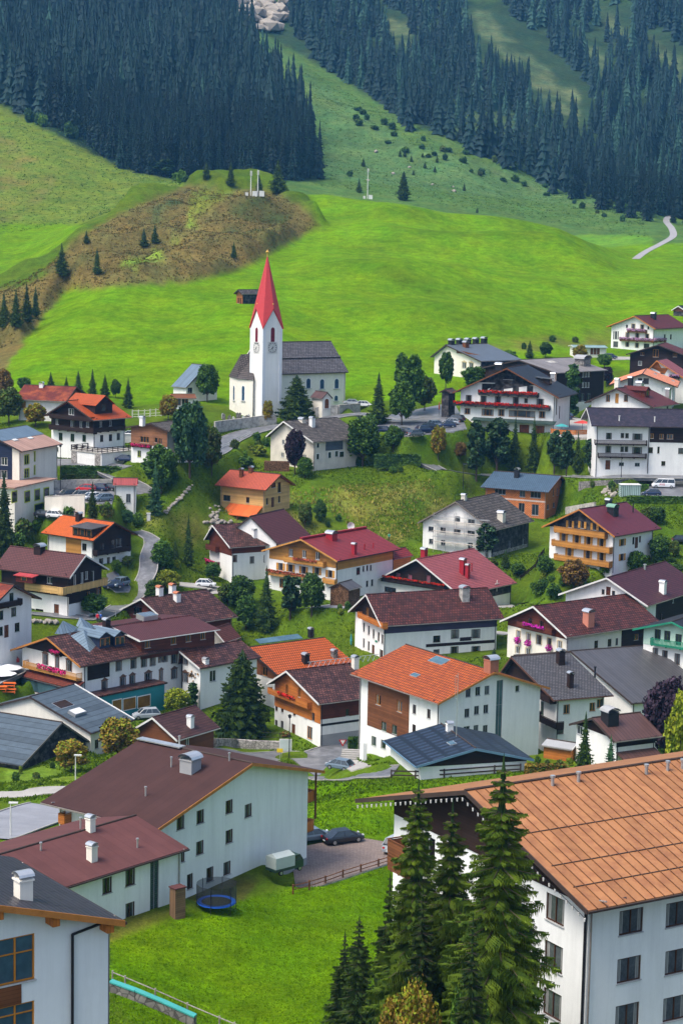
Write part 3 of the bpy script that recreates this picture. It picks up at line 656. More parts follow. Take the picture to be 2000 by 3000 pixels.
# 11 violet roof far right
h = house("farmhouse", "white farmhouse with dark violet tiled roof and a small saint niche in its gable", "house", 1, P(6,1335,840), 342, P(6,1065,655), P(6,1640,748), P(6,748,765), H=7,
      og=1.0, oe=1.0, wall=WHITE, roof=mat("dark_violet_tiles",(.105,.026,.032),.5,'tile',var=.2,p1=.45,p2=.4,bump=.04), verge=VWHITE, L=24)
h.clad('E', P(6,1450,890), DKWOOD, x0=P(6,1388,860)); h.wins('G',6,[(1042,748,.6,.9),(1110,758,.6,.9)],fm=F_BR).wins('G',6,[(1076,742,.9,1.5)],fm=MIDWOOD,gm=REDWOOD)
h.wins('E',6,[(1422,912,.7,1.4)],fm=F_BR).wins('E',6,[(1500,805,.7,.9)],fm=F_WH); h.chimney(6,(1432,755),1.9,1.0,WHITE).pipe(6,(1315,600),.8,.2)
# 12 grey house with chalk-white walls + annex
h = house("grey_roof_house", "white house with grey diamond slate roof and two slim brown chimneys", "house", 1, P(9,720,450), 283, P(9,440,165), P(9,1110,397), P(9,352,213), H=9.0,
      og=1.0, oe=.9, wall=WHITE, roof=R_GRY, verge=mat("brown_verge",(.10,.05,.035),.7), gutter=mat("brown_verge",(.1,.1,.1)))
h.clad('G', P(9,560,395), DKWOOD); h.wins('E',9,[(803,510,1.1,1.4),(972,495,1.0,1.3),(1085,467,1.1,1.3)],fm=F_OR,kind='c').wins('E',9,[(738,650,1.2,1.2)],fm=F_BR)
h.wins('G',9,[(643,505,.9,2.0)],fm=F_GR).wins('G',9,[(587,655,1.2,1.4)],fm=F_BR,gm=MIDWOOD); h.balcony('G',9,(585,605),(735,612),1.3,DKWOOD,1.1); h.balcony('G',9,(590,440),(690,460),1.2,DKWOOD,1.0)
h.chimney(9,(762,212),1.9,1.0,DKWOOD).chimney(9,(826,365),2.0,.75,DKWOOD).pipe(9,(988,300),1.5,.14,IRON)
h2 = house("grey_metal_annex", "white annex under a grey standing seam roof beside the purple leaved tree", "house", 1, P(9,1232,470), 290, P(9,830,128), P(9,1540,418), H=9.5, az=66,
      og=.6, oe=.8, wall=WHITE, roof=R_GRM, verge=VDARK, gutter=VDARK, L=15)
# 13 small brown metal roof house
h = house("small_house", "small white house with brown standing seam roof and a lower brown porch roof", "house", 1, P(9,1115,722), 254, P(9,970,566), P(9,1435,685), P(9,820,610), H=5.3, yb=None,
      og=.8, oe=.6, wall=WHITE, roof=R_BRM, verge=VDARK)
h.clad('G', P(9,1000,660), DKWOOD); h.clad('E',P(9,1300,740),DKWOOD,off=.04); h.wins('E',9,[(1315,850,1.2,1.3)],fm=F_GR).wins('G',9,[(855,635,1.2,1.2)],fm=F_WH)
h.chimney(9,(1085,600),1.5,1.7,IRON,GREYR)
q=Vector((h.Q.x,h.Q.y,h.zt-1.9)); m=MB(); m.box(q-h.v*1.7-Z*.55,h.u*h.Lw,h.v*1.7+Z*.65,Z*.14); m.build("porch_roof",R_BRM,h.root)
# 14 orange playhouse shed
h = house("shed", "tiny orange shed with black wheels drawn beside the small spruces", "shed", -1, P(9,838,775), 262, P(9,760,735), P(9,700,745), None, H=1.9, og=.25, oe=.25, wall=ORWOOD, roof=GREYR, th=.1, L=4.5, az=-60, w=1.8, rise=.5)
# 15 brown timber house
h = house("timber_house", "small dark timber house with ridged brown tiles and white verges", "house", 1, P(7,1163,490), 282, P(7,1000,340), P(7,1445,400), P(7,855,422), H=3.6,
      og=.6, oe=.7, wall=MIDWOOD, roof=mat("snow_ridged_brown_tiles",(.095,.036,.03),.5,'tile',var=.18,p1=.5,p2=.35,bump=.07,col2=(.14,.06,.05)), verge=VWHITE, gutter=ZINC)
h.chimney(7,(1250,400),1.4,.8,WHITE); h.wins('E',7,[(1230,500,.9,1.4)],fm=F_WH)
# 16 barn with blue-grey felt roof
h = house("barn", "low dark board barn under a smooth blue grey felt roof at the left edge", "barn", -1, P(7,145,657), 278, P(7,410,372), P(7,-250,560), P(7,590,402), yb=P(7,0,690)[1], az=-62,
      og=.4, oe=.5, wall=BKWOOD, roof=R_BFE, verge=mat("grey_board",(.16,.14,.12),.9), gutter=BKWOOD, L=24, ctrl=True)
# 17 hall
h = house("hall", "long blue grey felt roofed hall with pale metal edging and a box vent", "building", 1, P(7,600,442), 292, P(7,200,203), P(7,885,352), None, yb=P(7,0,614)[1],
      og=.4, oe=.4, wall=CREAM, roof=R_BFE, verge=VDARK, gutter=VDARK)
h.wins('E',7,[(636,515,.9,1.4)],fm=F_BR); h.skylight(7,(415,252),3.2,2.0,m=DKWOOD,z=.02).skylight(7,(528,290),1.0,.8,m=DKWOOD,z=.02).skylight(7,(505,315),2.6,1.5,m=VWHITE,z=.5)
k=MB(); q=h.ridge[1]; k.box(q-h.u*.15,h.u*.2,-(h.v*h.w+Z*h.hz),Z*.12); k.build("roof_edging",VWHITE,h.roof)
# 18 the inn
h = house("inn", "large inn with pink petunia balcony, stucco window frames and blue metal roof peaks", "inn", 1, P(4,530,1127), 311, P(4,308,935), P(4,1275,1007), P(4,70,1032), H=9.5,
      og=1.6, oe=1.1, wall=WHITE, roof=R_BRN, verge=VWOOD, gutter=VDARK)
INN=h
h.clad('G', P(4,350,1042), DKWOOD); h.clad('E', P(4,640,1190), DKWOOD, x0=P(4,575,1150), x1=P(4,720,1150))
st=dict(fm=F_GY,kind='tTc',trim=DKSTUCK)
h.wins('G',4,[(300,1080,1.2,1.8),(377,1100,.8,1.8),(455,1122,1.2,1.8)],**st)
h.wins('E',4,[(780,1125),(877,1110),(945,1100),(1003,1092)],1.0,1.5,**st).wins('E',4,[(687,1248),(807,1225),(869,1212),(973,1200,1.3,1.6)],1.0,1.4,**st).wins('E',4,[(1057,1185,.6,1.7),(1143,1175,1.1,1.6)],**st).wins('E',4,[(1055,1075,.8,1.2),(1085,1073,.8,1.2),(1143,1075,1.1,1.6)],**st)
h.balcony('G',4,(150,1135),(500,1215),1.3,GOLDWOOD,1.1,'bal',flowers=FL_PINK,fh=.9,frange=(.18,.72)); h.balcony('G',4,(330,1040),(395,1058),.5,DKWOOD,.6,flowers=FL_PINK)
k=MB(); o,t,n=h.frame('G'); x0,z0=h.loc('G',P(4,145,1150),1.8); x1,_=h.loc('G',P(4,500,1225),1.8); 
k.box(Vector((o.x,o.y,z0-1.0))+t*x0+n*2.0,t*(x1-x0),-n*2.0+Z*.9,Z*.15); k.build("veranda_roof",mat("rust_red_tiles",(.22,.05,.03),.6,'tile',bump=.03),h.root)
k=MB(); k.box(Vector((o.x,o.y,h.zb))+t*x0+n*1.5,t*(x1-x0),-n*1.5,Z*(z0-1.0-h.zb)); k.build("veranda",WHITE,h.root)
for i in range(4):
    k=MB(); W_=(x1-x0)/4; k.box(Vector((o.x,o.y,z0-3.1))+t*(x0+W_*i+.4)+n*1.53,t*(W_-.8),n*.04,Z*1.7,0); k.box(Vector((o.x,o.y,z0-3.2))+t*(x0+W_*i+.2)+n*1.51,t*(W_-.4),n*.03,Z*1.9,1); k.build("veranda_window",[GLASSB,mat("rust_red_frames",(.16,.03,.02),.6)],h.root)
h.dormer(4,(655,1010),(730,1003),1.9,'gable',BLUEW,R_BME,2); h.dormer(4,(755,1000),(822,990),1.9,'gable',BLUEW,R_BME,2)
# blue hip peaks towards the ridge
for (pa,pb,pc,pd) in (((465,925),(575,890),(670,950),(590,1032)),((360,912),(425,858),(510,870),(465,915)),((500,860),(520,842),(630,868),(560,885))):
    A,B,C,D=[h.rp(P(4,*q)) for q in (pa,pb,pc,pd)]; top=(A+B+C+D)/4+Z*1.5+h.v*1.0; k=MB()
    for p,q in ((A,B),(B,C),(C,D),(D,A)): k.face((p,q,top))
    k.build("roof_peak",R_BME,h.root)
# dark red upper storey with its own roof
up_ = House("inn_upper", None, None, 1, P(4,920,956), INN.rp(P(4,905,1026)).y - .6, P(4,730,863), P(4,1445,880), None, H=2.6, parent=h.root, ext=.6, og=.7, oe=.6, wall=REDWOOD, roof=R_VIO, verge=VWHITE, ctrl=False, gutter=VWHITE); HOUSES.append(up_)
up_.wins('E',4,[(970,980),(1140,957),(1238,940),(1333,925)],1.1,1.2,F_OR,'c'); up_.skylight(4,(965,815),3.0,2.2,m=R_BME,z=.9); up_.chimney(4,(700,870),1.2,1.0,DKWOOD)
cr = House("inn_wing", None, None, 1, P(21,970,303), 323, P(21,655,36), P(21,1400,92), P(21,640,60), H=9.0, parent=h.root, og=.6, oe=.5, wall=WHITE, roof=R_BRN, verge=VWHITE, ctrl=True, gutter=VDARK, L=14); HOUSES.append(cr)
cr.wins('G',21,[(575,400,1.1,1.6),(710,385,1.0,1.5),(710,170,1.0,1.4)],**st).wins('E',21,[(1170,420,1.4,1.9)],fm=F_WH,kind='t'); cr.chimney(21,(1060,225),.6,.8,WHITE)
x,z=cr.loc('G',P(21,860,410)); o,t,n=cr.frame('G'); k=MB(); rng=random.Random(4)
for i in range(26): leafq(k,Vector((o.x,o.y,0))+t*(x+rng.gauss(0,.7))+n*.05+Z*(z+rng.gauss(0,.35)),.22,rng)
k.build("wall_relief",mat("bronze_relief",(.22,.12,.04),.7),h.root)
# teal shop podium of the inn
def podium(parent, corners, z1, zh, wallm, roofm, name, lip=.4, win=None):
    """corners: world xy list along the front, extruded back"""
    k=MB(); n=len(corners)
    for i in range(n):
        p,q=corners[i],corners[(i+1)%n]; k.face((Vector((p[0],p[1],zh)),Vector((q[0],q[1],zh)),Vector((q[0],q[1],z1)),Vector((p[0],p[1],z1))))
    o=k.build(name,wallm,parent); c=sum((Vector((p[0],p[1],0)) for p in corners),Vector())/n
    r=MB(); out=[Vector((p[0],p[1],0))+(Vector((p[0],p[1],0))-c).normalized()*lip for p in corners]
    r.face([q+Z*(z1+.25) for q in out]); r.face([q+Z*z1 for q in out][::-1])
    for i in range(n):
        p,q=out[i],out[(i+1)%n]; r.face((p+Z*z1,q+Z*z1,q+Z*(z1+.25),p+Z*(z1+.25)))
    r.build("flat_roof",roofm,parent); return o
def ex(h,f,p,off): x,z=h.loc(f,p,off); o,t,n=h.frame(f); q=o+t*x+n*off; return (q.x,q.y),z
(a1,z1)=ex(INN,'E',P(7,650,205),3.2); (b1,_)=ex(INN,'E',P(7,1080,165),3.2); nn=-INN.v*3.2
podium(INN.root,[a1,b1,(b1[0]-nn.x,b1[1]-nn.y),(a1[0]-nn.x,a1[1]-nn.y)],z1-.1,INN.zb-2,TEAL,R_BRN,"shop_front",.6)
for p,w_ in (((768,268),1.8),((850,255),2.6),((945,240),2.6)):
    (q,z_)=ex(INN,'E',P(7,*p),3.23); k=MB(); A=Vector((q[0],q[1],z_-.9)); k.box(A-INN.u*(w_/2+.15),INN.u*(w_+.3),-INN.v*.04,Z*2.1,1); k.box(A-INN.u*w_/2+Z*.15-INN.v*.045,INN.u*w_,-INN.v*.03,Z*1.8,0); k.build("shop_window",[mat("amber_shop_glass",(.22,.11,.02),.2,var=.5),F_WH],INN.root)
# 19 beige balcony house
h = house("balcony_house", "house with violet brown roof and a pale yellow board balcony wrapping its corner", "house", -1, P(4,460,543), 346, P(4,565,395), P(4,-40,498), P(4,718,533), yb=P(4,0,795)[1], az=-60,
      og=1.0, oe=1.0, wall=WHITE, roof=R_VIO, verge=VWHITE, gutter=VDARK)
h.clad('G', P(4,550,640), DKWOOD).clad('E', P(4,300,650), DKWOOD)
h.wins('G',4,[(490,560,.9,2.0),(538,545,.9,2.0),(568,528,.9,1.5),(610,535,.7,2.0)],fm=F_WH,kind='c').wins('E',4,[(328,560,1.2,1.2)],fm=F_WH).wins('G',4,[(515,678,1.3,1.5),(578,660,1.2,1.4),(642,642,1.3,1.6)],fm=F_OR,kind='c')
h.wins('E',4,[(205,760,1.8,.9),(260,765,1.8,.9)],fm=F_BR).door('E',4,(372,755)); h.balcony('G',4,(415,655),(708,590),1.2,PALEWOOD,1.25); h.balcony('E',4,(165,622),(415,655),1.2,PALEWOOD,1.25)
h.dormer(4,(105,560),(215,575),.9,'shed',R_RED,mat("bright_red_sheet",(.40,.05,.05),.5,'seam',p1=.5,p2=.1),1); h.chimney(4,(262,372),.9,1.5,DKWOOD)
# 20 orange roof house with dormer
h = house("dormer_house", "brown and white house with bright orange roof broken by a grey box dormer", "house", -1, P(4,615,300), 374, P(4,755,180), P(4,270,262), P(4,905,270), yb=P(4,0,475)[1],
      og=1.0, oe=.9, wall=WHITE, roof=mat("vivid_orange_tiles",(.72,.14,.02),.6,'tile',var=.08,bump=.03), verge=VDARK, gutter=IRON)
h.clad('G', P(4,720,330), DKWOOD).clad('E', P(4,480,385), GOLDWOOD, x0=P(4,435,300), x1=P(4,535,300)); h.wins('E',4,[(555,342,1.2,1.4)],fm=F_BR)
h.wins('G',4,[(672,345,1.0,1.6),(745,322,.9,1.6),(780,312,1.5,1.6),(665,445,1.2,1.7),(713,432,.8,1.4),(750,425,1.0,1.2)],fm=F_BR,kind='c'); h.balcony('G',4,(640,405),(862,360),1.2,DKWOOD,1.05)
h.dormer(4,(475,268),(608,285),1.7,'shed',DKWOOD,R_GRM,3,F_OR,over=.5); h.chimney(4,(520,165),1.2,1.0,DKWOOD)
# 21 left edge white house
h = house("white_house", "tall white house with dark balcony and orange roof cut by the left picture edge", "house", -1, P(4,-60,748), 318, P(4,95,590), P(4,-260,722), P(4,275,690), H=10.5,
      og=1.0, oe=1.4, wall=WHITE, roof=R_OR3, verge=VDARK, az=None, L=14)
h.wins('G',4,[(78,680,1.0,1.9),(92,768),(115,868),(8,790),(108,765,.8,1.4),(5,895)],1.2,1.5,F_GR).door('G',4,(45,895)); h.balcony('G',4,(-20,745),(150,728),1.1,DKWOOD,1.0)
# 22 brown roof mid-left
h = house("chapel_house", "dark house under a wide brown tiled roof with three small white chimneys", "house", 1, P(4,1130,866), 352, P(4,925,680), P(4,1562,794), P(4,738,772), H=5.5,
      og=.8, oe=.8, wall=REDWOOD, roof=R_BRN, verge=VWHITE)
for p in ((1048,655),(1132,640),(1162,695)): h.chimney(4,p,1.3,1.0,WHITE,mat("small_clay_cap",(.4,.15,.08),.8))
h.wins('G',4,[(905,760,2.4,1.6)],fm=F_BR)
# 23 violet + brown farmhouse
h = house("long_farmhouse", "white farmhouse with brown roof, timber gable and a white chimney, joined to a violet roof", "house", 1, P(5,165,456), 386, P(5,50,310), P(5,478,432), P(5,-5,396), yb=P(5,0,688)[1],
      og=.9, oe=.8, wall=WHITE, roof=R_BRN, verge=VWHITE)
h.clad('G', P(5,60,475), REDWOOD).clad('E', P(5,300,490), REDWOOD); h.wins('E',5,[(118,535),(310,538),(401,530)],1.0,1.4,F_BR,'c'); h.balcony('G',5,(5,470),(70,480),1.0,REDWOOD,1.0); h.balcony('G',5,(5,570),(70,580),1.0,REDWOOD,1.0,flowers=FL_PINK); h.chimney(5,(328,388),1.3,.9,WHITE)
h2 = house("violet_roof_house", "taller part with smooth violet tiled roof behind the brown farmhouse roof", "house", 1, P(5,482,434), 389, P(5,297,252), P(5,700,380), None, H=7.5,
      og=.4, oe=.7, wall=WHITE, roof=R_VIO, verge=VDARK); h2.clad('E',P(5,600,470),REDWOOD)
# 24 crimson roof chalet
h = house("red_roof_chalet", "white and golden wood chalet with bright crimson tiled roof and flowered balconies", "chalet", 1, P(5,868,546), 372, P(5,630,402), P(5,1290,472), P(5,372,480), yb=P(5,0,812)[1],
      og=1.1, oe=1.1, wall=WHITE, roof=R_CRI, verge=GOLDWOOD, gutter=IRON)
h.clad('G', P(5,600,452), GOLDWOOD).clad('G',P(5,815,585),GOLDWOOD,x0=P(5,780,560)).clad('G',P(5,500,540),GOLDWOOD,x1=P(5,548,520)).clad('E', P(5,1100,560), GOLDWOOD)
h.wins('G',5,[(566,492,1.0,1.5),(653,500,1.0,1.5),(740,512,1.0,1.5)],fm=F_WH,kind='c').wins('G',5,[(498,582),(562,592),(648,605),(735,612),(822,630)],1.1,1.4,F_BR,'c',shut=SHUT).wins('G',5,[(505,690,1.2,1.8)],fm=F_OR)
h.wins('E',5,[(1006,612,1.2,1.4),(1040,597,.6,1.1),(1065,592,.6,1.1),(1088,590,.6,1.1),(1064,695,.7,1.2),(1097,688,.7,1.3)],fm=F_BR)
h.balcony('G',5,(515,555),(775,580),1.1,GOLDWOOD,1.0,flowers=mat("salmon_geraniums",(.5,.12,.06),.8,var=.5,vs=3),frange=(.15,.75)); h.balcony('G',5,(405,640),(655,665),1.1,GOLDWOOD,1.0,flowers=_M["salmon_geraniums"],frange=(.0,1)); h.balcony('G',5,(770,690),(850,700),.9,GOLDWOOD,1.0)
h.chimney(5,(830,400),1.0,1.6,REDP).chimney(5,(978,498),1.8,.8,REDP).pipe(5,(1046,470),.9,.12,REDP).pipe(5,(1104,462),.9,.1,REDP); 
k=MB(); k.box(h.ridge[0]-h.v*.3+Z*.05,h.u*h.L,h.v*.6,Z*.3); k.build("ridge_box",REDP,h.roof)
h2 = house("red_annex", "little red roofed annex tucked behind the crimson chalet", "annex", 1, P(5,1240,532), 388, P(5,1190,478), P(5,1365,508), None, H=3.5, og=.3, oe=.3, wall=GOLDWOOD, roof=R_CRI, verge=VDARK)
h3 = house("wood_store", "firewood store with grey sheet roof built against the crimson chalet", "shed", 1, P(5,945,735), 362, P(5,880,690), P(5,1028,712), None, H=3.0, og=.2, oe=.2, wall=mat("stacked_firewood",(.30,.16,.08),.9,'tile',var=.4,p1=.14,p2=.2,bump=.05), roof=R_GRM, verge=VDARK, th=.12)
# 25 dark chalet, pink roof
h = house("pink_roof_chalet", "black timber chalet with faded pink roof, two red chimneys and a cross on its side", "chalet", 1, P(6,102,768), 372, P(5,1385,533), P(6,478,663), P(5,1095,660), H=5.6,
      og=1.0, oe=.7, wall=WHITE, roof=R_PNK, verge=VWHITE)
h.clad('G', P(5,1300,700), DKWOOD).clad('E', P(6,400,760), BKWOOD); h.wins('G',5,[(1268,645),(1345,655),(1465,660)],.9,1.3,F_BR,gm=mat("pink_curtain_glass",(.35,.12,.16),.4)).wins('G',5,[(1215,735,2.8,1.0)],fm=F_BR)
h.balcony('G',5,(1165,690),(1568,720),1.0,DKWOOD,1.0,flowers=FL_RED,fh=.25); h.chimney(6,(122,630),2.7,1.0,REDP).chimney(6,(153,655),2.4,.7,REDP).pipe(6,(181,612),1.4,.1,REDP).chimney(5,(1437,505),1.0,1.0,REDP)
x,z=h.loc('E',P(6,343,708),.1); o,t,n=h.frame('E'); c=Vector((o.x,o.y,0))+t*x+n*.12+Z*z; k=MB(); k.box(c-Z*1.1,t*.14,n*.1,Z*2.2); k.box(c-t*.6+Z*.35,t*1.35,n*.1,Z*.14); k.build("wall_cross",F_YE,h.root) if False else k.build("wall_cross",VWHITE,h.root)
# 26 scaffolded house
h = house("scaffolded_house", "white house with old grey shingle roof, scaffolding on its gable and a stone byre", "house", 1, P(6,322,345), 402, P(6,75,155), P(6,590,284), P(5,1395,295), yb=P(6,0,520)[1],
      og=.9, oe=.8, wall=WHITE, roof=R_OLD, verge=mat("grey_board",(.16,.14,.12),.9), gutter=GUT)
h.clad('E', P(6,450,420), BKWOOD).clad('E', P(6,450,425), STONEW, off=.04, zlow=P(6,450,560))
h.wins('G',5,[(1482,335,1.2,1.0),(1560,340,1.2,1.0),(1483,417,1.0,1.1),(1561,425,1.0,1.1)],fm=F_GY).wins('G',6,[(88,270,1.2,1.1),(178,285,1.6,1.0),(85,352,1.6,.9),(176,362,1.7,.9),(5,350,1.2,1.0),(172,450,1.1,1.5)],fm=F_GY)
h.wins('E',6,[(426,437,.9,1.5),(516,418,.8,1.3)],fm=F_GY); h.chimney(6,(375,280),1.6,1.3,OLDW).chimney(6,(130,140),.8,.9,OLDW)
k=MB(); o,t,n=h.frame('G')
for j in range(6):
    x=h.Ww*(.05+j*.15); B=lambda d,zz: Vector((o.x,o.y,zz))+t*x+n*d
    for d in (.5,1.3): k.tube(B(d,h.zb-1),B(d,min(h.ztop('G',x)+.4,h.zb+8.5)),.06,n=4)
for lv in (2.2,4.4,6.6):
    A=Vector((o.x,o.y,h.zb+lv)); k.box(A+t*.3+n*.5,t*(h.Ww*.8),n*.8,Z*.05,1)
    for d in (.5,1.3): k.tube(A+t*.3+n*d+Z*1,A+t*(.3+h.Ww*.8)+n*d+Z*1,.05,n=4)
    k.tube(A+t*.5+n*1.3-Z*2,A+t*4.5+n*1.3,.04,n=4)
k.build("scaffolding",[ZINC,mat("scaffold_planks",(.45,.42,.38),.8)],h.root)
# 27 golden balcony chalet
h = house("golden_chalet", "white chalet with violet red roof, three golden wood balconies and yellow shutters", "chalet", 1, P(6,1118,384), 368, P(6,885,205), P(6,1425,332), P(6,640,320), yb=P(6,0,590)[1],
      og=1.2, oe=1.1, wall=WHITE, roof=mat("violet_red_tiles",(.17,.035,.05),.5,'tile',var=.08,bump=.03), verge=VWOOD, gutter=VDARK)
h.clad('G', P(6,900,345), BKWOOD); h.wins('G',6,[(826,303),(906,308),(987,320)],.8,1.3,F_BR,'c',shut=SHUT).wins('G',6,[(784,388),(870,400),(946,410),(1032,425),(822,490),(942,508),(1032,522)],.9,1.8,F_BR,'c',shut=SHUT)
h.wins('E',6,[(1168,423,1.2,1.3),(1166,520,1.2,1.3)],fm=F_BR,kind='c',shut=SHUT).wins('E',6,[(1241,412,.7,1.4),(1284,402,.6,1.2)],fm=F_BR).door('E',6,(1261,425))
for a,b in (((718,362),(1050,392)),((703,440),(1082,498)),((718,545),(1080,580))): h.balcony('G',6,a,b,1.2,mat("honey_wood_balcony",(.42,.19,.04),.65,'plank',var=.2,p1=.18,bump=.01),1.15)
h.chimney(6,(1105,238),1.3,1.6,IRON,mat("green_copper",(.15,.30,.22),.6)).chimney(6,(1078,175),.8,1.0,IRON).pipe(6,(1238,225),1.5,.12,IRON)
# 28 blockwork house under construction
h = house("blockwork_house", "unrendered terracotta block house with a blue grey slate roof and white lower band", "house", -1, P(3,685,1213), 432, P(3,770,1107), P(3,238,1175), P(3,828,1160), yb=P(6,0,272)[1],
      og=.9, oe=.9, wall=BRICKW, roof=R_BLU, verge=MIDWOOD, gutter=VDARK)
h.wins('E',3,[(368,1208,2.6,1.4),(513,1222,1.3,1.6),(600,1228,2.4,1.6),(508,1315,1.4,2.0),(597,1330,1.6,2.4)],fm=F_GY).wins('G',3,[(716,1215,.6,1.6),(741,1210,.6,1.6),(680,1310,1.2,1.1),(719,1298,1.2,1.1)],fm=F_GY); h.chimney(3,(477,1115),1.6,1.0,IRON)
h.clad('E',P(6,500,140),mat("pink_band",(.62,.50,.45),.9),off=.03,zlow=P(6,500,150))
# 29 new wooden house
h = house("new_wood_house", "new honey coloured timber house with red orange tiles and an orange lean-to", "house", -1, P(2,400,1087), 412, P(2,500,985), P(2,65,1052), P(2,597,1053), yb=P(2,0,1248)[1],
      og=.9, oe=.9, wall=PALEWOOD, roof=mat("coral_tiles",(.60,.12,.06),.55,'tile',var=.08,p1=.4,p2=.35,bump=.03), verge=MIDWOOD, gutter=MIDWOOD)
h.wins('E',2,[(145,1140,1.8,1.2),(282,1153,.8,1.2)],fm=F_BR).wins('G',2,[(450,1057,1.6,1.0),(489,1070,1.2,2.2),(409,1162,.7,1.4),(488,1148,.8,1.4)],fm=F_BR).door('G',2,(445,1168)); h.chimney(2,(240,1000),1.5,.7,MIDWOOD).chimney(2,(303,972),1.0,.8,MIDWOOD)
h.clad('G',P(2,450,1300),WHITE,off=.03,zlow=P(2,450,1400))
x0,z0=h.loc('E',P(2,110,1245),3.0); x1,_=h.loc('E',P(2,325,1250),3.0); o,t,n=h.frame('E'); k=MB(); A=Vector((o.x,o.y,z0)); k.box(A+t*x0+n*3.2,t*(x1-x0),-n*3.2+Z*1.9,Z*.14,0)
for xx in (x0+.2,(x0+x1)/2,x1-.2): k.box(A+t*xx+n*2.9-Z*3.5,t*.2,n*.2,Z*3.5,1)
k.build("lean_to",[mat("orange_sheet",(.62,.13,.03),.5,'seam',p1=.4,p2=.1),MIDWOOD],h.root)
# 30 old lime-washed house
h = house("old_house", "old lime washed house with weathered grey shingle roof below the church", "house", 1, P(2,710,773), 440, P(2,515,636), P(2,1065,716), P(2,400,700), yb=P(2,0,962)[1], az=45,
      og=.9, oe=.7, wall=OLDW, roof=R_OLD, verge=VWHITE, gutter=GUT)
h.wins('G',2,[(515,773),(545,775),(655,792),(510,857),(655,870)],.9,1.1,F_WH).wins('E',2,[(742,795,.7,1.0),(741,868,.8,1.2),(819,858,.9,1.3),(864,850,1.0,1.2),(898,853,1.4,1.2)],fm=F_GR,kind='t').clad('E',P(2,850,825),mat("grey_blue_boards",(.10,.12,.16),.8,'plank'),x0=P(2,792,800),x1=P(2,905,790))
h.chimney(2,(703,670),1.8,1.0,WHITE).chimney(2,(640,640),.5,1.3,OLDW)
# 32 hotel with red geraniums
h = house("geranium_hotel", "big white hotel with dark roof and long red geranium balconies above the pines", "hotel", 1, P(3,752,594), 464, P(3,410,400), P(3,835,570), P(3,55,556), yb=P(3,0,835)[1], az=22, L=17,
      og=1.4, oe=1.6, wall=WHITE, roof=R_CHA, verge=MIDWOOD, gutter=VDARK)
h.clad('G', P(3,400,500), BKWOOD)
dd=dict(fm=F_BR,kind='ct'); h.wins('G',3,[(268,525),(372,525),(470,533),(563,540),(162,600),(258,605),(353,608),(470,613)],1.5,1.7,**dd).wins('G',3,[(537,613,.9,1.1),(630,622,1.8,1.5)],**dd)
h.wins('G',3,[(420,458,2.4,1.2)],fm=F_BR).wins('G',3,[(152,682,1.5,1.4),(285,690,3.0,1.6),(375,692,1.6,1.6),(510,700,6.5,1.6),(642,705,1.6,1.6),(140,773,1.8,1.5)],fm=F_OR,kind='c').wins('G',3,[(525,805,2.4,2.4),(625,808,2.4,2.2)],fm=F_BR,gm=mat("warm_lit_glass",(.25,.08,.03),.3,var=.6,vs=.8))
h.wins('E',3,[(737,650,.9,4.0),(757,690,.8,3.0)],fm=F_BR)
h.balcony('G',3,(222,575),(612,590),1.3,BKWOOD,1.0,flowers=FL_RED,fh=.6); h.balcony('G',3,(60,645),(688,675),1.3,BKWOOD,1.0,flowers=FL_RED,fh=.6)
o,t,n=h.frame('G'); x0,z0=h.loc('G',P(3,175,730),2.0); x1,_=h.loc('G',P(3,722,750),2.0); k=MB(); k.box(Vector((o.x,o.y,z0-.5))+t*x0+n*2.0,t*(x1-x0),-n*2.0+Z*.6,Z*.12); k.build("awning_roof",mat("dark_green_sheet",(.03,.06,.05),.4,'seam'),h.root)
h.dormer(3,(690,512),(770,545),1.4,'shed',DKWOOD,R_GRM,1); h.chimney(3,(715,480),1.5,1.1,ZINC).chimney(3,(360,400),.8,1.4,IRON) 
# 33 long white block right
h = house("long_white_block", "long white block under a dark speckled roof with two dark balcony rows", "building", 1, P(3,965,776), 438, P(3,933,659), P(3,1660,781), None, yb=P(3,0,1085)[1], az=88.5,
      og=1.4, oe=1.2, wall=WHITE, roof=mat("frosted_dark_tiles",(.045,.035,.055),.4,'tile',var=.3,p1=.5,p2=.6,bump=.05,col2=(.08,.055,.07)), verge=VWHITE, gutter=VDARK)
h.clad('E', P(3,1450,888), DKWOOD, x0=P(3,1350,800))
h.wins('E',3,[(1080,845,1.3,1.4),(1169,842,.8,1.1),(1199,843,.8,1.1),(1267,850,2.2,1.4),(1076,933,1.3,1.5),(1167,932,.8,1.2),(1195,932,.8,1.2),(1265,940,2.2,1.5)],fm=F_BR,kind='c').wins('E',3,[(1362,845,.8,1.1),(1425,848,.9,1.1),(1480,849,1.4,1.1)],fm=F_OR,kind='c').wins('E',3,[(1355,938,.9,1.3),(1405,937,.5,1.5),(1555,943,1.4,1.3),(1437,1025,.9,1.0)],fm=F_BR)
h.door('E',3,(1073,1035)).wins('E',3,[(1162,1030,1.1,.8),(1266,1033,1.1,.8)],fm=F_GY)
h.balcony('E',3,(990,902),(1332,905),1.3,DKWOOD,1.0,'bal'); h.balcony('E',3,(1012,988),(1328,990),1.3,DKWOOD,1.0,'bal'); h.pipe(3,(1148,745),1.0,.15,VWHITE).pipe(3,(1380,752),1.0,.15,VWHITE)
k=MB(); c,z=h.loc('E',P(3,1340,900),.1); o,t,n=h.frame('E'); k.tube(Vector((o.x,o.y,h.zb))+t*c+n*.15,Vector((o.x,o.y,h.zt))+t*c+n*.15,.09,n=6); k.build("downpipe",IRON,h.root)
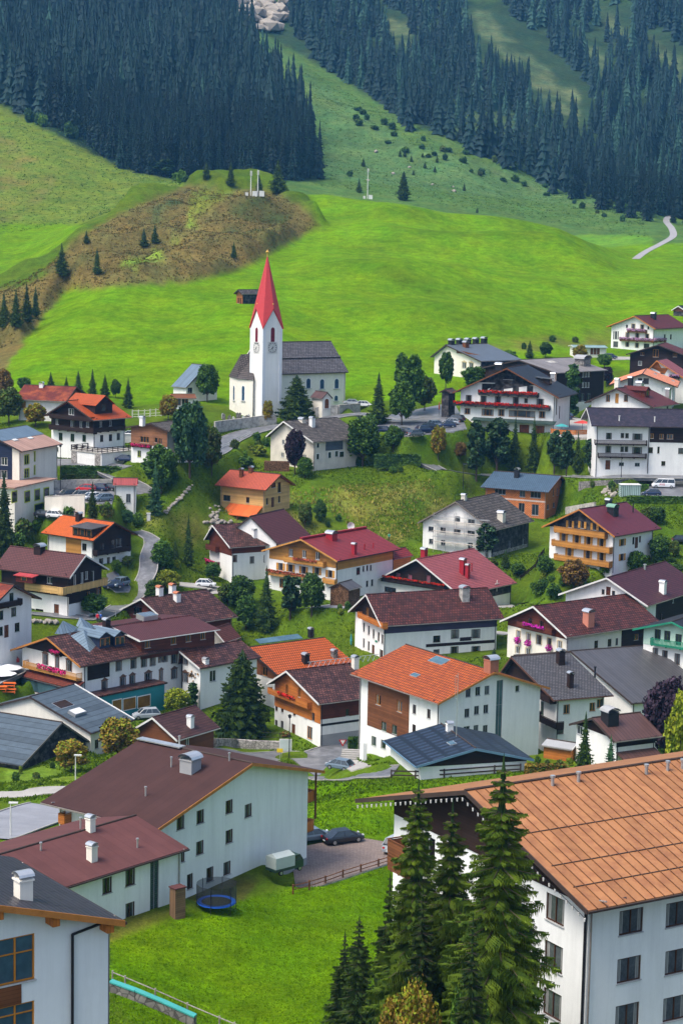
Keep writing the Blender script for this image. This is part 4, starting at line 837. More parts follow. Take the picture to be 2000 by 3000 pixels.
# 34 big chalet left
h = house("orange_roof_chalet", "large chalet with orange roofs, two dark brown balcony tiers and a garage terrace", "chalet", 1, P(1,615,518), 426, P(1,440,390), P(1,868,490), P(1,292,476), yb=P(1,0,803)[1],
      og=1.1, oe=1.1, wall=WHITE, roof=mat("fiery_orange_tiles",(.56,.10,.02),.6,'tile',var=.1,bump=.03), verge=VDARK)
h.clad('G', P(1,500,592), DKWOOD).clad('E', P(1,700,592), DKWOOD)
h.wins('G',1,[(400,625,1.2,1.7),(477,632,1.2,1.7),(554,636,1.1,1.5),(376,708,.9,1.0)],fm=F_GR,kind='t').wins('E',1,[(669,637,1.0,1.5),(727,632,1.0,1.5),(778,625,1.0,1.5),(690,648,.9,2.2)],fm=F_BR)
h.wins('G',1,[(378,528,1.0,1.2),(478,542,1.2,1.4),(535,546,1.0,1.4),(578,546,1.0,1.2),(470,462,1.8,1.4)],fm=F_WH,kind='c').wins('E',1,[(662,545,.9,1.2),(725,538,.9,1.2)],fm=F_WH)
h.balcony('G',1,(325,508),(600,522),1.1,DKWOOD,1.0); h.balcony('G',1,(322,580),(615,600),1.2,DKWOOD,1.0); h.balcony('E',1,(615,600),(825,580),1.2,DKWOOD,1.0)
h.dormer(1,(625,478),(715,452),2.2,'gable',DKWOOD,_M["fiery_orange_tiles"],1,F_BR,over=.6)
# garage block with terrace
(g0,z0)=ex(h,'G',P(1,470,690),5.0); (g1,_)=ex(h,'G',P(1,668,712),5.0); (g2,_)=ex(h,'E',P(1,852,690),2.0)
nn=Vector((g0[0],g0[1],0)); A=Vector((g0[0],g0[1],0)); B=Vector((g1[0],g1[1],0)); C=B+h.u*13; D=A+h.u*8
podium(h.root,[(A.x,A.y),(B.x,B.y),(C.x,C.y),(D.x,D.y)],z0-.9,h.zb-3,WHITE,CONC,"garage_block",.2)
k=MB(); 
for p,q in ((A,B),(B,C),(A,D)):
    ln=(q-p).length; D_=(q-p).normalized()
    for zz in (.25,.6,.95): k.box(p+Z*(z0-.7+zz),D_*ln,D_.cross(Z)*.08,Z*.16)
    for i in range(int(ln/1.6)+1): k.box(p+D_*i*1.6+Z*(z0-.7),D_*.12,D_.cross(Z)*.12,Z*1.15)
k.build("terrace_railing",DKWOOD,h.root)
t=(B-A).normalized(); k=MB(); mid=A+t*((B-A).length*.66); n_=-h.u
k.box(mid-t*1.4+n_*.03+Z*(h.zb-.2),t*2.7,n_*.05,Z*2.2); k.build("garage_door",F_WH,h.root)
for p in (A+t*.1,B-t*1.9): k=MB(); k.box(p+n_*.02+Z*(h.zb-3),t*1.6,n_*.12,Z*(z0-.9-h.zb+2.9)); k.build("stone_pier",STONEW,h.root)
# 35 red roof left behind
h = house("red_roof_farm", "long low farmhouse with patchy dark red roof at the foot of the meadow", "house", -1, P(1,440,392), 455, P(1,505,298), P(1,93,377), P(1,595,357), H=5.0,
      og=.8, oe=.9, wall=WHITE, roof=mat("patchy_red_tiles",(.22,.035,.02),.6,'tile',var=.15,bump=.03,vs=.2,col2=(.45,.10,.03)), verge=VDARK)
h.clad('G', P(1,520,370), MIDWOOD); h.wins('E',1,[(140,415,1.6,1.6)],fm=F_OR,gm=GOLDWOOD); h.chimney(1,(275,300),.8,.9,WHITE)
# 36 small tan boarded house
h = house("tan_house", "small brown boarded house with pink flower boxes beside the big leafy tree", "house", 1, P(1,1105,588), 414, P(1,985,537), P(1,1220,560), P(1,825,587), yb=P(1,0,800)[1], az=35, L=11,
      og=.8, oe=.9, wall=WHITE, roof=R_OLD, verge=VDARK)
h.clad('G', P(1,950,680), mat("tan_brown_boards",(.26,.12,.06),.8,'plank',p1=.2)); h.wins('G',1,[(950,645,2.4,1.3),(1052,655,1.0,1.2),(1025,648,.8,1.1)],fm=F_OR).wins('G',1,[(915,738,1.0,1.4)],fm=F_YE); h.balcony('G',1,(858,695),(985,697),.6,REDWOOD,.6,flowers=FL_PINK,fh=.5)
h.chimney(1,(935,540),1.2,.9,WHITE)
# 37 modern building far left
h = house("modern_building", "modern grey and dark blue building with lime green window frames and tan roof", "building", 1, P(1,145,722), 396, P(1,-100,597), P(1,412,672), None, yb=P(1,0,910)[1],
      og=.6, oe=.9, wall=CREAM, roof=R_TAN, verge=VDARK, gutter=VDARK)
h.clad('G', P(1,60,1000), BLUEW, x0=P(1,-60,800), x1=P(1,82,800)); h.wins('E',1,[(178,777,1.9,1.9),(178,866,1.9,1.8),(230,757,.5,2.0),(229,846,.5,1.9)],fm=F_YE,kind='t',trim=F_YE).wins('G',1,[(30,787,1.6,1.6),(28,872,1.6,1.6)],fm=F_WH,kind='c')
up=(h.v*h.w+Z*h.hz).normalized(); q=h.rp(P(1,220,622)); y0=(q-h.Pd).dot(up); k=MB(); k.box(h.Pd+up*y0+Z*.03-h.u*.05,h.u*(h.L+.1),up*((h.a-h.Pd).length-y0+.05),Z*.05); k.build("upper_roof_sheet",R_BME,h.roof)
h.skylight(1,(100,648),1.8,.8,m=VWHITE).skylight(1,(200,635),1.8,.8,m=VWHITE)
(a1,z1)=ex(h,'E',P(1,355,925),4.5); o,t,n=h.frame('E'); A=Vector((a1[0],a1[1],0)); B=A-h.u*16; zz=z1
podium(h.root,[(B.x,B.y),(A.x,A.y),((A-n*9).x,(A-n*9).y),((B-n*9).x,(B-n*9).y)],h.zb-.3,h.zb-9,CREAM,R_TAN,"podium",.9)
for p in ((95,1020),(180,1018),(245,1006),(305,996),(255,1110)):
    q=on_plane(P(1,*p),A,n); k=MB(); w_=1.9 if p[1]<1100 else 3.2; hh=2.0 if p[1]<1100 else 2.6
    k.box(q-t*(w_/2+.2)-Z*(hh/2+.2)+n*.02,t*(w_+.4),n*.06,Z*(hh+.4),1); k.box(q-t*w_/2-Z*hh/2+n*.085,t*w_,n*.02,Z*hh,0); k.build("podium_window",[GLASS,F_YE],h.root)
# 38 small tower hut
h = house("transformer_tower", "narrow white transformer tower with a red pent roof beside the car park", "tower", 1, P(1,742,942), 402, P(1,738,890), P(1,903,942), None, yb=P(1,0,1150)[1], az=88, w=1.4, rise=1.3,
      og=.35, oe=.4, wall=WHITE, roof=mat("wine_red_sheet",(.28,.05,.05),.5,'seam',p1=.35,p2=.1), verge=VDARK, th=.12)
h.wins('E',1,[(844,1030,.95,1.8)],fm=F_GY)
# 39 wedge roofed house near the church
h = house("steep_roof_house", "small white house with steep blue grey pent roof on the meadow left of the church", "house", -1, P(1,1222,303), 500, P(1,1358,155), P(1,1172,296), P(1,1440,300), H=4.0,
      og=.4, oe=.4, wall=WHITE, roof=R_BME, verge=VDARK, az=-48, L=5.5)
h.wins('G',1,[(1248,322,1.6,1.4)],fm=F_GY)
h = house("cemetery_hall", "low open hall with brown shingle roof and orange posts near the churchyard", "building", 1, P(1,1130,372), 482, P(1,1010,338), P(1,1290,360), None, H=2.6, og=.5, oe=.5, wall=WHITE, roof=MIDWOOD, verge=ORWOOD, th=.2, az=80, w=3.5, rise=.7)
h.wins('E',1,[(1160,385,1.6,1.6),(1215,385,1.6,1.6)],fm=F_OR)
# 40 grey-roofed upper right
h = house("slate_roof_house", "cream house with plain slate grey roof and a row of five vents above the village", "house", 1, P(3,240,353), 535, P(3,10,246), P(3,515,330), P(3,-90,300), yb=P(3,0,478)[1], az=50,
      og=.8, oe=.8, wall=CREAM, roof=mat("slate_grey_sheet",(.085,.105,.13),.5,var=.1), verge=VDARK)
h.clad('E',P(3,350,420),BKWOOD); h.clad('G',P(3,60,300),MIDWOOD,x1=P(3,82,300)); h.wins('G',3,[(132,382,1.6,1.6),(178,385,1.6,1.6),(130,450,1.4,1.4)],fm=F_WH,kind='cT'+'t',trim=mat("ochre_trim",(.5,.4,.3)))
h.chimney(3,(142,262),1.2,1.3,MIDWOOD)
for p in ((48,243),(100,240),(155,238),(208,234),(262,230)): h.chimney(3,p,1.0,1.3,IRON)
# 41 big dark building
h = house("dark_building", "broad dark boarded building with flat grey sheet roof behind the geranium hotel", "building", 1, P(3,735,431), 512, P(3,490,346), P(3,1072,412), None, H=11,
      og=.6, oe=.6, wall=DKWOOD, roof=mat("grey_sheet_roof",(.17,.16,.16),.7,'seam',var=.2,p1=2.5,p2=.03), verge=VDARK)
h.clad('E', P(3,930,565), WHITE, off=.04, zlow=P(3,930,700)); h.wins('E',3,[(912,440),(930,440),(948,440),(910,510),(928,510),(946,510)],.9,1.4,F_WH).wins('E',3,[(908,590,1.3,2.0),(928,590,1.3,2.0),(948,590,1.3,2.0)],fm=F_GY)
h.skylight(3,(705,360),3,2,m=CONC); h.chimney(3,(908,378),1.5,3.0,STONED,GREYR)
# 42 upper right white guesthouse
h = house("guesthouse", "white guesthouse with red roof and lilac flower balconies high on the right", "house", 1, P(19,1140,592), 596, P(19,820,393), P(19,1660,578), P(19,392,603), yb=P(19,0,945)[1], az=38,
      og=1.0, oe=1.2, wall=WHITE, roof=R_RED, verge=VWOOD, gutter=VDARK)
h.wins('G',19,[(803,555),(938,567),(714,685),(862,697),(1015,705),(710,830),(858,845)],1.2,1.4,F_BR,'ct',trim=_M["ochre_trim"]).wins('G',19,[(705,552,.6,.9),(1032,577,.6,.9),(1005,855,1.9,1.4),(533,828,1.7,1.7)],fm=F_BR).wins('G',19,[(503,690,.4,2.4),(537,690,.8,2.4),(570,690,.4,2.4)],fm=F_GY)
h.wins('E',19,[(1285,710,1.0,1.3),(1378,715,1.0,1.5)],fm=F_BR)
h.balcony('G',19,(705,640),(988,655),1.0,MIDWOOD,.9,flowers=FL_MIX,fh=.7); h.balcony('G',19,(588,770),(1105,800),1.0,MIDWOOD,.9,flowers=FL_MIX,fh=.7); h.balcony('E',19,(1110,795),(1310,790),.8,MIDWOOD,.9,flowers=FL_MIX,fh=.7); h.chimney(19,(1110,435),1.4,1.3,IRON)
# 43 dark brown
h = house("dark_chalet", "very dark brown chalet with red roof edges at the right picture edge", "chalet", 1, P(19,1640,1015), 538, P(19,1180,836), P(19,1900,960), P(19,690,986), H=6.5, L=16,
      og=1.0, oe=1.0, wall=DKWOOD, roof=R_RED, verge=VDARK)
h.wins('G',19,[(1146,965),(1232,965)],1.5,2.1,F_OR).wins('G',19,[(1440,998,1.1,.9),(940,975,1.0,.8)],fm=F_OR).wins('G',19,[(905,1118,1.0,1.2),(965,1118,1.2,1.0)],fm=F_WH,kind='c')
# 45 then 44, 46
h = house("gold_gable_house", "white house with orange boarded gable top and faded pink roof at the right edge", "house", 1, P(19,1620,1372), 505, P(19,1160,1077), P(19,1340,1040), P(19,905,1200), H=6.5, az=22, L=11,
      og=.9, oe=.8, wall=WHITE, roof=R_PNK, verge=VWOOD)
h.clad('G', P(19,1200,1190), ORWOOD); h.wins('G',19,[(1250,1248,1.2,1.2)],fm=F_BR); h.balcony('G',19,(1350,1350),(1500,1360),1.0,DKWOOD,.9,flowers=FL_MIX)
h = house("salmon_roof_house", "white house with wide low salmon coloured sheet roof", "house", 1, P(19,1478,1484), 482, P(19,945,1277), None, P(19,430,1450), H=6.0, az=11, L=22,
      og=1.2, oe=1.2, wall=WHITE, roof=R_SAL, verge=VDARK, gutter=VDARK)
h.wins('G',19,[(905,1378,1.0,.9),(998,1392,1.3,1.4)],fm=F_BR); h.chimney(19,(868,1228),1.5,1.8,WHITE) if False else None; h.skylight(19,(1140,1290),1.2,.8,z=.3).skylight(19,(1410,1395),1.2,.8,z=.3)
h = house("saint_niche_house", "white house with dark red roof and a golden saint painted in a gable niche", "house", 1, P(19,1110,1792), 458, P(19,535,1502), P(19,1510,1667), P(19,55,1692), H=6.0,
      og=1.1, oe=1.3, wall=WHITE, roof=R_RED, verge=VDARK)
h.wins('G',19,[(417,1650,1.1,1.6),(690,1655,1.1,1.6)],fm=F_OR,kind='c').wins('G',19,[(552,1655,.9,2.2)],fm=GOLD,gm=F_OR).wins('E',19,[(1330,1745,1.0,1.6)],fm=F_GR)
h.chimney(19,(555,1480),1.6,1.0,CREAM,WHITE).chimney(19,(760,1430),1.3,1.0,IRON).chimney(19,(905,1500),1.2,1.4,ZINC).chimney(19,(1335,1640),1.8,1.0,ZINC).pipe(19,(1250,1545),.6); h.dormer(19,(985,1640),(1035,1625),1.6,'gable',REDWOOD,R_RED,1)
# 47 pavilion
h = house("pavilion", "low pavilion with thin pale green flat roof and brown slatted panels", "building", 1, P(3,850,262), 580, P(3,700,240), P(3,1075,262), None, H=2.9, az=85, w=4, rise=.35, og=.4, oe=.5, wall=CREAM, roof=mat("pale_green_sheet",(.20,.30,.30),.5), th=.12, verge=VWHITE)
h.wins('E',3,[(990,282,2.9,2.0),(1035,282,2.9,2.0)],fm=F_WH,gm=MIDWOOD)
# 48 hut, 49 hay barn
h = house("hut", "small dark log hut on the grass at the right edge of the meadow", "hut", 1, P(19,1600,312), 640, P(19,1490,240), P(19,1750,280), P(19,1385,300), yb=P(19,0,405)[1], og=.5, oe=.5, wall=BKWOOD, roof=R_CHA, verge=VWHITE, L=6); h.clad('G',P(19,1490,325),MIDWOOD)
h = house("hay_barn", "little hay barn with orange gable and dark side alone on the green hill", "barn", 1, P(17,330,976), 610, P(17,255,890), P(17,830,968), P(17,170,964), yb=P(17,0,1182)[1], og=.8, oe=.4, wall=BKWOOD, roof=R_OLD, verge=VDARK)
h.clad('G',P(17,290,1300),mat("orange_weathered_boards",(.38,.14,.04),.8,'plank',p1=.25,var=.3)); h.wins('G',17,[(270,1110,.8,1.6),(315,1120,.8,1.7)],fm=REDWOOD,gm=REDWOOD)
# 50 green trimmed hotel
h = house("green_trim_hotel", "pale green hotel with green fretwork balcony at the right picture edge", "hotel", 1, P(6,1720,1062), 303, P(6,1492,944), P(6,2000,1000), P(6,1235,1016), H=13.0, L=16, az=36,
      og=1.2, oe=1.4, wall=WHITE, roof=R_CHA, verge=GREENP, gutter=GREENP)
h.clad('G', P(6,1450,1110), mat("mint_render",(.45,.62,.52),.9)); h.wins('G',6,[(1400,1030,1.1,1.8),(1463,1040,1.1,1.8),(1537,1062,1.1,1.8)],fm=F_GR,kind='t',trim=GREENP).wins('G',6,[(1384,1152,1.0,1.8),(1447,1168,1.0,1.8),(1528,1190,1.0,1.8),(1378,1255,1.1,1.3),(1442,1277,1.1,1.6)],fm=F_BR,kind='c').door('G',6,(1524,1295))
h.balcony('G',6,(1350,1090),(1640,1145),1.1,GREENP,1.1,'bal')
x,z=h.loc('G',P(6,1407,1222),.05); o,t,n=h.frame('G'); k=MB(); k.box(Vector((o.x,o.y,z-.3))+t*(x-1.6)+n*.02,t*3.4,n*.06,Z*.7); k.build("sign_board",mat("cream_sign",(.75,.70,.45),.6),h.root)
# 51/52 small ones
h = house("dark_barn", "dark timber barn partly hidden by trees left of the geranium hotel", "barn", 1, P(3,40,560), 474, P(3,5,538), P(3,90,552), None, H=4.5, og=.4, oe=.5, wall=BKWOOD, roof=R_BRN, verge=VDARK)
h.balcony('E',3,(0,665),(60,665),.8,DKWOOD,.9,flowers=FL_MAG) if False else None
h = house("red_shed", "low shed with red brown tiles behind the inn roof", "shed", 1, P(5,130,1078), 340, P(5,55,990), P(5,236,1042), None, H=3.2, og=.3, oe=.4, wall=CONC, roof=mat("red_brown_tiles",(.16,.05,.035),.6,'tile',bump=.03), verge=VWHITE)
# ------------------------------------------------------------------ the church
CH = House("church", "white parish church with grey shingle nave roof and a tall pointed red spire", "church", 1, P(2,440,327), 490, P(2,327,119), P(2,943,318), None, yb=P(2,0,590)[1], az=54,
           og=.5, oe=.6, wall=CREAM, roof=mat("grey_violet_shingles",(.15,.145,.16),.75,'tile',var=.2,p1=.5,p2=.5,bump=.04), verge=CREAM, gutter=VDARK); HOUSES.append(CH)
def arch(parent, c, t, n, w, h, glass, trim=WHITE, point=True, name="window", tw=.22):
    def prof(w, h, e):
        p = [(-w/2 - e, -e * .3), (w/2 + e, -e * .3), (w/2 + e, h - w/2)]
        for i in range(1, 8):
            a = math.pi * i / 8; k = 1.35 if point else 1.0
            x = (w/2 + e) * math.cos(a); z = h - w/2 + (w/2 * k + e) * (math.sin(a) ** (.9 if point else 1)); p.append((x, z))
        return p + [(-w/2 - e, h - w/2)]
    for pr, off, m, nm in ((prof(w, h, tw), .05, trim, "surround"), (prof(w, h, 0), .075, glass, "pane")):
        k = MB(); A = [c + t * x + Z * z + n * off for x, z in pr]; B = [q - n * (off + .02) for q in A]; k.face(A)
        for i in range(len(A)): k.face((A[i], A[(i+1) % len(A)], B[(i+1) % len(A)], B[i]))
        if nm == "surround": o = k.build(name, m, parent)
        else: k.build("pane", m, o)
    k = MB(); k.box(c - t * (w/2 + .3) + n * .02 - Z * .2, t * (w + .6), n * .25, Z * .14); k.build("sill", SILL, o)
    return o
BGL = mat("leaded_blue_glass", (.03,.07,.13), .2, var=.5, vs=2); RGL = mat("red_louvres", (.16,.01,.03), .6, 'plank', p1=.25)
for p in ((1108,388),(1275,383),(952,380)):
    x,z=CH.loc('E',P(18,*p)); o,t,n=CH.frame('E'); arch(CH.root, Vector((o.x,o.y,z))+t*x, t, n, 1.2, 2.4, BGL, point=False)
x,z=CH.loc('E',P(18,1270,525)); arch(CH.root, Vector((o.x,o.y,z))+t*x, t, n, 1.0, 1.3, BGL, point=False)
for zz in (.46,):   # step in the roof
    k=MB(); up=(CH.v*CH.w+Z*CH.hz); q=CH.Pd+up*zz; nn=CH.u.cross(up).normalized(); nn=nn if nn.z>0 else -nn; k.box(q, CH.u*CH.L, up.normalized()*.5, nn*.28); k.build("roof_step", CH.roofm, CH.roof)
# tower
TU, TV = CH.u, CH.v; T0 = at((769, 1100), 481); T0.z = 0
zb_ = solve1(T0, Z, ky((0, 1211))); ze_ = solve1(T0, Z, ky((0, 959))); lu = solve1(Vector((T0.x,T0.y,ze_)), TU, kx((822.6, 0))); lv = solve1(Vector((T0.x,T0.y,ze_)), TV, kx((731.5, 0)))
S_ = (lu + lv) / 2; zg_ = solve1(T0 + TU * S_/2, Z, ky((0, 903))); ctr = T0 + (TU + TV) * S_/2; zt_ = solve1(ctr, Z, ky((0, 746)))
tw = MB(); cs = [T0, T0 + TU * S_, T0 + (TU + TV) * S_, T0 + TV * S_]
for i in range(4):
    p, q = cs[i], cs[(i+1) % 4]; m = (p + q) / 2; tw.face((p + Z*(zb_-4), q + Z*(zb_-4), q + Z*ze_, m + Z*zg_, p + Z*ze_))
tower = tw.build("tower", WHITE, CH.root)
qn = MB()
for i in range(4):
    p = cs[i]; 
    for (dx, dy) in ((TU, TV),):
        pc = p + (ctr - p).normalized() * (.40 * 1.414 - .07 * 1.414); qn.cbox((pc.x, pc.y, zb_ + 2), .8, .8, ze_ - zb_ - 2.4, 0, math.atan2(TU.y, TU.x))
qn.build("corner_pilasters", mat("pale_quoins",(.70,.73,.77),.9,var=.04), tower)
sp = MB(); tip = ctr + Z * zt_; e_ = .35
for i in range(4):
    p, q = cs[i], cs[(i+1) % 4]; m = (p + q) / 2; out = (m - ctr).normalized() if (m-ctr).length else Z; cp_ = (p - ctr); cq = (q - ctr); cp_.z = cq.z = 0
    P0 = p + cp_.normalized() * e_ * 1.1 + Z * (ze_ - .25); Q0 = q + cq.normalized() * e_ * 1.1 + Z * (ze_ - .25); o2 = Vector((out.x, out.y, 0)).normalized(); M0 = m + o2 * e_ + Z * (zg_ + .1)
    sp.face((P0, M0, tip)); sp.face((M0, Q0, tip)); d = Z * .28; sp.face((P0 - d, M0 - d, M0, P0)); sp.face((M0 - d, Q0 - d, Q0, M0))
    sp.face((P0 - d, p + Z * (ze_ - .4), m + Z * (zg_ - .3), M0 - d)); sp.face((M0 - d, m + Z * (zg_ - .3), q + Z * (ze_ - .4), Q0 - d))
spire = sp.build("spire", mat("red_spire_shingles", (.46,.045,.05), .5, var=.12, vs=2, bump=.01), CH.root)
fi = MB(); fi.tube(tip - Z * .6, tip + Z * 1.3, .12, .05, 8); fi.lathe(tip + Z * .3, [(0, 0), (.3, .12), (.42, .35), (.3, .6), (0, .7)], 10)
for i in range(4):
    m = (cs[i] + cs[(i+1) % 4]) / 2 + Z * zg_; fi.tube(m, m + Z * 1.1, .09, n=6); fi.lathe(m + Z * .8, [(0, 0), (.22, .1), (.22, .3), (0, .45)], 8)
fi.build("finials", GOLD, spire)
for (o_, t_, n_2, px) in ((T0, TU, -TV, ((933,1940),(942,2065))), (T0 + TV * S_, -TV, -TU, ((635,1940),(625,2063)))):
    for kind_, p in zip(("win", "clock"), px):
        q = on_plane(P(17, *p), o_, n_2)
        x = (q - o_).dot(t_); c = o_ + t_ * S_/2; c.z = q.z
        if kind_ == "win": arch(tower, c - Z * .1, t_, n_2, 1.1, 3.3, RGL, name="belfry_window")
        else:
            k = MB(); R_ = 1.25; dirs = [t_ * math.sin(a) + Z * math.cos(a) for a in [i * math.pi / 12 for i in range(24)]]
            k.box(c - t_ * 1.4 - Z * 1.4 + n_2 * .0, t_ * 2.8, n_2 * .04, Z * 2.8, 0)
            k.face([c + d * R_ + n_2 * .06 for d in dirs], 0)
            for i in range(12): d = dirs[i * 2]; s2 = d.cross(n_2); k.face([c + d * .85 - s2 * .06 + n_2 * .07, c + d * .85 + s2 * .06 + n_2 * .07, c + d * 1.2 + s2 * .07 + n_2 * .07, c + d * 1.2 - s2 * .07 + n_2 * .07], 1)
            for i in range(24): d, d2 = dirs[i], dirs[(i+1) % 24]; k.face([c + d * 1.22 + n_2 * .065, c + d2 * 1.22 + n_2 * .065, c + d2 * 1.29 + n_2 * .065, c + d * 1.29 + n_2 * .065], 1)
            clk = k.build("clock_face", [VWHITE, IRON], tower)
            k = MB()
            for a, ln, w2_ in ((math.pi, 1.1, .08), (math.radians(225), .75, .12)): d = t_ * math.sin(a) + Z * math.cos(a); s2 = d.cross(n_2); k.face([c - d * .25 - s2 * w2_ + n_2 * .09, c - d * .25 + s2 * w2_ + n_2 * .09, c + d * ln + s2 * w2_ * .5 + n_2 * .09, c + d * ln - s2 * w2_ * .5 + n_2 * .09])
            k.build("clock_hands", IRON, clk)
# choir with polygonal end
ez = at(P(18,205,275), 486); E = []
for p, Y in ((P(18,36,262), 494), (P(18,132,270), 487), (P(18,322,278), 482.5)): q = at(p, Y); q.z = ez.z; E.append(q)
E += [E[2] + TV * 3 + TU * 3, E[0] + TU * 9 + TV * 2]
k = MB(); zz0 = zb_ - 3; ins_ = sum(E, Vector()) / 5; I = [q + (ins_ - q).normalized() * .45 for q in E]
for i in range(5): p, q = I[i], I[(i+1) % 5]; k.face((Vector((p.x,p.y,zz0)), Vector((q.x,q.y,zz0)), q - Z*.1, p - Z*.1))
k.build("choir", CREAM, CH.root)
k = MB(); A_p = at(P(2,237,197), 489); B_p = at(P(2,330,193), 489)
for i in range(2): k.face((E[i], E[i+1], (B_p if i == 1 else A_p)) if i == 0 else (E[1], E[2], B_p, A_p))
k.face((E[4], E[0], A_p)); k.face((E[3], E[4], A_p, B_p)); k.face((E[2], E[3], B_p)); k.face(E[::-1]); k.build("choir_roof", mat("brown_grey_shingles",(.13,.11,.105),.75,'tile',var=.2,p1=.5,p2=.5,bump=.04), CH.root)
for a, b_, p, h_ in ((I[1], I[2], P(18,206,522), 3.4), (I[0], I[1], P(18,100,518), 3.4)):
    t_ = (b_ - a); t_.z = 0; t_.normalize(); n_2 = Vector((t_.y, -t_.x, 0)); q = on_plane(p, a, n_2); arch(CH.root, q, t_, n_2, 1.0, h_, BGL)
PO = House("church_porch", None, None, -1, P(18,1112,500), 478, P(18,1172,428), P(18,1057,495), P(18,1232,492), yb=P(18,0,622)[1], az=-36, parent=CH.root, og=.3, oe=.25, wall=CREAM, roof=R_BRM, verge=VDARK, ctrl=False, L=5, th=.12); HOUSES.append(PO)
o, t, n = PO.frame('G'); x, z = PO.loc('G', P(18,1162,612)); arch(CH.root, Vector((o.x,o.y,z)) + t * PO.Ww/2, t, n, 1.2, 2.3, MIDWOOD, name="door", point=False)
for h in HOUSES: h.finish()
# ------------------------------------------------------------------ terrain: one height field from surveyed points
def cp(x, y, Y, w=.15):
    q = at((x, y), Y); CTRL.append((q.x, q.y, q.z, w))
for c in [(1720,3340,117),(330,3300,95),(500,3120,130),(600,2990,152),(320,2745,168),(860,2560,197,.02),(1000,2600,192),(1120,2530,205),(1100,2450,218,.05),(880,2430,220,.05),(700,2640,186),
          (870,2290,284),(1050,2275,287),(1200,2330,268),(1500,2290,262),(1700,2290,255),(1300,2420,235),(850,2225,297),(1000,2235,296),(700,2200,303),(1050,2170,306),
          (60,2250,278),(200,2280,262),(0,2350,240),(100,2410,225),(0,2450,205),(250,2270,270),(560,2150,310),(250,2080,315),(30,2050,318),(20,1960,318),(100,1880,328),
          (700,2130,315),(780,1960,352),(850,1810,372),(950,1800,372),(700,1760,375),(560,1720,372),(480,1760,366),(410,1720,362),(430,1640,376),(420,1560,392),(330,1790,348),
          (620,1600,398),(560,1540,405),(640,1470,412),(800,1450,425),(1000,1500,420),(1150,1470,430),(1300,1450,432),(950,1390,440),(1200,1400,440),(1380,1440,425),(1050,1580,412),
          (1200,1560,412),(1600,1650,390),(1560,1780,365),(1700,1800,345),(1900,1560,392),(1980,1430,430),(1900,1440,424),(1650,1425,438),(1500,1390,446),(1400,1320,455),(1560,1330,462),
          (1220,1260,462),(1300,1230,468),(1400,1210,470),(1060,1190,478),(900,1230,472),(760,1220,482),(640,1290,455),(700,1260,470),(590,1420,418),(480,1420,412),(380,1370,418),(260,1410,408),(380,1440,402),(200,1500,388),
          (600,1230,480),(500,1230,482),(420,1190,500),(640,1190,492),(300,1180,500),(130,1170,498),(20,1250,470),(0,1330,430),(20,1650,355),
          (1180,1180,500),(1350,1130,530),(1600,1060,560),(1680,1090,545),(1780,1040,595),(1900,1140,500),(1980,1190,470),(1700,1300,460),
          # green hill
          (700,1150,515),(1000,1150,515),(1000,1080,545),(300,1110,530),(100,1040,560),(60,1000,590),(690,893,620,.03),(1300,985,590),(1700,1000,612),(400,1000,570),(900,1000,580),
          (1500,870,690),(1000,800,690),(1900,860,700),(1300,800,715),(600,830,650),(350,832,640),(450,920,612),(1700,800,745),(1200,880,650),
          (950,700,775),(700,720,745),(1200,700,790),(1500,740,780),(1000,640,835),(1300,660,850),(900,600,852),
          (830,567,880,.03),(960,574,890,.03),(1080,592,895,.03),(1200,607,898,.03),(1300,627,900,.03),(1500,660,900,.03),(1700,702,900,.03),(1830,762,850),(2000,790,800),(2080,800,800),
          (560,545,860,.03),(700,562,878,.03),(430,605,832,.03),(280,655,800,.03),(200,705,780),(140,790,745),(60,840,710),(0,975,625),(-60,990,620),(500,700,760),(330,740,745),
          (700,680,780),(600,640,810),(850,680,790),
          # behind the crest, the far meadows
          (1100,560,1050),(1300,600,1030),(1500,635,1030),(1900,660,1000),(1800,720,955),(1950,740,900),(2050,700,960),(1700,690,985),
          (400,575,985),(250,640,905),(100,600,950),(0,510,1020),(0,420,1085),(0,320,1165),(-80,310,1180),(300,480,1070),(500,540,1020),(100,700,880),(50,830,770),(130,650,915),(-60,700,860),(200,380,1120),
          (680,556,1000),(850,548,1000),
          # mountains
          (600,535,1060),(700,530,1080),(940,525,1080),(300,300,1240),(0,150,1340),(300,0,1450),(0,-200,1560),(500,400,1160),(700,300,1230),(700,0,1500),(850,380,1170),(700,-200,1650),
          (1000,300,1300),(1200,450,1180),(850,150,1430),(750,60,1520),(1200,350,1270),(1600,530,1200),(1880,620,1120),(2050,640,1130),(1400,420,1240),(1400,200,1420),(1200,0,1600),(1000,150,1450),
          (1700,0,1650),(1900,300,1400),(2080,300,1400),(1600,350,1330),(1750,450,1250),(1400,-200,1800),(2000,-200,1800),(1000,-200,1750)]: cp(*c)
for c in [(1850,1456,416),(2000,1456,416),(1900,1418,438),(2000,1418,438),(1665,1522,424),(1700,1480,425),(100,1522,392),(150,1515,395),(60,1510,396),(60,2075,304),(140,2095,304),(300,1680,366),(960,1420,436)]: cp(*c, .02)
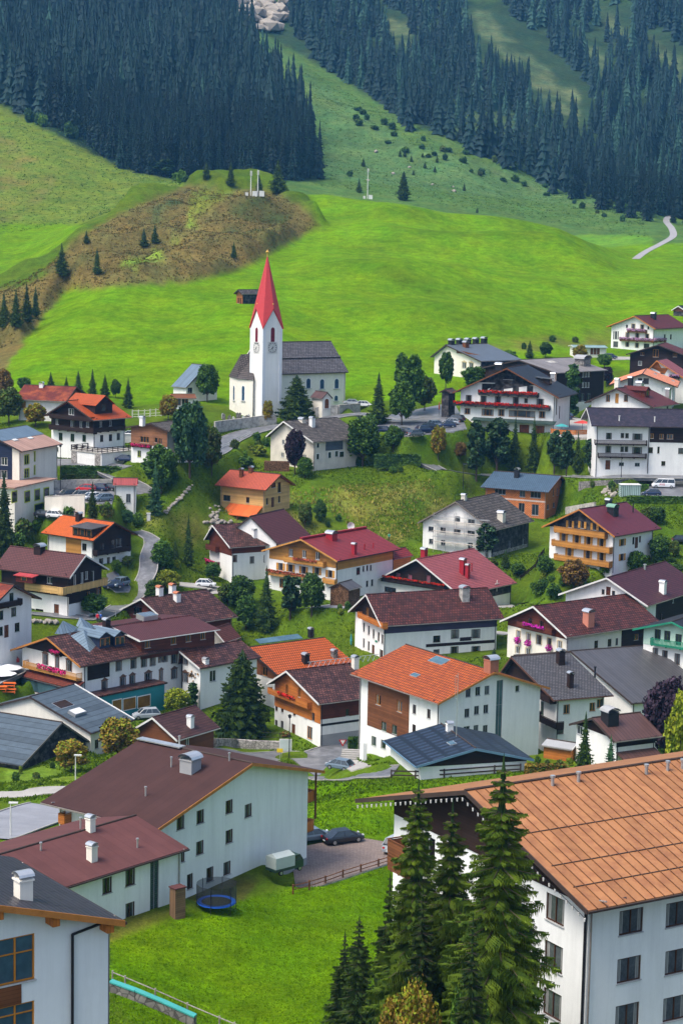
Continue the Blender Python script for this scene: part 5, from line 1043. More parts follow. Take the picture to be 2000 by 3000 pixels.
# dips behind the crest of the hill, in world terms
for x in (560,700,830,960,1080,1200,1300,1500,1700):
    q = at((x, {560:545,700:562,830:567,960:574,1080:592,1200:607,1300:627,1500:660,1700:702}[x]), 888)
    CTRL.append((q.x * 1.06, 940, q.z - 5, .1))
for X in (-520,-260,0,260,520): CTRL.append((X, 2600, 620, 1)); CTRL.append((X*.2, 60, 34, 1))
C_ = np.array([c[:4] for c in CTRL], float)
def warp(X, Y): return np.stack([X / Y * 3.2, np.log(Y)], -1)
Q_ = warp(C_[:, 0], C_[:, 1])
def phi(r2): return r2 * np.log(np.maximum(r2, 1e-12)) * .5
n_ = len(Q_); D2 = ((Q_[:, None] - Q_[None]) ** 2).sum(-1)
A_ = np.zeros((n_ + 3, n_ + 3)); A_[:n_, :n_] = phi(D2) + np.diag(C_[:, 3] * .012)
A_[:n_, n_] = 1; A_[:n_, n_ + 1:] = Q_; A_[n_:, :n_] = A_[:n_, n_:].T
w_ = np.linalg.solve(A_, np.concatenate([C_[:, 2], np.zeros(3)]))
def hz(X, Y):
    X, Y = np.asarray(X, float), np.asarray(Y, float); sh = X.shape; q = warp(X.ravel(), Y.ravel()); out = np.empty(len(q))
    for i in range(0, len(q), 20000):
        p = q[i:i + 20000]; d2 = ((p[:, None] - Q_[None]) ** 2).sum(-1); out[i:i + 20000] = phi(d2) @ w_[:n_] + w_[n_] + p @ w_[n_ + 1:]
    return out.reshape(sh)
def inpoly(X, Y, poly):
    X = np.asarray(X); ins = np.zeros(X.shape, bool); n = len(poly)
    for i in range(n):
        x0, y0 = poly[i][0], poly[i][1]; x1, y1 = poly[(i + 1) % n][0], poly[(i + 1) % n][1]
        if y0 == y1: continue
        c = ((y0 > Y) != (y1 > Y)) & (X < (x1 - x0) * (Y - y0) / (y1 - y0) + x0); ins ^= c
    return ins
def pxy0(X, Y, Zz):
    dx, dy, dz = X, Y, Zz - CZ; t = dx * FW.x + dy * FW.y + dz * FW.z
    return CX + FPX * (dx * RT.x + dy * RT.y + dz * RT.z) / t, CY - FPX * (dx * UP.x + dy * UP.y + dz * UP.z) / t
NU, NV = 620, 860
us_ = np.linspace(-.37, .37, NU); vs_ = np.linspace(math.log(62), math.log(2600), NV)
YY = np.exp(vs_)[:, None] * np.ones(NU)[None]; XX = us_[None] * YY
ZZ = hz(XX, YY)
def sn(X, Y, s, seed=0):   # smooth pseudo noise
    a = seed * 1.7
    return (np.sin(X / s + a + 1.3 * np.sin(Y / s * .9 + a)) + np.sin(Y / s * 1.13 + 2 * a + 1.1 * np.sin(X / s * 1.21))) * .5
ZZ += np.where(YY > 520, np.clip((YY - 520) / 150, 0, 1), 0) * (sn(XX, YY, 14) * .35 + sn(XX, YY, 31, 2) * .8)
_hm = np.clip((YY - 560) / 60, 0, 1) * np.clip((905 - YY) / 30, 0, 1) * np.clip((XX + .03 * YY) / 40, 0, 1) * np.clip((.135 - XX / YY) / .03, 0, 1)
for c_, a_, w_d, k_ in ((632, 5.0, 22, .18), (708, 7.5, 24, -.12), (788, 9.0, 26, .10), (858, 5.0, 18, -.05)):
    yy_ = c_ + k_ * XX + 14 * np.sin(XX / 37 + c_) + 6 * np.sin(XX / 13 + c_); ZZ += _hm * a_ * np.exp(-((YY - yy_) / w_d) ** 2) * (.7 + .3 * np.sin(XX / 50 + c_ * 2))
ZZ += np.clip((YY - 1060) / 100, 0, 1) * (sn(XX, YY, 9, 5) * 1.2 + sn(XX, YY, 40, 3) * 5)
_hk = np.where(inpoly(*pxy0(XX, YY, ZZ), [(190,850),(60,1000),(-100,1000),(-100,880),(120,780),(240,690),(400,600),(560,540),(820,560),(950,660),(880,690),(720,780),(560,828),(400,836)]) & (YY > 560) & (YY < 925), 1., 0.)
for _ in range(8): _hk[1:-1, 1:-1] = (_hk[1:-1, 1:-1] * 4 + _hk[:-2, 1:-1] + _hk[2:, 1:-1] + _hk[1:-1, :-2] + _hk[1:-1, 2:]) / 8
ZZ += _hk * (4.5 + 4.2 * sn(XX, YY, 13, 2) + 2.2 * sn(XX, YY, 6, 6) + .7 * sn(XX, YY, 2.4, 3))
# undulations of the bright hill
def gz(X, Y):
    X = np.asarray(X, float); Y = np.asarray(Y, float)
    fu = (X / Y - us_[0]) / (us_[1] - us_[0]); fv = (np.log(Y) - vs_[0]) / (vs_[1] - vs_[0])
    i = np.clip(np.floor(fu).astype(int), 0, NU - 2); j = np.clip(np.floor(fv).astype(int), 0, NV - 2); a = fu - i; b = fv - j
    return (ZZ[j, i] * (1 - a) * (1 - b) + ZZ[j, i + 1] * a * (1 - b) + ZZ[j + 1, i] * (1 - a) * b + ZZ[j + 1, i + 1] * a * b)
_YS = np.exp(np.linspace(math.log(85), math.log(2500), 2600))
def G(p, ymin=85, ymax=2500):
    r = ray(p); t = _YS / r.y; X = t * r.x; z = CZ + t * r.z; g = gz(X, _YS); m = (z <= g) & (_YS >= ymin)
    i = int(np.argmax(m)) if m.any() else int(np.argmin(np.where((_YS >= ymin) & (_YS < ymax), z - g, 1e9)))
    if i > 0:
        d0, d1 = z[i - 1] - g[i - 1], z[i] - g[i]; f = d0 / (d0 - d1) if d0 > 0 >= d1 else 1.0; Y = _YS[i - 1] + (_YS[i] - _YS[i - 1]) * f
    else: Y = _YS[i]
    X = Y / r.y * r.x; return Vector((X, Y, float(gz(X, Y))))
ASPH = mat("wet_asphalt", (.12, .125, .135), .4, var=.3, vs=.35, bump=.006, col2=(.18, .185, .20))
PAVER = mat("brick_pavers", (.33, .26, .23), .85, 'tile', var=.12, p1=.2, p2=.3, bump=.004)
KERB = mat("kerb_stone", (.34, .33, .31), .9, var=.2); CONCP = mat("pale_concrete_paving", (.32, .31, .29), .9, var=.2, vs=.3)
LANE = mat("pale_worn_lane", (.24, .25, .275), .6, var=.2, vs=.3); FARLANE = mat("white_gravel_lane", (.27, .265, .27), .9)
def dist_poly(P2, X, Y):
    best = np.full(X.shape, 1e9); zz = np.zeros(X.shape)
    for a, b in zip(P2, P2[1:]):
        dx, dy = b.x - a.x, b.y - a.y; l2 = dx * dx + dy * dy + 1e-9; t = np.clip(((X - a.x) * dx + (Y - a.y) * dy) / l2, 0, 1)
        d = np.hypot(X - a.x - t * dx, Y - a.y - t * dy); m = d < best; best = np.where(m, d, best); zz = np.where(m, a.z + (b.z - a.z) * t, zz)
    return best, zz
def smooth_line(pts, n=6):
    out = []
    for i in range(len(pts) - 1):
        p0, p1, p2, p3 = pts[max(0, i-1)], pts[i], pts[i+1], pts[min(len(pts)-1, i+2)]
        for k in range(n):
            t = k / n; out.append(.5 * ((2 * p1) + (-p0 + p2) * t + (2 * p0 - 5 * p1 + 4 * p2 - p3) * t * t + (-p0 + 3 * p1 - 3 * p2 + p3) * t ** 3))
    return out + [pts[-1]]
ROADS = []; LOTS = []
def road(px, w, m, kerb=True, name="road", ymin=85, line=False):
    L = smooth_line([G(p, ymin) for p in px]); n = len(L)
    for _ in range(6):
        for i in range(1, n - 1): L[i].z = (L[i-1].z + L[i].z * 2 + L[i+1].z) / 4
    ROADS.append((L, w, m, kerb, name, line))
def lot(px, m, name="car_park", kerb=True, z=None):
    """paved yard: plane fitted through its surveyed corners"""
    W_ = [(G(p) if len(p) == 2 else at(p, p[2])) if z is None else on_plane(p, Vector((0, 0, z)), Z) for p in px]; a = np.array([[q.x, q.y, 1] for q in W_]); s = np.linalg.lstsq(a, np.array([q.z for q in W_]), rcond=None)[0]
    LOTS.append((W_, s, m, name, kerb))
    return s
# level the plots the buildings stand on
SW = np.full(XX.shape, .6); SZ = ZZ * .6
for h in HOUSES:
    if h.parent is not None or h.root["category"] in ("x",): continue
    if h.root.name in ("hotel", "corner_building", "modern_building"): continue
    a = (XX - h.Q.x) * h.u.x + (YY - h.Q.y) * h.u.y; b_ = (XX - h.Q.x) * h.v.x + (YY - h.Q.y) * h.v.y
    dx = np.maximum(np.maximum(-a, a - h.Lw), 0); dy = np.maximum(np.maximum(-b_, b_ - h.Ww), 0); d = np.hypot(dx, dy)
    tgt = h.zb + .05 + np.clip(b_, 0, None) * .03
    f = np.exp(-(np.maximum(d - .6, 0) / 5.5) ** 2) ; f = np.where(d < 1.9, 40., f * 2); SW += f; SZ += f * tgt
ZZ = SZ / SW
for _ in range(7):
    zb2 = ZZ.copy(); zb2[1:-1, 1:-1] = (ZZ[1:-1, 1:-1] * 4 + ZZ[:-2, 1:-1] + ZZ[2:, 1:-1] + ZZ[1:-1, :-2] + ZZ[1:-1, 2:]) / 8; ZZ = np.where(YY < 520, zb2, ZZ)
# --- roads and yards
road([P(2,-60,880),P(2,60,840),P(2,150,765),P(2,300,705),P(2,480,672),P(2,700,640),P(2,900,600),P(2,1080,590),P(2,1250,640),P(3,0,740),P(3,60,830),P(3,140,860)], 6.0, ASPH)
road([P(2,1150,800),P(2,1280,838),P(2,1420,892),P(2,1568,972),P(3,40,1105),P(3,120,1165),P(3,200,1235)], 4.2, ASPH)
road([P(3,-20,1062),P(3,160,1092),P(3,420,1112),P(3,700,1108),P(3,1000,1112),P(3,1300,1112),P(3,1700,1120)], 5.0, ASPH)
road([P(1,700,850),P(1,900,950),P(1,960,1000)], 5.0, ASPH)
road([P(4,890,238),P(4,960,265),P(4,1005,310),P(4,980,400),P(4,972,500),P(4,930,590),P(4,890,670),P(4,800,730),P(4,640,800),P(4,500,800),P(4,330,790),P(4,180,775)], 3.3, ASPH)
road([P(8,60,800),P(8,300,820),P(8,520,835),P(8,720,825),P(8,860,790),P(8,980,745),P(8,1120,700),P(8,1400,640)], 7.0, ASPH)
road([P(8,560,960),P(8,700,975),P(8,880,950),P(8,1060,930),P(8,1250,915)], 5.5, ASPH)
road([P(8,700,830),P(8,790,880),P(8,860,935)], 6.5, ASPH, kerb=False)
road([P(7,-200,1120),P(7,60,1040),P(7,230,985),P(7,420,930)], 9.0, LANE)
road([P(7,-100,850),P(7,120,840),P(7,300,818),P(7,480,812)], 3.6, CONCP, kerb=False)
road([P(22,-200,760),P(22,80,620),P(22,250,520),P(22,480,380)], 6.0, ASPH)
road([P(6,380,830),P(6,440,850),P(6,520,820)], 3.5, CONCP, kerb=False)
road([P(5,-200,690),P(5,40,720),P(5,90,760)], 5.0, CONCP, kerb=False)
road([P(5,700,850),P(5,820,830),P(5,950,840)], 5.5, LANE, kerb=False)
road([P(6,300,1010),P(6,440,1025)], 3.0, CONCP, kerb=False)
road([P(14,1350,484),P(14,1390,455),P(14,1470,410),P(14,1520,380),P(14,1515,345),P(14,1490,310),P(14,1500,290),P(14,1535,275)], 3.4, FARLANE, kerb=False, name="mountain_lane", ymin=780)
lot([P(11,570,195),P(11,800,150),P(11,1050,128),P(11,1185,150),P(11,1215,290),P(11,900,395),P(11,690,460),P(11,600,470),P(11,575,300)], PAVER, "paved_yard", z=25.0)
lot([P(1,355,965),P(1,420,915),P(1,735,925),P(1,752,1000),P(1,735,1075),P(1,560,1055),P(1,345,1048)], ASPH, "car_park", z=37.5)
lot([P(1,310,765),P(1,480,790),P(1,870,790),P(1,800,850),P(1,640,850),P(1,440,815),P(1,320,800)], ASPH, "forecourt")
lot([(1046,1200,490),(1113,1218,480),(1327,1186,500),(1349,1212,478),(1367,1253,455),(1327,1257,452),(1189,1289,447),(1113,1262,460)], ASPH, "car_park")
lot([(1849,1456),(1858,1442),(1916,1420),(2000,1414),(2060,1418),(2060,1458)], ASPH, "car_park", z=37.4)
lot([P(4,715,600),P(4,700,520),P(4,760,500),P(4,860,600),P(4,850,640),P(4,760,640)], ASPH, "forecourt")
lot([P(7,-100,60),P(7,-100,150),P(7,80,140),P(7,150,20),P(7,100,-60),P(7,0,-60)], ASPH, "car_park")
lot([P(3,760,720),P(3,860,720),P(3,960,760),P(3,990,860),P(3,700,850),P(3,690,780)], CONCP, "terrace", z=46.0)
lot([P(8,870,860),P(8,960,830),P(8,1060,850),P(8,1090,895),P(8,960,915)], CONCP, "forecourt")
lot([P(3,1100,325),P(3,1230,325),P(3,1225,345),P(3,1090,345)], CONCP, "forecourt")
# carve the terrain
for (L, w, m, kerb, name, line) in ROADS:
    d, zz = dist_poly(L, XX, YY); f = np.clip(1 - (d - w * .5 - .6) / 3.5, 0, 1); f = f * f * (3 - 2 * f); ZZ = ZZ * (1 - f) + (zz - .12) * f
for (W_, s, m, name, kerb) in LOTS:
    c = sum((q.xy for q in W_), Vector((0, 0))) / len(W_)
    zl_ = s[0] * XX + s[1] * YY + s[2]
    L = [Vector((q.x, q.y, 0)) for q in W_] + [Vector((W_[0].x, W_[0].y, 0))]; d, _ = dist_poly(L, XX, YY); ins = inpoly(XX, YY, W_)
    f = np.where(ins, 1, np.clip(1 - (d - .6) / 3.0, 0, 1)); f = f * f * (3 - 2 * f); ZZ = ZZ * (1 - f) + (zl_ - .12) * f
# ground cover (albedo) per vertex
def pxy(X, Y, Zz):
    dx, dy, dz = X, Y, Zz - CZ; t = dx * FW.x + dy * FW.y + dz * FW.z
    return CX + FPX * (dx * RT.x + dy * RT.y + dz * RT.z) / t, CY - FPX * (dx * UP.x + dy * UP.y + dz * UP.z) / t
PX, PY = pxy(XX, YY, ZZ)
jit = sn(XX, YY, 6, 1) * .5 + sn(XX, YY, 2.3, 4) * .35
JX = PX + jit * 900 / YY * 9; JY = PY + sn(XX, YY, 5, 9) * 900 / YY * 3
COLR = np.zeros(XX.shape + (3,)); COLR[:] = (.072, .128, .007)
def zone(poly, c, y0=0, y1=9e9, amt=1., noise_=0, reg=0):
    pl = [P(reg, *p) if reg else p for p in poly]; m = inpoly(JX, JY, pl) & (YY > y0) & (YY < y1)
    a = np.where(m, amt, 0.)
    if noise_: a = a * np.clip(.5 + noise_ * (sn(XX, YY, 4, 11) + sn(XX, YY, 9, 6) + .6 * sn(XX, YY, 1.7, 8)), 0, 1)
    global COLR; COLR = COLR * (1 - a[..., None]) + np.array(c) * a[..., None]
G_BR, G_LAWN, G_OLIVE, G_FAR, HEATH, DRY, FOREST = (.105, .222, .0005), (.085, .175, .001), (.115, .175, .02), (.075, .15, .035), (.135, .115, .035), (.26, .23, .06), (.015, .035, .02)
zone([(-500,-900),(2500,-900),(2500,900),(-500,900)], G_FAR, 930)
zone([(-400,260),(0,310),(200,390),(350,485),(560,545),(700,560),(560,620),(200,660),(-400,700)], G_OLIVE, 850, 1300)
zone([(-300,380),(20,400),(110,470),(170,500),(150,560),(60,640),(-300,700)], (.16,.15,.04), 850, 1300, .8, .8)
zone([(-300,665),(60,652),(265,660),(210,700),(140,770),(0,860),(-300,900)], G_BR, 760, 1000)
zone([(500,480),(950,520),(2200,660),(2200,560),(1700,560),(1200,420),(960,260),(800,120),(700,50),(640,60)], (.08,.16,.05), 1000, 1600)
zone([(700,100),(830,180),(900,250),(1150,420),(1000,330),(820,260)], (.11,.19,.05), 1050, 1700, .8)
zone([(1600,685),(1910,690),(1900,760),(1750,790),(1600,740)], (.10,.23,.02), 900, 1000)
zone([(-400,0),(640,0),(760,200),(850,320),(950,528),(560,545),(350,490),(0,310),(-400,200)], FOREST, 1040)
zone([(700,0),(2600,0),(2600,640),(1900,625),(1600,530),(1400,440),(1180,350),(1000,230),(700,60)], (.03,.06,.03), 1080, 2600, 1)
for pl in ([(1380,20),(1430,40),(1540,150),(1700,280),(1690,400),(1640,330),(1600,300),(1500,200),(1400,100)],[(1680,100),(1760,150),(1790,230),(1700,200)],[(1750,10),(1850,120),(1780,100)],[(1900,100),(2000,180),(2000,260),(1930,180)],[(1120,50),(1200,60),(1210,150),(1150,120)]):
    zone(pl, (.12,.165,.075), 1100, 2600, .9, .7)
zone([(1300,330),(1500,330),(1620,400),(1500,480),(1380,420),(1300,400)], (.07,.12,.05), 1100, 2600, .8, .7)
zone([(1050,300),(1250,400),(1500,540),(1800,620),(1700,600),(1400,470)], (.09,.13,.05), 1050, 1500, .8, .8)
# bright hill
zone([(-300,1000),(40,980),(190,820),(350,832),(540,826),(700,800),(850,700),(940,665),(900,560),(1060,560),(2300,700),(2300,1100),(1700,1080),(1300,1200),(1000,1240),(600,1260),(300,1210),(-300,1100)], G_BR, 500, 935)
zone([(200,830),(130,790),(240,690),(400,600),(560,540),(820,560),(950,660),(880,690),(720,780),(560,828),(400,836)], HEATH, 560, 940)
zone([(-200,860),(60,840),(200,780),(420,740),(380,835),(190,850),(100,960),(0,1100),(-200,1100)], HEATH, 480, 900, 1, 0)
zone([(200,770),(320,700),(520,640),(560,700),(400,800)], (.09,.085,.025), 560, 940, .9, .7)
zone([(660,620),(760,570),(860,620),(800,700),(690,690)], (.045,.075,.02), 560, 940, .8, .9)
zone([(430,610),(520,580),(540,600),(450,650)], (.04,.085,.03), 560, 940, .9, .8)
zone([(560,560),(720,555),(640,590),(570,640),(550,600)], (.13,.19,.02), 560, 940, .7)
zone([P(13,860,270),P(13,880,265),P(13,870,310),P(13,910,340),P(13,850,345),P(13,860,300)], (.16,.28,.03), 560, 940)
zone([P(13,770,360),P(13,840,410),P(13,800,405)], (.16,.28,.03), 560, 940)
zone([P(13,690,430),P(13,770,480),P(13,640,500),P(13,590,505),P(13,660,545),P(13,570,510),P(13,580,490),P(13,700,480)], (.16,.28,.03), 560, 940)
zone([(1380,1000),(1790,960),(1790,1010),(1500,1040)], (.12,.12,.03), 560, 700, .8, .8)
# dry grass strips
zone([(640,1520),(900,1440),(1180,1420),(1330,1400),(1340,1470),(1250,1560),(1100,1600),(900,1560)], (.23,.22,.05), 350, 470, .95, .7)
zone([(420,1480),(620,1540),(560,1610),(450,1580)], (.23,.22,.05), 350, 470, .9, .7)
zone([(1280,1160+250),(1370,1380),(1370,1500),(1250,1520)], (.22,.21,.05), 350, 470, .9, .7)
zone([(0,2230),(230,2240),(260,2300),(100,2330),(0,2330)], (.11,.19,.02), 230, 290, .8)
zone([(300,2650),(620,2560),(800,2560),(640,2680),(500,2760),(320,2830)], (.085,.085,.02), 140, 210, .95, .9)
zone([(300,2700),(560,2660),(320,2800)], (.11,.12,.02), 140, 210, .7)
zone([(310,2760),(640,2660),(860,2600),(1130,2520),(1300,2560),(1300,3200),(500,3200),(310,2880)], G_LAWN, 90, 212)
zone([(850,2300),(1560,2270),(1560,2420),(1140,2460),(860,2430)], G_LAWN, 215, 300)
_shade = np.zeros(XX.shape)  # terrace shading painted into the grass colour: darker bands on slopes below the crests
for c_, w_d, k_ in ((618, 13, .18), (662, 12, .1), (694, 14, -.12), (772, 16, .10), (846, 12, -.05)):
    yy_ = c_ + k_ * XX + 14 * np.sin(XX / 37 + c_) + 6 * np.sin(XX / 13 + c_); _shade += np.exp(-((YY - yy_) / w_d) ** 2) * (.6 + .4 * np.sin(XX / 33 + c_))
COLR *= np.where(_hm > 0, 1 - .34 * np.clip(_shade, 0, 1) * _hm * (.75 + .4 * jit), 1)[..., None]
FINE = 1 + .10 * sn(XX, YY, 1.1, 3) + .07 * sn(XX, YY, .45, 7)
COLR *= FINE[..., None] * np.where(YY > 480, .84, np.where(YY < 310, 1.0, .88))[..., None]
def blur(a):
    b = a.copy(); b[1:-1, 1:-1] = (a[1:-1, 1:-1] * 4 + a[:-2, 1:-1] + a[2:, 1:-1] + a[1:-1, :-2] + a[1:-1, 2:]) / 8; return b
COLR = blur(blur(COLR))
# mesh
me = bpy.data.meshes.new("ground")
idx = np.arange(NU * NV).reshape(NV, NU); f = np.stack([idx[:-1, :-1], idx[:-1, 1:], idx[1:, 1:], idx[1:, :-1]], -1).reshape(-1, 4)
me.vertices.add(NU * NV); me.vertices.foreach_set("co", np.stack([XX, YY, ZZ], -1).astype(np.float32).ravel())
me.loops.add(len(f) * 4); me.loops.foreach_set("vertex_index", f.ravel().astype(np.int32)); me.polygons.add(len(f))
me.polygons.foreach_set("loop_start", np.arange(0, len(f) * 4, 4, dtype=np.int32)); me.polygons.foreach_set("loop_total", np.full(len(f), 4, dtype=np.int32))
me.update(); me.polygons.foreach_set("use_smooth", [True] * len(f))
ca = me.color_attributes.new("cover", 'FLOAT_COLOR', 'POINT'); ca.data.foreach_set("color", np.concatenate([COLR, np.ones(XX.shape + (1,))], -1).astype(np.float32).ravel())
gm = bpy.data.materials.new("grassland"); gm.use_nodes = True; t = gm.node_tree; N, L = t.nodes, t.links; b = N["Principled BSDF"]; b.inputs["Roughness"].default_value = .95; b.inputs["Specular IOR Level"].default_value = .03
vc = N.new("ShaderNodeVertexColor"); vc.layer_name = "cover"; tc = N.new("ShaderNodeTexCoord")
def nz_(s, d=4, r=.6):
    n = N.new("ShaderNodeTexNoise"); n.inputs["Scale"].default_value = s; n.inputs["Detail"].default_value = d; n.inputs["Roughness"].default_value = r; L.new(tc.outputs["Object"], n.inputs[0]); return n.outputs[0]
def mr(v, a, b_): 
    m = N.new("ShaderNodeMapRange"); L.new(v, m.inputs[0]); m.inputs[1].default_value = .3; m.inputs[2].default_value = .7; m.inputs[3].default_value = a; m.inputs[4].default_value = b_; return m.outputs[0]
def mu(a, b_):
    m = N.new("ShaderNodeMath"); m.operation = 'MULTIPLY'; L.new(a, m.inputs[0]); L.new(b_, m.inputs[1]); return m.outputs[0]
k = mu(mu(mr(nz_(.05), .8, 1.2), mr(nz_(.35, 5), .72, 1.25)), mr(nz_(2.2, 5, .7), .68, 1.34)); k = mu(k, mr(nz_(6.5, 4, .75), .62, 1.42))
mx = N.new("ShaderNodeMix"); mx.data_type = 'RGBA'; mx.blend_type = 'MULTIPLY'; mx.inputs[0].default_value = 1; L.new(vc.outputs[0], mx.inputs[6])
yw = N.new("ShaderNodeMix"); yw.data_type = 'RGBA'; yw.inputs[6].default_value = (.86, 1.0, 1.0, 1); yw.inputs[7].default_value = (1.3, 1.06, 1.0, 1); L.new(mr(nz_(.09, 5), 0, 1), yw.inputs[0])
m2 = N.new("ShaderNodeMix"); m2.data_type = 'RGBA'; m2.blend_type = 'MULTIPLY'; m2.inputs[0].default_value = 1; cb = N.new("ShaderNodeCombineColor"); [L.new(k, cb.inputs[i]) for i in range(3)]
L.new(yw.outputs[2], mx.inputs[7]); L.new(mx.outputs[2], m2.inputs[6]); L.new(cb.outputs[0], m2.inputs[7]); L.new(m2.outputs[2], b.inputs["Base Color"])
bp = N.new("ShaderNodeBump"); bp.inputs["Strength"].default_value = .8; bp.inputs["Distance"].default_value = .35; L.new(nz_(1.3, 6, .75), bp.inputs["Height"]); L.new(bp.outputs[0], b.inputs["Normal"])
me.materials.append(gm); go = bpy.data.objects.new("ground", me); link(go); go["kind"] = "structure"
# road sheets
for (L_, w, m, kerb, name, line) in ROADS:
    k = MB(); n = len(L_); side = []
    for i, q in enumerate(L_):
        t_ = (L_[min(n-1, i+1)] - L_[max(0, i-1)]); t_.z = 0; t_.normalize(); s_ = Vector((t_.y, -t_.x, 0)); side.append((q - s_ * w / 2 + Z * .02, q + s_ * w / 2 + Z * .02, s_))
    for i in range(n - 1):
        a, b_, s0 = side[i]; c, d_, s1 = side[i + 1]; k.face((a, b_, d_, c)); k.face((b_, b_ - Z * .6, d_ - Z * .6, d_)); k.face((a, c, c - Z * .6, a - Z * .6))
    o = k.build(name, m); o["kind"] = "structure"
    if kerb:
        k = MB()
        for i in range(n - 1):
            a, b_, s0 = side[i]; c, d_, s1 = side[i + 1]
            for p, q, sg in ((a, c, -1), (b_, d_, 1)):
                if (q - p).length > .01: k.box(p, q - p, (s0 if sg > 0 else -s0) * .18, Z * .12)
        o = k.build("kerb", KERB); o["kind"] = "structure"
def lotz(s, q): return s[0] * q.x + s[1] * q.y + s[2]
for (W_, s, m, name, kerb) in LOTS:
    k = MB(); pts = [Vector((q.x, q.y, lotz(s, q) + .045)) for q in W_]
    for tri in tessellate_polygon([pts]): 
        tp = [pts[i] for i in tri]; k.face(tp, 0, [(q.x, q.y) for q in tp])
    for i in range(len(pts)): p, q = pts[i], pts[(i + 1) % len(pts)]; k.face((p, q, q - Z * 3, p - Z * 3), 1)
    o = k.build(name, [m, CONC]); o["kind"] = "structure"
# ------------------------------------------------------------------ trees, shrubs, forest
def leafmat(name, c, c2, sp=.25):
    m = bpy.data.materials.new(name); m.use_nodes = True; t = m.node_tree; N, L = t.nodes, t.links; b = N["Principled BSDF"]; b.inputs["Roughness"].default_value = .75; b.inputs["Specular IOR Level"].default_value = sp
    tc = N.new("ShaderNodeTexCoord"); n = N.new("ShaderNodeTexNoise"); n.inputs["Scale"].default_value = .9; n.inputs["Detail"].default_value = 4; L.new(tc.outputs["Object"], n.inputs[0])
    oi = N.new("ShaderNodeObjectInfo"); mr_ = N.new("ShaderNodeMapRange"); L.new(n.outputs[0], mr_.inputs[0]); mr_.inputs[1].default_value = .38; mr_.inputs[2].default_value = .64
    mx = N.new("ShaderNodeMix"); mx.data_type = 'RGBA'; mx.inputs[6].default_value = (*c, 1); mx.inputs[7].default_value = (*c2, 1); L.new(mr_.outputs[0], mx.inputs[0])
    hs = N.new("ShaderNodeHueSaturation"); L.new(mx.outputs[2], hs.inputs["Color"]); v = N.new("ShaderNodeMapRange"); L.new(oi.outputs["Random"], v.inputs[0]); v.inputs[3].default_value = .75; v.inputs[4].default_value = 1.25; L.new(v.outputs[0], hs.inputs["Value"])
    L.new(hs.outputs[0], b.inputs["Base Color"]); return m
NEED = leafmat("spruce_needles", (.012,.032,.012), (.035,.075,.018)); NEEDL = leafmat("young_spruce_tips", (.045,.09,.008), (.12,.18,.012))
NEEDH = leafmat("hero_spruce_needles", (.030,.065,.007), (.10,.155,.010)); NEEDF = leafmat("mountain_spruce_needles", (.003,.015,.017), (.008,.028,.028)); NEEDF3 = leafmat("mid_mountain_spruce_needles", (.004,.020,.021), (.011,.036,.034)); NEEDF2 = leafmat("pale_mountain_spruce_needles", (.015,.05,.042), (.03,.078,.055))
BARK = mat("bark", (.07,.05,.04), .95, var=.3, vs=2); LEAFM = {}
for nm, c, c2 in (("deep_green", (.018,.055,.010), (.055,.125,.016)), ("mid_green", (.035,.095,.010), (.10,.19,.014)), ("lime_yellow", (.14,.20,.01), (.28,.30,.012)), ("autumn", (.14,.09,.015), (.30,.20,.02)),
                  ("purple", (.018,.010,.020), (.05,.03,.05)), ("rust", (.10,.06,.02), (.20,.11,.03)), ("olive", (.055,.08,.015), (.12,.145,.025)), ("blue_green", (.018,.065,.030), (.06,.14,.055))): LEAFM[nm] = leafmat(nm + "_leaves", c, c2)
def skirts(cr, rng, H, R, n, k, base, power, droop, sc=1.0, m=0):
    for i in range(n):
        f = base + (1 - base) * (i + rng.random() * .4) / n; z = H * f; r = (R * (1 - f) ** power + H * .006) * sc; zt = z + H * (1.15 / n) * 1.1 + r * .25; a0 = rng.random() * 6.28
        pts = []
        for j in range(k):
            a = a0 + 6.2832 * j / k + rng.uniform(-.12, .12); rr = r * rng.uniform(.62, 1.15) if j % 2 == 0 else r * rng.uniform(.42, .62)
            pts.append(Vector((math.cos(a) * rr, math.sin(a) * rr, z - droop * rr * rng.uniform(.7, 1.2))))
        for j in range(k): cr.face((pts[j], pts[(j + 1) % k], Vector((0, 0, zt))), m)
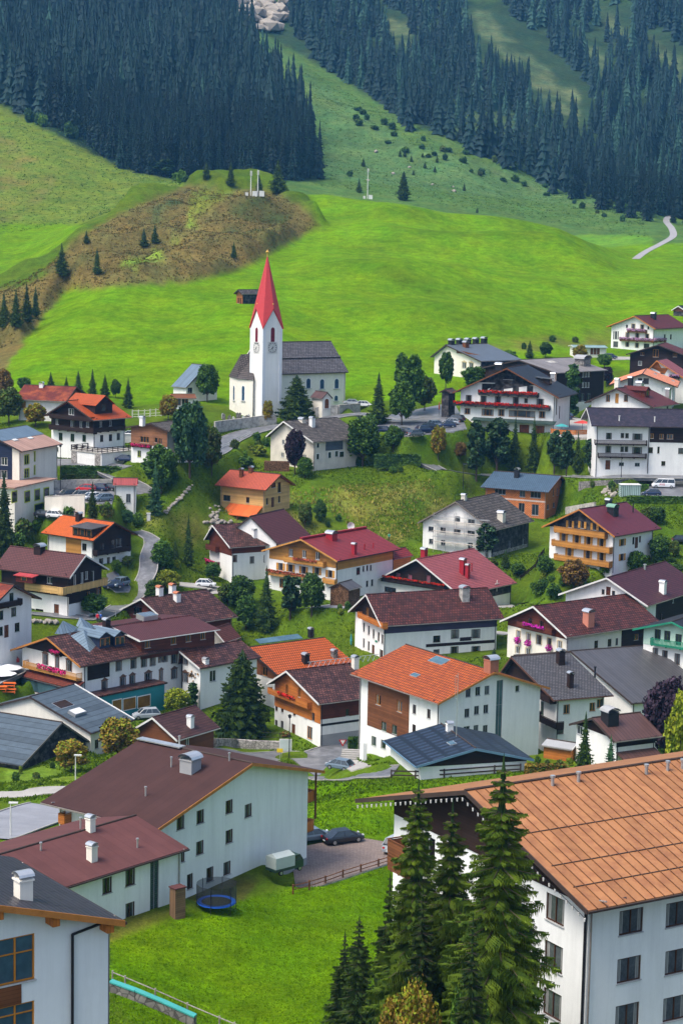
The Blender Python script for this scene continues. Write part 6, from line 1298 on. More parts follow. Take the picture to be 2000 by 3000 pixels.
def conifer(seed, H, R, whorls, nb, twigs, lod, base=.06, power=.85, droop=.35):
    rng = random.Random(seed); tr = MB(); cr = MB()
    if lod == 0: skirts(cr, rng, H, R, whorls, nb, base, power, droop)
    if lod == 1: skirts(cr, rng, H, R, max(8, whorls // 2), 14, base + .03, power, droop, .72)
    if lod == 2: skirts(cr, rng, H, R, whorls // 2, 18, base + .05, power, droop, .30, 2)
    if lod == 0: whorls = 0
    tr.tube((0, 0, -.6), (0, 0, H * .55), H * .016, H * .009, 7); tr.tube((0, 0, H * .55), (0, 0, H * .97), H * .009, H * .002, 5)
    for i in range(whorls):
        f = base + (1 - base) * (i + rng.random() * .5) / whorls; z = H * f
        r = R * (1 - f) ** power * rng.uniform(.70, 1.18) + H * .008
        if f < base + .08: r *= .75
        n = nb if f < .75 else max(4, nb - 2); a0 = rng.random() * 6.28
        for j in range(n):
            a = a0 + 6.2832 * j / n + rng.uniform(-.25, .25); d = Vector((math.cos(a), math.sin(a), 0)); s = Vector((-d.y, d.x, 0)); ln = r * rng.uniform(.72, 1.1)
            dr = droop * (1 - f * .8); pt = lambda u: Vector((0, 0, z)) + d * (ln * u) + Z * (-dr * ln * u * (1.25 - .55 * u))
            if lod == 0:
                for sg in (-1, 1):
                    a_, b_ = pt(.08), pt(1.0); m_ = pt(.6) + s * (sg * ln * .26) - Z * ln * .14
                    cr.face((a_, m_, b_), 0)
            else:
                tr.tube(pt(0), pt(.85), H * .0028 * (1.2 - f), H * .0008, 3, cap=False) if lod == 2 else None
                for k in range(twigs):
                    u = .12 + .88 * (k + rng.random() * .6) / twigs; q = pt(u); tl = ln * (.42 * (1.12 - u) + .10) * rng.uniform(.8, 1.25)
                    for sg in (-1, 1):
                        dd = (d * .75 + s * sg * 1.0 + Z * rng.uniform(-.55, -.15)).normalized(); e = q + dd * tl; w = tl * (.48 if lod == 1 else .10); hd = Z * (-w)
                        cr.face((q, q + dd * tl * .5 + s * 0 + hd * .9, e, q + dd * tl * .45 - hd * .35), 1 if rng.random() < (.25 + .35 * u) else 0)
                        if lod == 2:
                            for kk in (.2, .4, .6, .8, .97): h_ = q + dd * tl * kk; cr.face((h_ + dd * .035, h_ - dd * .05, h_ - Z * tl * rng.uniform(.25, .6) + s * rng.uniform(-.03, .03)), 1 if rng.random() < .35 else 0)
                q = pt(.93); cr.face((q - s * ln * .05, pt(1.08), q + s * ln * .05, q - Z * ln * .1), 1)
    cr.face((Vector((-.02 * R, 0, H * .93)), Vector((.02 * R, 0, H * .93)), Vector((0, 0, H)))); cr.face((Vector((0, -.02 * R, H * .93)), Vector((0, .02 * R, H * .93)), Vector((0, 0, H))))
    return tr, cr
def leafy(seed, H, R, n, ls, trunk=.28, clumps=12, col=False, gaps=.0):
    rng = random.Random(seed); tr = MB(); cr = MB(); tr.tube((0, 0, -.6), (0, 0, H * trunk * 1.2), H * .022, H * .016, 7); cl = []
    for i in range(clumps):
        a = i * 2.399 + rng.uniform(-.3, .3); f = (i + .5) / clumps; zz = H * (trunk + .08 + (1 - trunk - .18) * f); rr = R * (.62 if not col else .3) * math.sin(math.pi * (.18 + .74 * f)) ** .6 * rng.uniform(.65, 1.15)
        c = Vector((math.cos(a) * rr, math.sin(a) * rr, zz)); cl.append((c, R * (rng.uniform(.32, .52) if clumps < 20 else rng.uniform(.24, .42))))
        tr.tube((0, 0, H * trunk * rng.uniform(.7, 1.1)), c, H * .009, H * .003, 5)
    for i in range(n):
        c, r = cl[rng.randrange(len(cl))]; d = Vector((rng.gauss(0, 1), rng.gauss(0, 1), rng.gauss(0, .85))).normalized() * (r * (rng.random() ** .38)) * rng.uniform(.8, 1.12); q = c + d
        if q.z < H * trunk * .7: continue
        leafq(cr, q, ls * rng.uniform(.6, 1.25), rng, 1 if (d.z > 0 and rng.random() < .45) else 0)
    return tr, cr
PROTO = {}
def proto(k):
    if k not in PROTO:
        m1 = lambda t, c, mats: (t.mesh("trunk", BARK), c.mesh("crown", mats))
        kk, i = k.split(':') if ':' in k else (k, '0'); i = int(i)
        if kk == 'hero': v = m1(*conifer(11 + i, 22, 4.3, 42, 10, 15, 2, .10, .72, .5), [NEEDH, NEEDL, NEED]); d = (22, 3.9)
        elif kk == 'herod': v = m1(*conifer(31 + i, 16, 3.4, 34, 9, 12, 2, .04, .8, .3), [NEED, NEEDH, NEED]); d = (16, 3.4)
        elif kk == 'spruce': v = m1(*conifer(50 + i, 12, 2.6, 32, 8, 5, 1, .06, .85, .32), [NEED, NEEDH]); d = (12, 2.6)
        elif kk == 'big': v = m1(*conifer(70 + i, 15, 4.6, 40, 10, 6, 1, .03, .55, .12), [NEED, NEEDH]); d = (15, 4.6)
        elif kk == 'pale': v = m1(*conifer(60 + i, 12, 2.8, 22, 7, 5, 1, .06, .8, .2), [LEAFM["blue_green"], NEED]); d = (12, 2.8)
        elif kk == 'pine': v = m1(*leafy(80 + i, 12, 2.6, 2600, .32, .15, 12), [NEED, LEAFM["blue_green"]]); d = (12, 2.6)
        elif kk == 'thuja': v = m1(*leafy(90 + i, 8, 1.5, 1500, .25, .03, 12, True), [LEAFM["deep_green"], NEED]); d = (8, 1.5)
        elif kk.startswith('bush_'): v = m1(*leafy(120 + i, 2.4, 1.7, 1300, .17, .05, 20), [LEAFM[kk[5:]], LEAFM["mid_green"]]); d = (2.4, 1.7)
        elif kk.startswith('near_'): kq = kk[5:]; v = m1(*leafy(140 + i, 10, 4.0, 22000, .11, .22, 22), [LEAFM[kq], LEAFM['lime_yellow' if kq == 'autumn' else 'deep_green']]); d = (10, 4.0)
        elif kk.startswith('hedge_'):
            rng = random.Random(5); c = MB(); t = MB()
            for x in range(-4, 5): t.tube((x * .48, 0, -.4), (x * .48, 0, .9), .04, n=4)
            for q in range(2600):
                p = Vector((rng.uniform(-2.2, 2.2), rng.uniform(-.6, .6), rng.uniform(0, 1.5))); 
                if abs(p.y) < .4 and p.z < 1.2: p.y = .5 * (1 if rng.random() < .5 else -1)
                leafq(c, p, .14, rng, 1 if rng.random() < .3 else 0)
            v = (t.mesh("stems", BARK), c.mesh("foliage", [LEAFM[kk[6:]], LEAFM["mid_green"]])); d = (1.6, 2.2)
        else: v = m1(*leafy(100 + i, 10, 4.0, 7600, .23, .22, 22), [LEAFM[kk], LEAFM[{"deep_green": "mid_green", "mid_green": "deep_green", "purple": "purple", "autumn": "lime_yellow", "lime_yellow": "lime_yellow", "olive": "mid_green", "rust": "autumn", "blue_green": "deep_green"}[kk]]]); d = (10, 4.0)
        PROTO[k] = (v, d)
    return PROTO[k]
KINDN = {'hero': ('spruce_tree', 'spruce'), 'herod': ('spruce_tree', 'spruce'), 'spruce': ('spruce_tree', 'spruce'), 'big': ('spruce_tree', 'spruce'), 'pale': ('fir_tree', 'fir'), 'pine': ('pine_tree', 'pine'), 'thuja': ('cypress_tree', 'cypress')}
_ti = [0]
def tree(kind, label, r, x, yb, yt, wpx, Y=None, group=None):
    """stands on the ground seen at (x, yb); yt = top, wpx = half width, all in survey pixels"""
    _ti[0] += 1; rng = random.Random(_ti[0] * 13); pb = P(r, x, yb)
    if Y is None: q = G(pb)
    else: q = at(pb, Y); q.z = float(gz(q.x, q.y))
    sc = ORG[r][2]; H = (solve1(q, Z, ky(P(r, x, yt)))); W_ = wpx / sc / FPX * q.y
    k = kind.split(':')[0]; (tm, cm), (h0, w0) = proto(kind)
    nm, ct = KINDN.get(k, ('shrub', 'shrub') if k.startswith('bush') else ('hedge', 'hedge') if k.startswith('hedge') else ('leafy_tree', 'tree'))
    o = empty(nm, q, label, ct, group, 0); o.scale = (W_ / w0, W_ / w0 * (1 if nm != 'hedge' else .9), max(.6, H) / h0)
    a = rng.random() * 6.28 if nm != 'hedge' else 0
    if nm == 'hedge': o.scale = (W_ / w0, 1, max(.6, H) / h0)
    t = bpy.data.objects.new(tm.name.split('.')[0], tm); link(t, o); c = bpy.data.objects.new(cm.name.split('.')[0], cm); link(c, o); t.rotation_euler = c.rotation_euler = (0, 0, a)
    return o
VT = "spruces around the village"
TL = [
('spruce:2',"spruce beside the lane wall left of the long farmhouse",4,1150,420,300,40),
('mid_green:6',"leafy tree behind the garden cluster beside the lane end",4,1010,700,560,70),
('bush_mid_green:2',"bush at the lane bend below the transformer tower",1,905,1210,1130,45),
('deep_green:3',"dark tree behind the violet roofed house by the timber house",2,760,1290,1170,50),
('olive:0',"tree on the bank between the lane and the dormer house",4,840,470,400,45),
('mid_green:8',"green tree at the right side of the chapel like house roof",5,90,985,870,70),
('deep_green:9',"broad dark tree filling the gap left of the farmhouse garden",4,1400,560,440,60),
('olive:2',"olive tree on the bank behind the pink roofed chalet",6,300,620,520,60),
('mid_green:9',"leafy tree beside the fence below the byre",6,480,640,560,55),
('deep_green:6',"dark tree at the right edge above the violet roof",6,1500,660,560,80),
('mid_green:4',"leafy tree at the right edge beside the golden chalet's hedge",6,1390,300,190,70),
('blue_green:1',"blue green tree right of the teal shop front",7,1350,240,100,60),
('hero:0',"tallest foreground spruce with yellow green drooping twigs against the copper roof",9,330,2790,875,540,107),
('hero:1',"slender foreground spruce standing left in front of the hotel's balconies",20,1085,4300,510,820,118),
('hero:2',"spruce between the two taller foreground spruces, its top below the roof edge",0,1308,2990,2366,165,113),
('herod:0',"dark low spruce on the lawn edge left of the tall foreground spruces",11,995,1500,640,240,124),
('herod:1',"smaller dark spruce leaning out furthest onto the foreground lawn",11,905,1450,750,190,130),
('herod:1',"dark spruce filling the gap between the short pair and the tall foreground spruces",0,1130,3120,2560,105,121),
('herod:0',"dark spruce behind the yellowing maple in the middle of the foreground clump",0,1225,3150,2600,125,111),
('herod:0',"low dark spruce at the foot of the tallest foreground spruce",0,1370,3200,2690,120,101),
('near_autumn:1',"yellowing maple with orange leaves at the bottom edge of the picture",11,1330,1640,1100,300,104),
('near_mid_green:2',"green bush tree at the bottom edge beside the hotel wall",12,150,1560,1120,190,103),
('big:0',"big broad spruce by the road in front of the bend, taller than the houses",8,240,700,130,205),
('spruce:0',"dark spruce at the gable of the brown roofed farmhouse",5,190,650,435,95),
('deep_green:0',"dark leafy tree below the farmhouse in the garden cluster",5,235,880,640,110),
('olive:0',"dull green bushy tree at the left of the garden cluster",5,150,840,690,75),
('spruce:1',"spruce with light tips right in the middle of the garden cluster",5,400,1010,585,90),
('deep_green:1',"rounded dark tree standing low in the garden cluster above the orange roof",5,270,1000,770,85),
('pine:0',"dense pine in front of the crimson chalet's lower balcony",5,560,925,625,75),
('deep_green:2',"round dark ball shaped tree in front of the crimson roofed chalet",5,700,905,620,98),
('spruce:2',"slim spruce alone on the grass left of the new timber house",4,1235,475,130,52),
('deep_green:3',"leafy tree clump beside the winding lane",4,1065,540,300,85),
('lime_yellow:0',"yellowish green shrub tree right of the lane's lower end",4,1100,650,490,95),
('mid_green:0',"small tree in front of the balcony house garden steps",4,620,800,650,105),
('mid_green:1',"small bright tree on the bank below the dormer house",4,765,520,425,45),
('blue_green:0',"tallest leafy tree with blue green crown below the church",1,1245,900,395,145),
('deep_green:4',"wide dark tree left of the tallest blue green tree",1,1060,1000,680,135),
('pale:0',"pale silvery fir standing before the wide dark tree",1,1020,1140,785,68),
('olive:1',"thin olive leaved tree on the bank right of the tallest blue green tree",1,1390,880,560,80),
('spruce:3',"large dark spruce cut by the left picture edge beside the modern building",1,30,1420,870,110),
('spruce:0',"pointed spruce in front of the parked cars in the left car park",1,608,1165,922,48),
('bush_olive:0',"wide olive shrub on the bank below the modern building's podium",1,150,1290,1170,75),
('bush_mid_green:0',"green shrub on the bank at the dormer house's left eave",1,250,1240,1175,50),
('bush_deep_green:2',"dark shrub beside the big spruce at the left edge on the bank",1,120,1340,1260,60),
('bush_deep_green:0',"rounded bush below the car park wall",1,450,1160,1085,48),
('bush_olive:0',"tangled olive bush along the wall right of the pointed spruce",1,700,1150,1060,60),
('blue_green:1',"young blue green tree behind the orange dormer roof",1,830,1215,1105,60),
('spruce:1',"leftmost spruce in the row behind the red roofed farm",1,335,300,200,30),
('spruce:2',"short spruce, second in the row behind the red roofed farm",1,437,305,228,20),
('spruce:3',"third spruce in the row behind the red roofed farm",1,515,320,192,38),
('spruce:0',"tallest spruce in the row beside the orange roofed chalet",1,608,362,180,42),
('spruce:1',"broad spruce right of the tallest in the row by the orange roofed chalet",1,690,365,215,42),
('deep_green:5',"round topped dark tree near the right end of the spruce row",1,760,372,250,38),
('spruce:2',"light green spruce closing the row at the right above the orange chalet",1,842,440,240,48),
('autumn:0',"yellow brown tree in front of the cemetery hall",1,1105,520,350,72),
('deep_green:6',"drooping birch like tree in front of the steep roofed house",1,1360,400,150,82),
('autumn:2',"autumn coloured tree on the slope above the modern building",1,235,560,405,85),
('olive:2',"bushy olive tree at the left edge below the heath slope",1,60,540,300,110),
('rust:0',"rusty brown tree at the left edge under the heath",1,20,420,180,75),
('deep_green:7',"dark tree behind the left end of the red roofed farm",1,160,330,235,50),
('big:1',"fan shaped fir with light branches right in front of the church nave",2,600,635,340,132),
('autumn:3',"small thin tree at the churchyard wall under the tower",2,412,660,500,42),
('purple:0',"dark purple leaved tree in front of the old lime washed house",2,590,985,690,80),
('mid_green:3',"green shrub tree at the foot of the purple leaved tree",2,655,1010,870,60),
('mid_green:4',"big round maple at the right gable of the old lime washed house",2,1035,935,595,140),
('deep_green:8',"dark tree between the round maple and the hedge",2,1235,835,660,72),
('spruce:3',"tall dark conifer at the car park right of the church",2,1135,660,320,90),
('deep_green:9',"darkest broad tree behind the car park left of the hotel",2,1330,600,190,120),
('mid_green:5',"light green leafy tree at the car park edge",2,1290,665,375,95),
('olive:3',"thin light tree beside the folded parasols",2,1440,570,335,75),
('deep_green:10',"rounded dark tree at the left wall of the slate roofed house",3,10,540,285,62),
('mid_green:6',"leafy green tree in front of the geranium hotel's left eave",3,205,540,390,105),
('autumn:4',"small amber tree on the lawn beside the curved drive",2,1530,885,670,60),
('bush_lime_yellow:0',"yellow flowering shrub on the church slope",2,355,860,795,60),
('bush_mid_green:0',"green shrub on the terrace above the new timber house",2,270,930,870,70),
('olive:4',"gnarled fruit tree beside the new timber house",2,655,1335,1170,58),
('hedge_deep_green:0',"thick dark hedge below the round maple",2,1262,940,850,150),
('pine:1',"leftmost pine in the row below the geranium hotel",3,210,1135,715,72),
('pine:0',"wide pine second in the row below the geranium hotel",3,345,1085,705,92),
('spruce:0',"spruce with pale tips in front of the hotel's covered terrace",3,460,1080,725,66),
('spruce:2',"slender spruce in the middle of the row below the geranium hotel",3,582,1088,715,62),
('pine:1',"open crowned pine in front of the orange terrace",3,720,1090,790,52),
('pine:0',"tallest open pine right of the orange terrace",3,800,1115,790,52),
('spruce:1',"thin spruce between the open pine and the long white block",3,872,1085,812,42),
('pine:1',"dense pine at the left corner of the long white block",3,958,1095,845,52),
('rust:1',"low amber fruit tree on the lawn left of the pine row",3,105,1000,885,48),
('thuja:0',"dense cone shaped cypress between geranium hotel and dark building",3,835,730,350,72),
('spruce:3',"dark spruce on the meadow edge behind the slate roofed house",3,560,335,218,42),
('deep_green:11',"leafy tree left of the pavilion",3,665,330,228,48),
('autumn:5',"yellowing tree in front of the pavilion",3,890,345,248,55),
('deep_green:12',"dark tree at the right eave of the slate roofed house",3,430,400,285,62),
('mid_green:7',"tree in front of the parked car above the dark building",3,1050,400,305,55),
('purple:1',"small dark purple tree at the corner of the dark building",3,1068,520,388,48),
('bush_deep_green:1',"lone bush on the meadow left of the spruce by the pavilion",3,522,275,235,20),
('bush_deep_green:2',"dark bush on the meadow above the pavilion",3,708,225,185,28),
('bush_olive:1',"flat olive bush on the meadow right of the dark bush",3,858,228,195,26),
('bush_blue_green:0',"grey green bush at the corner of the long white block",3,1355,1080,1008,28),
('mid_green:8',"climbing tree framing a window of the long white block",3,1430,1085,998,30),
('pine:0',"large pine in front of the scaffolded house's byre",6,275,525,280,75),
('spruce:1',"small spruce in the grass beside the stone byre",6,402,590,460,38),
('rust:2',"rusty brown autumn tree below the golden chalet",6,848,745,530,112),
('mid_green:9',"green shrub tree under the golden chalet's lowest balcony",6,1052,640,560,45),
('mid_green:10',"leafy green tree in front of the golden chalet's side wall",6,1255,620,475,82),
('deep_green:13',"dark leafy tree right of the golden chalet",6,1410,570,385,82),
('olive:5',"small tree beside the dark parked car on the right bank",6,1505,520,415,48),
('olive:6',"autumn tinted tree behind the golden chalet's roof",6,1345,290,190,70),
('deep_green:14',"dark shrub tree by the wooden fence",6,660,640,510,62),
('bush_mid_green:1',"round bush in front of the fence gate",6,620,760,680,60),
('bush_deep_green:3',"dark shrub row at the foot of the farmhouse gable",6,720,790,700,60),
('spruce:2',"little conifer clump beside the banded house",6,325,1195,1120,42),
('autumn:6',"yellow green round tree in front of the dark board barn",7,470,700,490,132),
('autumn:7',"bigger amber tree between the barn and the felt roofed house",7,775,625,340,150),
('lime_yellow:1',"bright yellow shrub in front of the teal shop",7,1155,330,150,105),
('thuja:1',"dark cypress beside the bright yellow shrub",7,1265,300,105,52),
('spruce:0',"small light green spruce beside the brown metal roofed house",9,915,960,535,98,243),
('pale:1',"bushy pale fir right of the small light green spruce",9,1085,960,700,100,240),
('purple:2',"large purple black tree behind the brown metal roofed house",9,1450,760,300,190,264),
('lime_yellow:2',"yellow green tree cut by the right picture edge",9,1550,860,395,125,252),
('hedge_autumn:0',"ochre flowering hedge above the copper roof",9,670,955,868,145),
('mid_green:11',"green thicket below the yellow green tree",9,1430,840,700,60),
('spruce:2',"small dark spruce, lowest on the brown hill's left flank",13,285,562,413,45),
('spruce:3',"narrow spruce second on the brown hill's left flank",13,447,556,433,30),
('spruce:0',"tiny spruce high on the brown hill's left edge",13,398,412,353,21),
('spruce:1',"left one of two spruces close together on the brown hill",13,662,430,340,28),
('spruce:2',"right one of two spruces close together on the brown hill",13,712,412,322,26),
('spruce:3',"lone dark spruce on the right part of the brown hill",13,1074,480,405,23),
('pine:0',"rounded tree alone under the forest edge on the left alp",13,758,106,18,50),
('spruce:0',"young spruce in front of the forest edge left of the twin masts",13,948,118,40,28),
('spruce:1',"broad spruce beside the twin masts at the forest edge",13,1275,182,25,48),
('spruce:2',"middle one of the small spruces by the twin masts",13,1190,178,95,24),
('spruce:3',"young spruce left of the twin masts",13,1060,150,40,32),
('spruce:0',"dark spruce at the left edge of the grove beside the meadow",13,20,800,640,42),
('spruce:1',"second spruce of the grove at the left picture edge",13,75,800,625,42),
('spruce:2',"tallest spruce of the grove at the left picture edge",13,125,775,600,40),
('spruce:3',"rightmost spruce of the grove beside the heath",13,165,750,610,32),
('big:2',"large single spruce on the skyline of the green hill",14,283,215,83,36),
('spruce:1',"narrow small spruce left of the skyline mast",14,80,180,110,18),
('spruce:2',"small spruce on the far slope above the skyline mast",14,100,60,18,14),
('spruce:3',"isolated little spruce halfway up the far slope",14,563,172,133,11),
('spruce:0',"tiny spruce near the hill edge below the isolated one",14,622,272,247,10),
('bush_deep_green:4',"tiny bush on the far slope left of the skyline mast",14,38,105,78,17),
]
for tdef in TL:
    kind, label, r, x, yb, yt, w = tdef[:7]; tree(kind, label, r, x, yb, yt, w, tdef[7] if len(tdef) > 7 else None)
for i, (x, y0, y1) in enumerate([(268,712,683),(290,712,686),(320,735,712),(372,714,700),(438,738,712),(382,766,740),(428,784,760),(330,797,780),(1195-790,910,885),(1090,620,600)][:8]):
    tree('spruce:%d' % (i % 4), "tiny spruce scattered on the far grassy slope", 16, x, y1 + (y0 - y1) + 8, y1, 11, group="tiny spruces on the far slope")
rb=random.Random(21)
for i,(r_,x0,x1,y0,y1) in enumerate([(4,990,1180,300,560)]*7+[(1,130,760,1160,1240)]*9+[(2,120,420,760,900)]*7+[(6,560,1100,640,760)]*8+[(6,1130,1500,540,660)]*6+[(3,960,1300,1170,1250)]*5+[(5,600,1000,160,330)]*6+[(7,0,560,640,760)]*7+[(9,560,1300,870,930)]*6+[(5,860,1010,760,900)]*3+[(2,1000,1300,900,980)]*4):
    x=rb.uniform(x0,x1); y=rb.uniform(y0,y1); tree('bush_%s:%d'%(rb.choice(['mid_green','deep_green','olive','lime_yellow']),rb.randrange(3)),"small leafy shrub growing on a grass bank between the houses",r_,x,y,y-rb.uniform(25,60),rb.uniform(16,34),group="small shrubs on the banks of the village")
rb=random.Random(33)
for i in range(46):
    u_=rb.random(); x=1040+u_*820; y=330+u_*300+rb.uniform(-10,70)*(1-u_*.5); tree('bush_%s:%d'%(rb.choice(['blue_green','deep_green','olive']),rb.randrange(2)),"round alpine shrub in the belt below the right mountain forest",0,x,y,y-rb.uniform(9,20),rb.uniform(7,14),group="alpine shrubs below the right forest")
for i in range(16):
    u_=rb.random(); x=20+u_*560; y=330+u_*222+rb.uniform(-6,6); tree('bush_%s:%d'%(rb.choice(['blue_green','mid_green']),rb.randrange(2)),"pale green shrub tree at the lower fringe of the left forest",0,x,y,y-rb.uniform(22,45),rb.uniform(11,18),group="shrub trees at the left forest fringe")
# ---- forest on the mountains
def forest():
    rng = random.Random(77); L = [(-400,-420),(560,-420),(650,60),(760,215),(850,335),(946,525),(850,528),(700,535),(560,540),(440,515),(350,492),(200,390),(90,335),(0,305),(-400,190)]
    Rr = [(870,-420),(2600,-420),(2600,660),(2000,640),(1880,622),(1760,590),(1600,535),(1400,445),(1180,352),(1000,232),(880,150),(850,90)]
    bare = [[(1360,-20),(1460,0),(1590,130),(1750,290),(1740,440),(1640,400),(1560,320),(1460,230),(1370,110)],[(1670,80),(1780,120),(1840,260),(1720,240)],[(1740,-30),(1880,110),(1770,130)],[(1880,70),(2040,160),(2040,300),(1910,240)],[(1110,40),(1215,50),(1225,190),(1140,170)],
            [(640,-10),(700,0),(830,30),(840,95),(760,95),(690,70)],[(330,250),(370,240),(375,300),(325,285)],[(1310,330),(1480,330),(1560,400),(1500,470),(1380,420)]]
    pts = []
    for yi in np.arange(1052, 1820, 7.2):
        xs = np.arange(-.235 * yi, .235 * yi, 6.9); 
        for xw in xs: pts.append((xw + rng.uniform(-2.8, 2.8), yi + rng.uniform(-3, 3)))
    A = np.array(pts); zz = gz(A[:, 0], A[:, 1]); px, py = pxy(A[:, 0], A[:, 1], zz); n1 = sn(A[:, 0], A[:, 1], 12, 3) + .7 * sn(A[:, 0], A[:, 1], 5, 8)
    inL, inR = inpoly(px, py, L), inpoly(px, py, Rr); bm_ = np.zeros(len(A), bool)
    for b in bare: bm_ |= inpoly(px + n1 * 26, py + n1 * 14, b)
    out = []
    for i in range(len(A)):
        if px[i] < -120 or px[i] > 2120 or bm_[i]: continue
        if inL[i]: dens = .97
        elif inR[i]: dens = .72 if py[i] > 120 + (px[i] - 1000) * .3 else .62; dens *= (1 if n1[i] > -.35 or py[i] > 400 else .45)
        elif px[i] > 1150 and inpoly(px[i:i+1], py[i:i+1] - 25, Rr)[0]: dens = .25
        else: continue
        if rng.random() < dens: out.append((A[i, 0], A[i, 1], zz[i], bool(inR[i]) and not bool(inL[i]), px[i], py[i], n1[i]))
    # trees one can see over the one in front: keep those nearest first as individuals
    out.sort(key=lambda q: q[1])
    return out
FT = forest(); print("forest trees", len(FT))
protos = []
for i in range(5):
    t, c = conifer(200 + i, 26, 4.6, 24, 7, 2, 1, .03, .85, .5); protos.append((t.mesh("trunk", BARK), c.mesh("crown", [NEEDF, [NEEDF, NEEDF3, NEEDF, NEEDF3, NEEDF2][i]])))
rng = random.Random(3)
inframe = [q for q in FT if -20 < q[4] < 2020 and q[5] > 40]
front = inframe[:300]; ids = set(id(q) for q in front)
for j, (x, y, z, right, px_, py_, n1_) in enumerate(front):
    s = rng.uniform(.8, 1.3) * (1.15 if not right else .9) * (.65 if rng.random() < .12 else 1)
    o = empty("spruce_tree", (x, y, z), "dark spruce in the front rows of the %s" % ("forest on the right mountainside" if right else "dense forest on the left mountainside"), "spruce", "spruces at the edge of the %s forest" % ("right" if right else "left"))
    o.scale = (s * rng.uniform(.85, 1.1),) * 2 + (s,); tm, cm = protos[rng.randrange(5)]
    for m in (tm, cm): c = bpy.data.objects.new(m.name.split('.')[0], m); link(c, o)
# the rest of the forest as one mass
def bake(trees, name, label, mats, seed):
    rng = random.Random(seed); T = []
    for i in range(7):
        t, c = conifer(300 + i, 26, 5.0, 11, 10, 0, 0, .04, .9, .55); v = np.array(c.v); f = np.array([(*q, q[-1])[:4] if len(q) == 3 else q for q in c.f]); T.append((v, np.array([q[:3] for q in c.f])))
    V, F, M_ = [], [], []; n = 0
    for (x, y, z, right, px_, py_, n1_) in trees:
        v, f = T[rng.randrange(7)]; s = rng.uniform(.6, 1.4) * (1.22 if not right else .95); a = rng.random() * 6.28; w = s * rng.uniform(.85, 1.15)
        c_, s_ = math.cos(a) * w, math.sin(a) * w; V.append(np.stack([v[:, 0] * c_ - v[:, 1] * s_ + x, v[:, 0] * s_ + v[:, 1] * c_ + y, v[:, 2] * s + z], -1)); F.append(f + n); n += len(v)
        q_ = rng.random(); M_ += [(1 if q_ < (.12 if right else .03) else 2 if q_ < .45 else 0)] * len(f)
    V = np.concatenate(V); F = np.concatenate(F); me = bpy.data.meshes.new(name); me.vertices.add(len(V)); me.vertices.foreach_set("co", V.astype(np.float32).ravel()); me.loops.add(len(F) * 3)
    me.loops.foreach_set("vertex_index", F.astype(np.int32).ravel()); me.polygons.add(len(F)); me.polygons.foreach_set("loop_start", np.arange(0, len(F) * 3, 3, dtype=np.int32)); me.polygons.foreach_set("loop_total", np.full(len(F), 3, dtype=np.int32)); me.update()
    for m in mats: me.materials.append(m)
    me.polygons.foreach_set("material_index", M_); o = bpy.data.objects.new(name, me); link(o); tag(o, label, "forest", kind="stuff"); return o
rest = [q for q in FT if id(q) not in ids]
bake(rest, "forest", "dense dark spruce forest covering both mountainsides", [NEEDF, NEEDF2, NEEDF3], 9)

# ---- ground cover nobody could count
def scatter(name, label, poly, y0, y1, n, size, mats, blades=3, tall=1.0, seed=1, mask=None, share=.5):
    rng = np.random.default_rng(seed); M_ = int(n * 3.2); u = rng.uniform(-.19, .19, M_); 
    Y = np.sqrt(rng.uniform(y0 ** 2, y1 ** 2, M_)); X = u * Y; zz = gz(X, Y); px, py = pxy(X, Y, zz); ok = inpoly(px, py, poly)
    for (W_, s_, m_, nm_, k_) in LOTS: ok &= ~inpoly(X, Y, W_)
    for (L_, w, m_, k_, nm_, ln_) in ROADS: d, _ = dist_poly(L_[::2] + [L_[-1]], X, Y); ok &= d > w * .5 + .3
    for (o_, fu, fv, lw, ww) in FOOT: a = (X - o_.x) * fu.x + (Y - o_.y) * fu.y; b_ = (X - o_.x) * fv.x + (Y - o_.y) * fv.y; ok &= ~((a > 0) & (a < lw) & (b_ > 0) & (b_ < ww))
    if mask is not None: ok &= mask(X, Y)
    X, Y, zz = X[ok][:n], Y[ok][:n], zz[ok][:n]; N_ = len(X); V = []; Mi = []
    for k in range(blades):
        a = rng.uniform(0, 6.283, N_); s_ = size * rng.uniform(.5, 1.4, N_); dx, dy = np.cos(a) * s_, np.sin(a) * s_; ox, oy = rng.normal(0, size * .9, (2, N_)); h = s_ * tall * rng.uniform(.7, 1.5, N_); lx, ly = rng.normal(0, size * .5, (2, N_))
        p0 = np.stack([X + ox - dx * .5, Y + oy - dy * .5, zz - .05], -1); p1 = np.stack([X + ox + dx * .5, Y + oy + dy * .5, zz - .05], -1); p2 = np.stack([X + ox + lx, Y + oy + ly, zz + h], -1)
        V.append(np.stack([p0, p1, p2], 1).reshape(-1, 3)); Mi.append((rng.random(N_) < share).astype(np.int32))
    V = np.concatenate(V); nf = len(V) // 3; me = bpy.data.meshes.new(name); me.vertices.add(len(V)); me.vertices.foreach_set("co", V.astype(np.float32).ravel()); me.loops.add(len(V)); me.loops.foreach_set("vertex_index", np.arange(len(V), dtype=np.int32))
    me.polygons.add(nf); me.polygons.foreach_set("loop_start", np.arange(0, len(V), 3, dtype=np.int32)); me.polygons.foreach_set("loop_total", np.full(nf, 3, dtype=np.int32)); me.update()
    for m in mats: me.materials.append(m)
    me.polygons.foreach_set("material_index", np.concatenate(Mi)); o = bpy.data.objects.new(name, me); link(o); tag(o, label, name.replace("_", " "), kind="stuff"); return o
def gmat(n, c): return leafmat(n, c, tuple(min(1, x * 1.7) for x in c), .02)
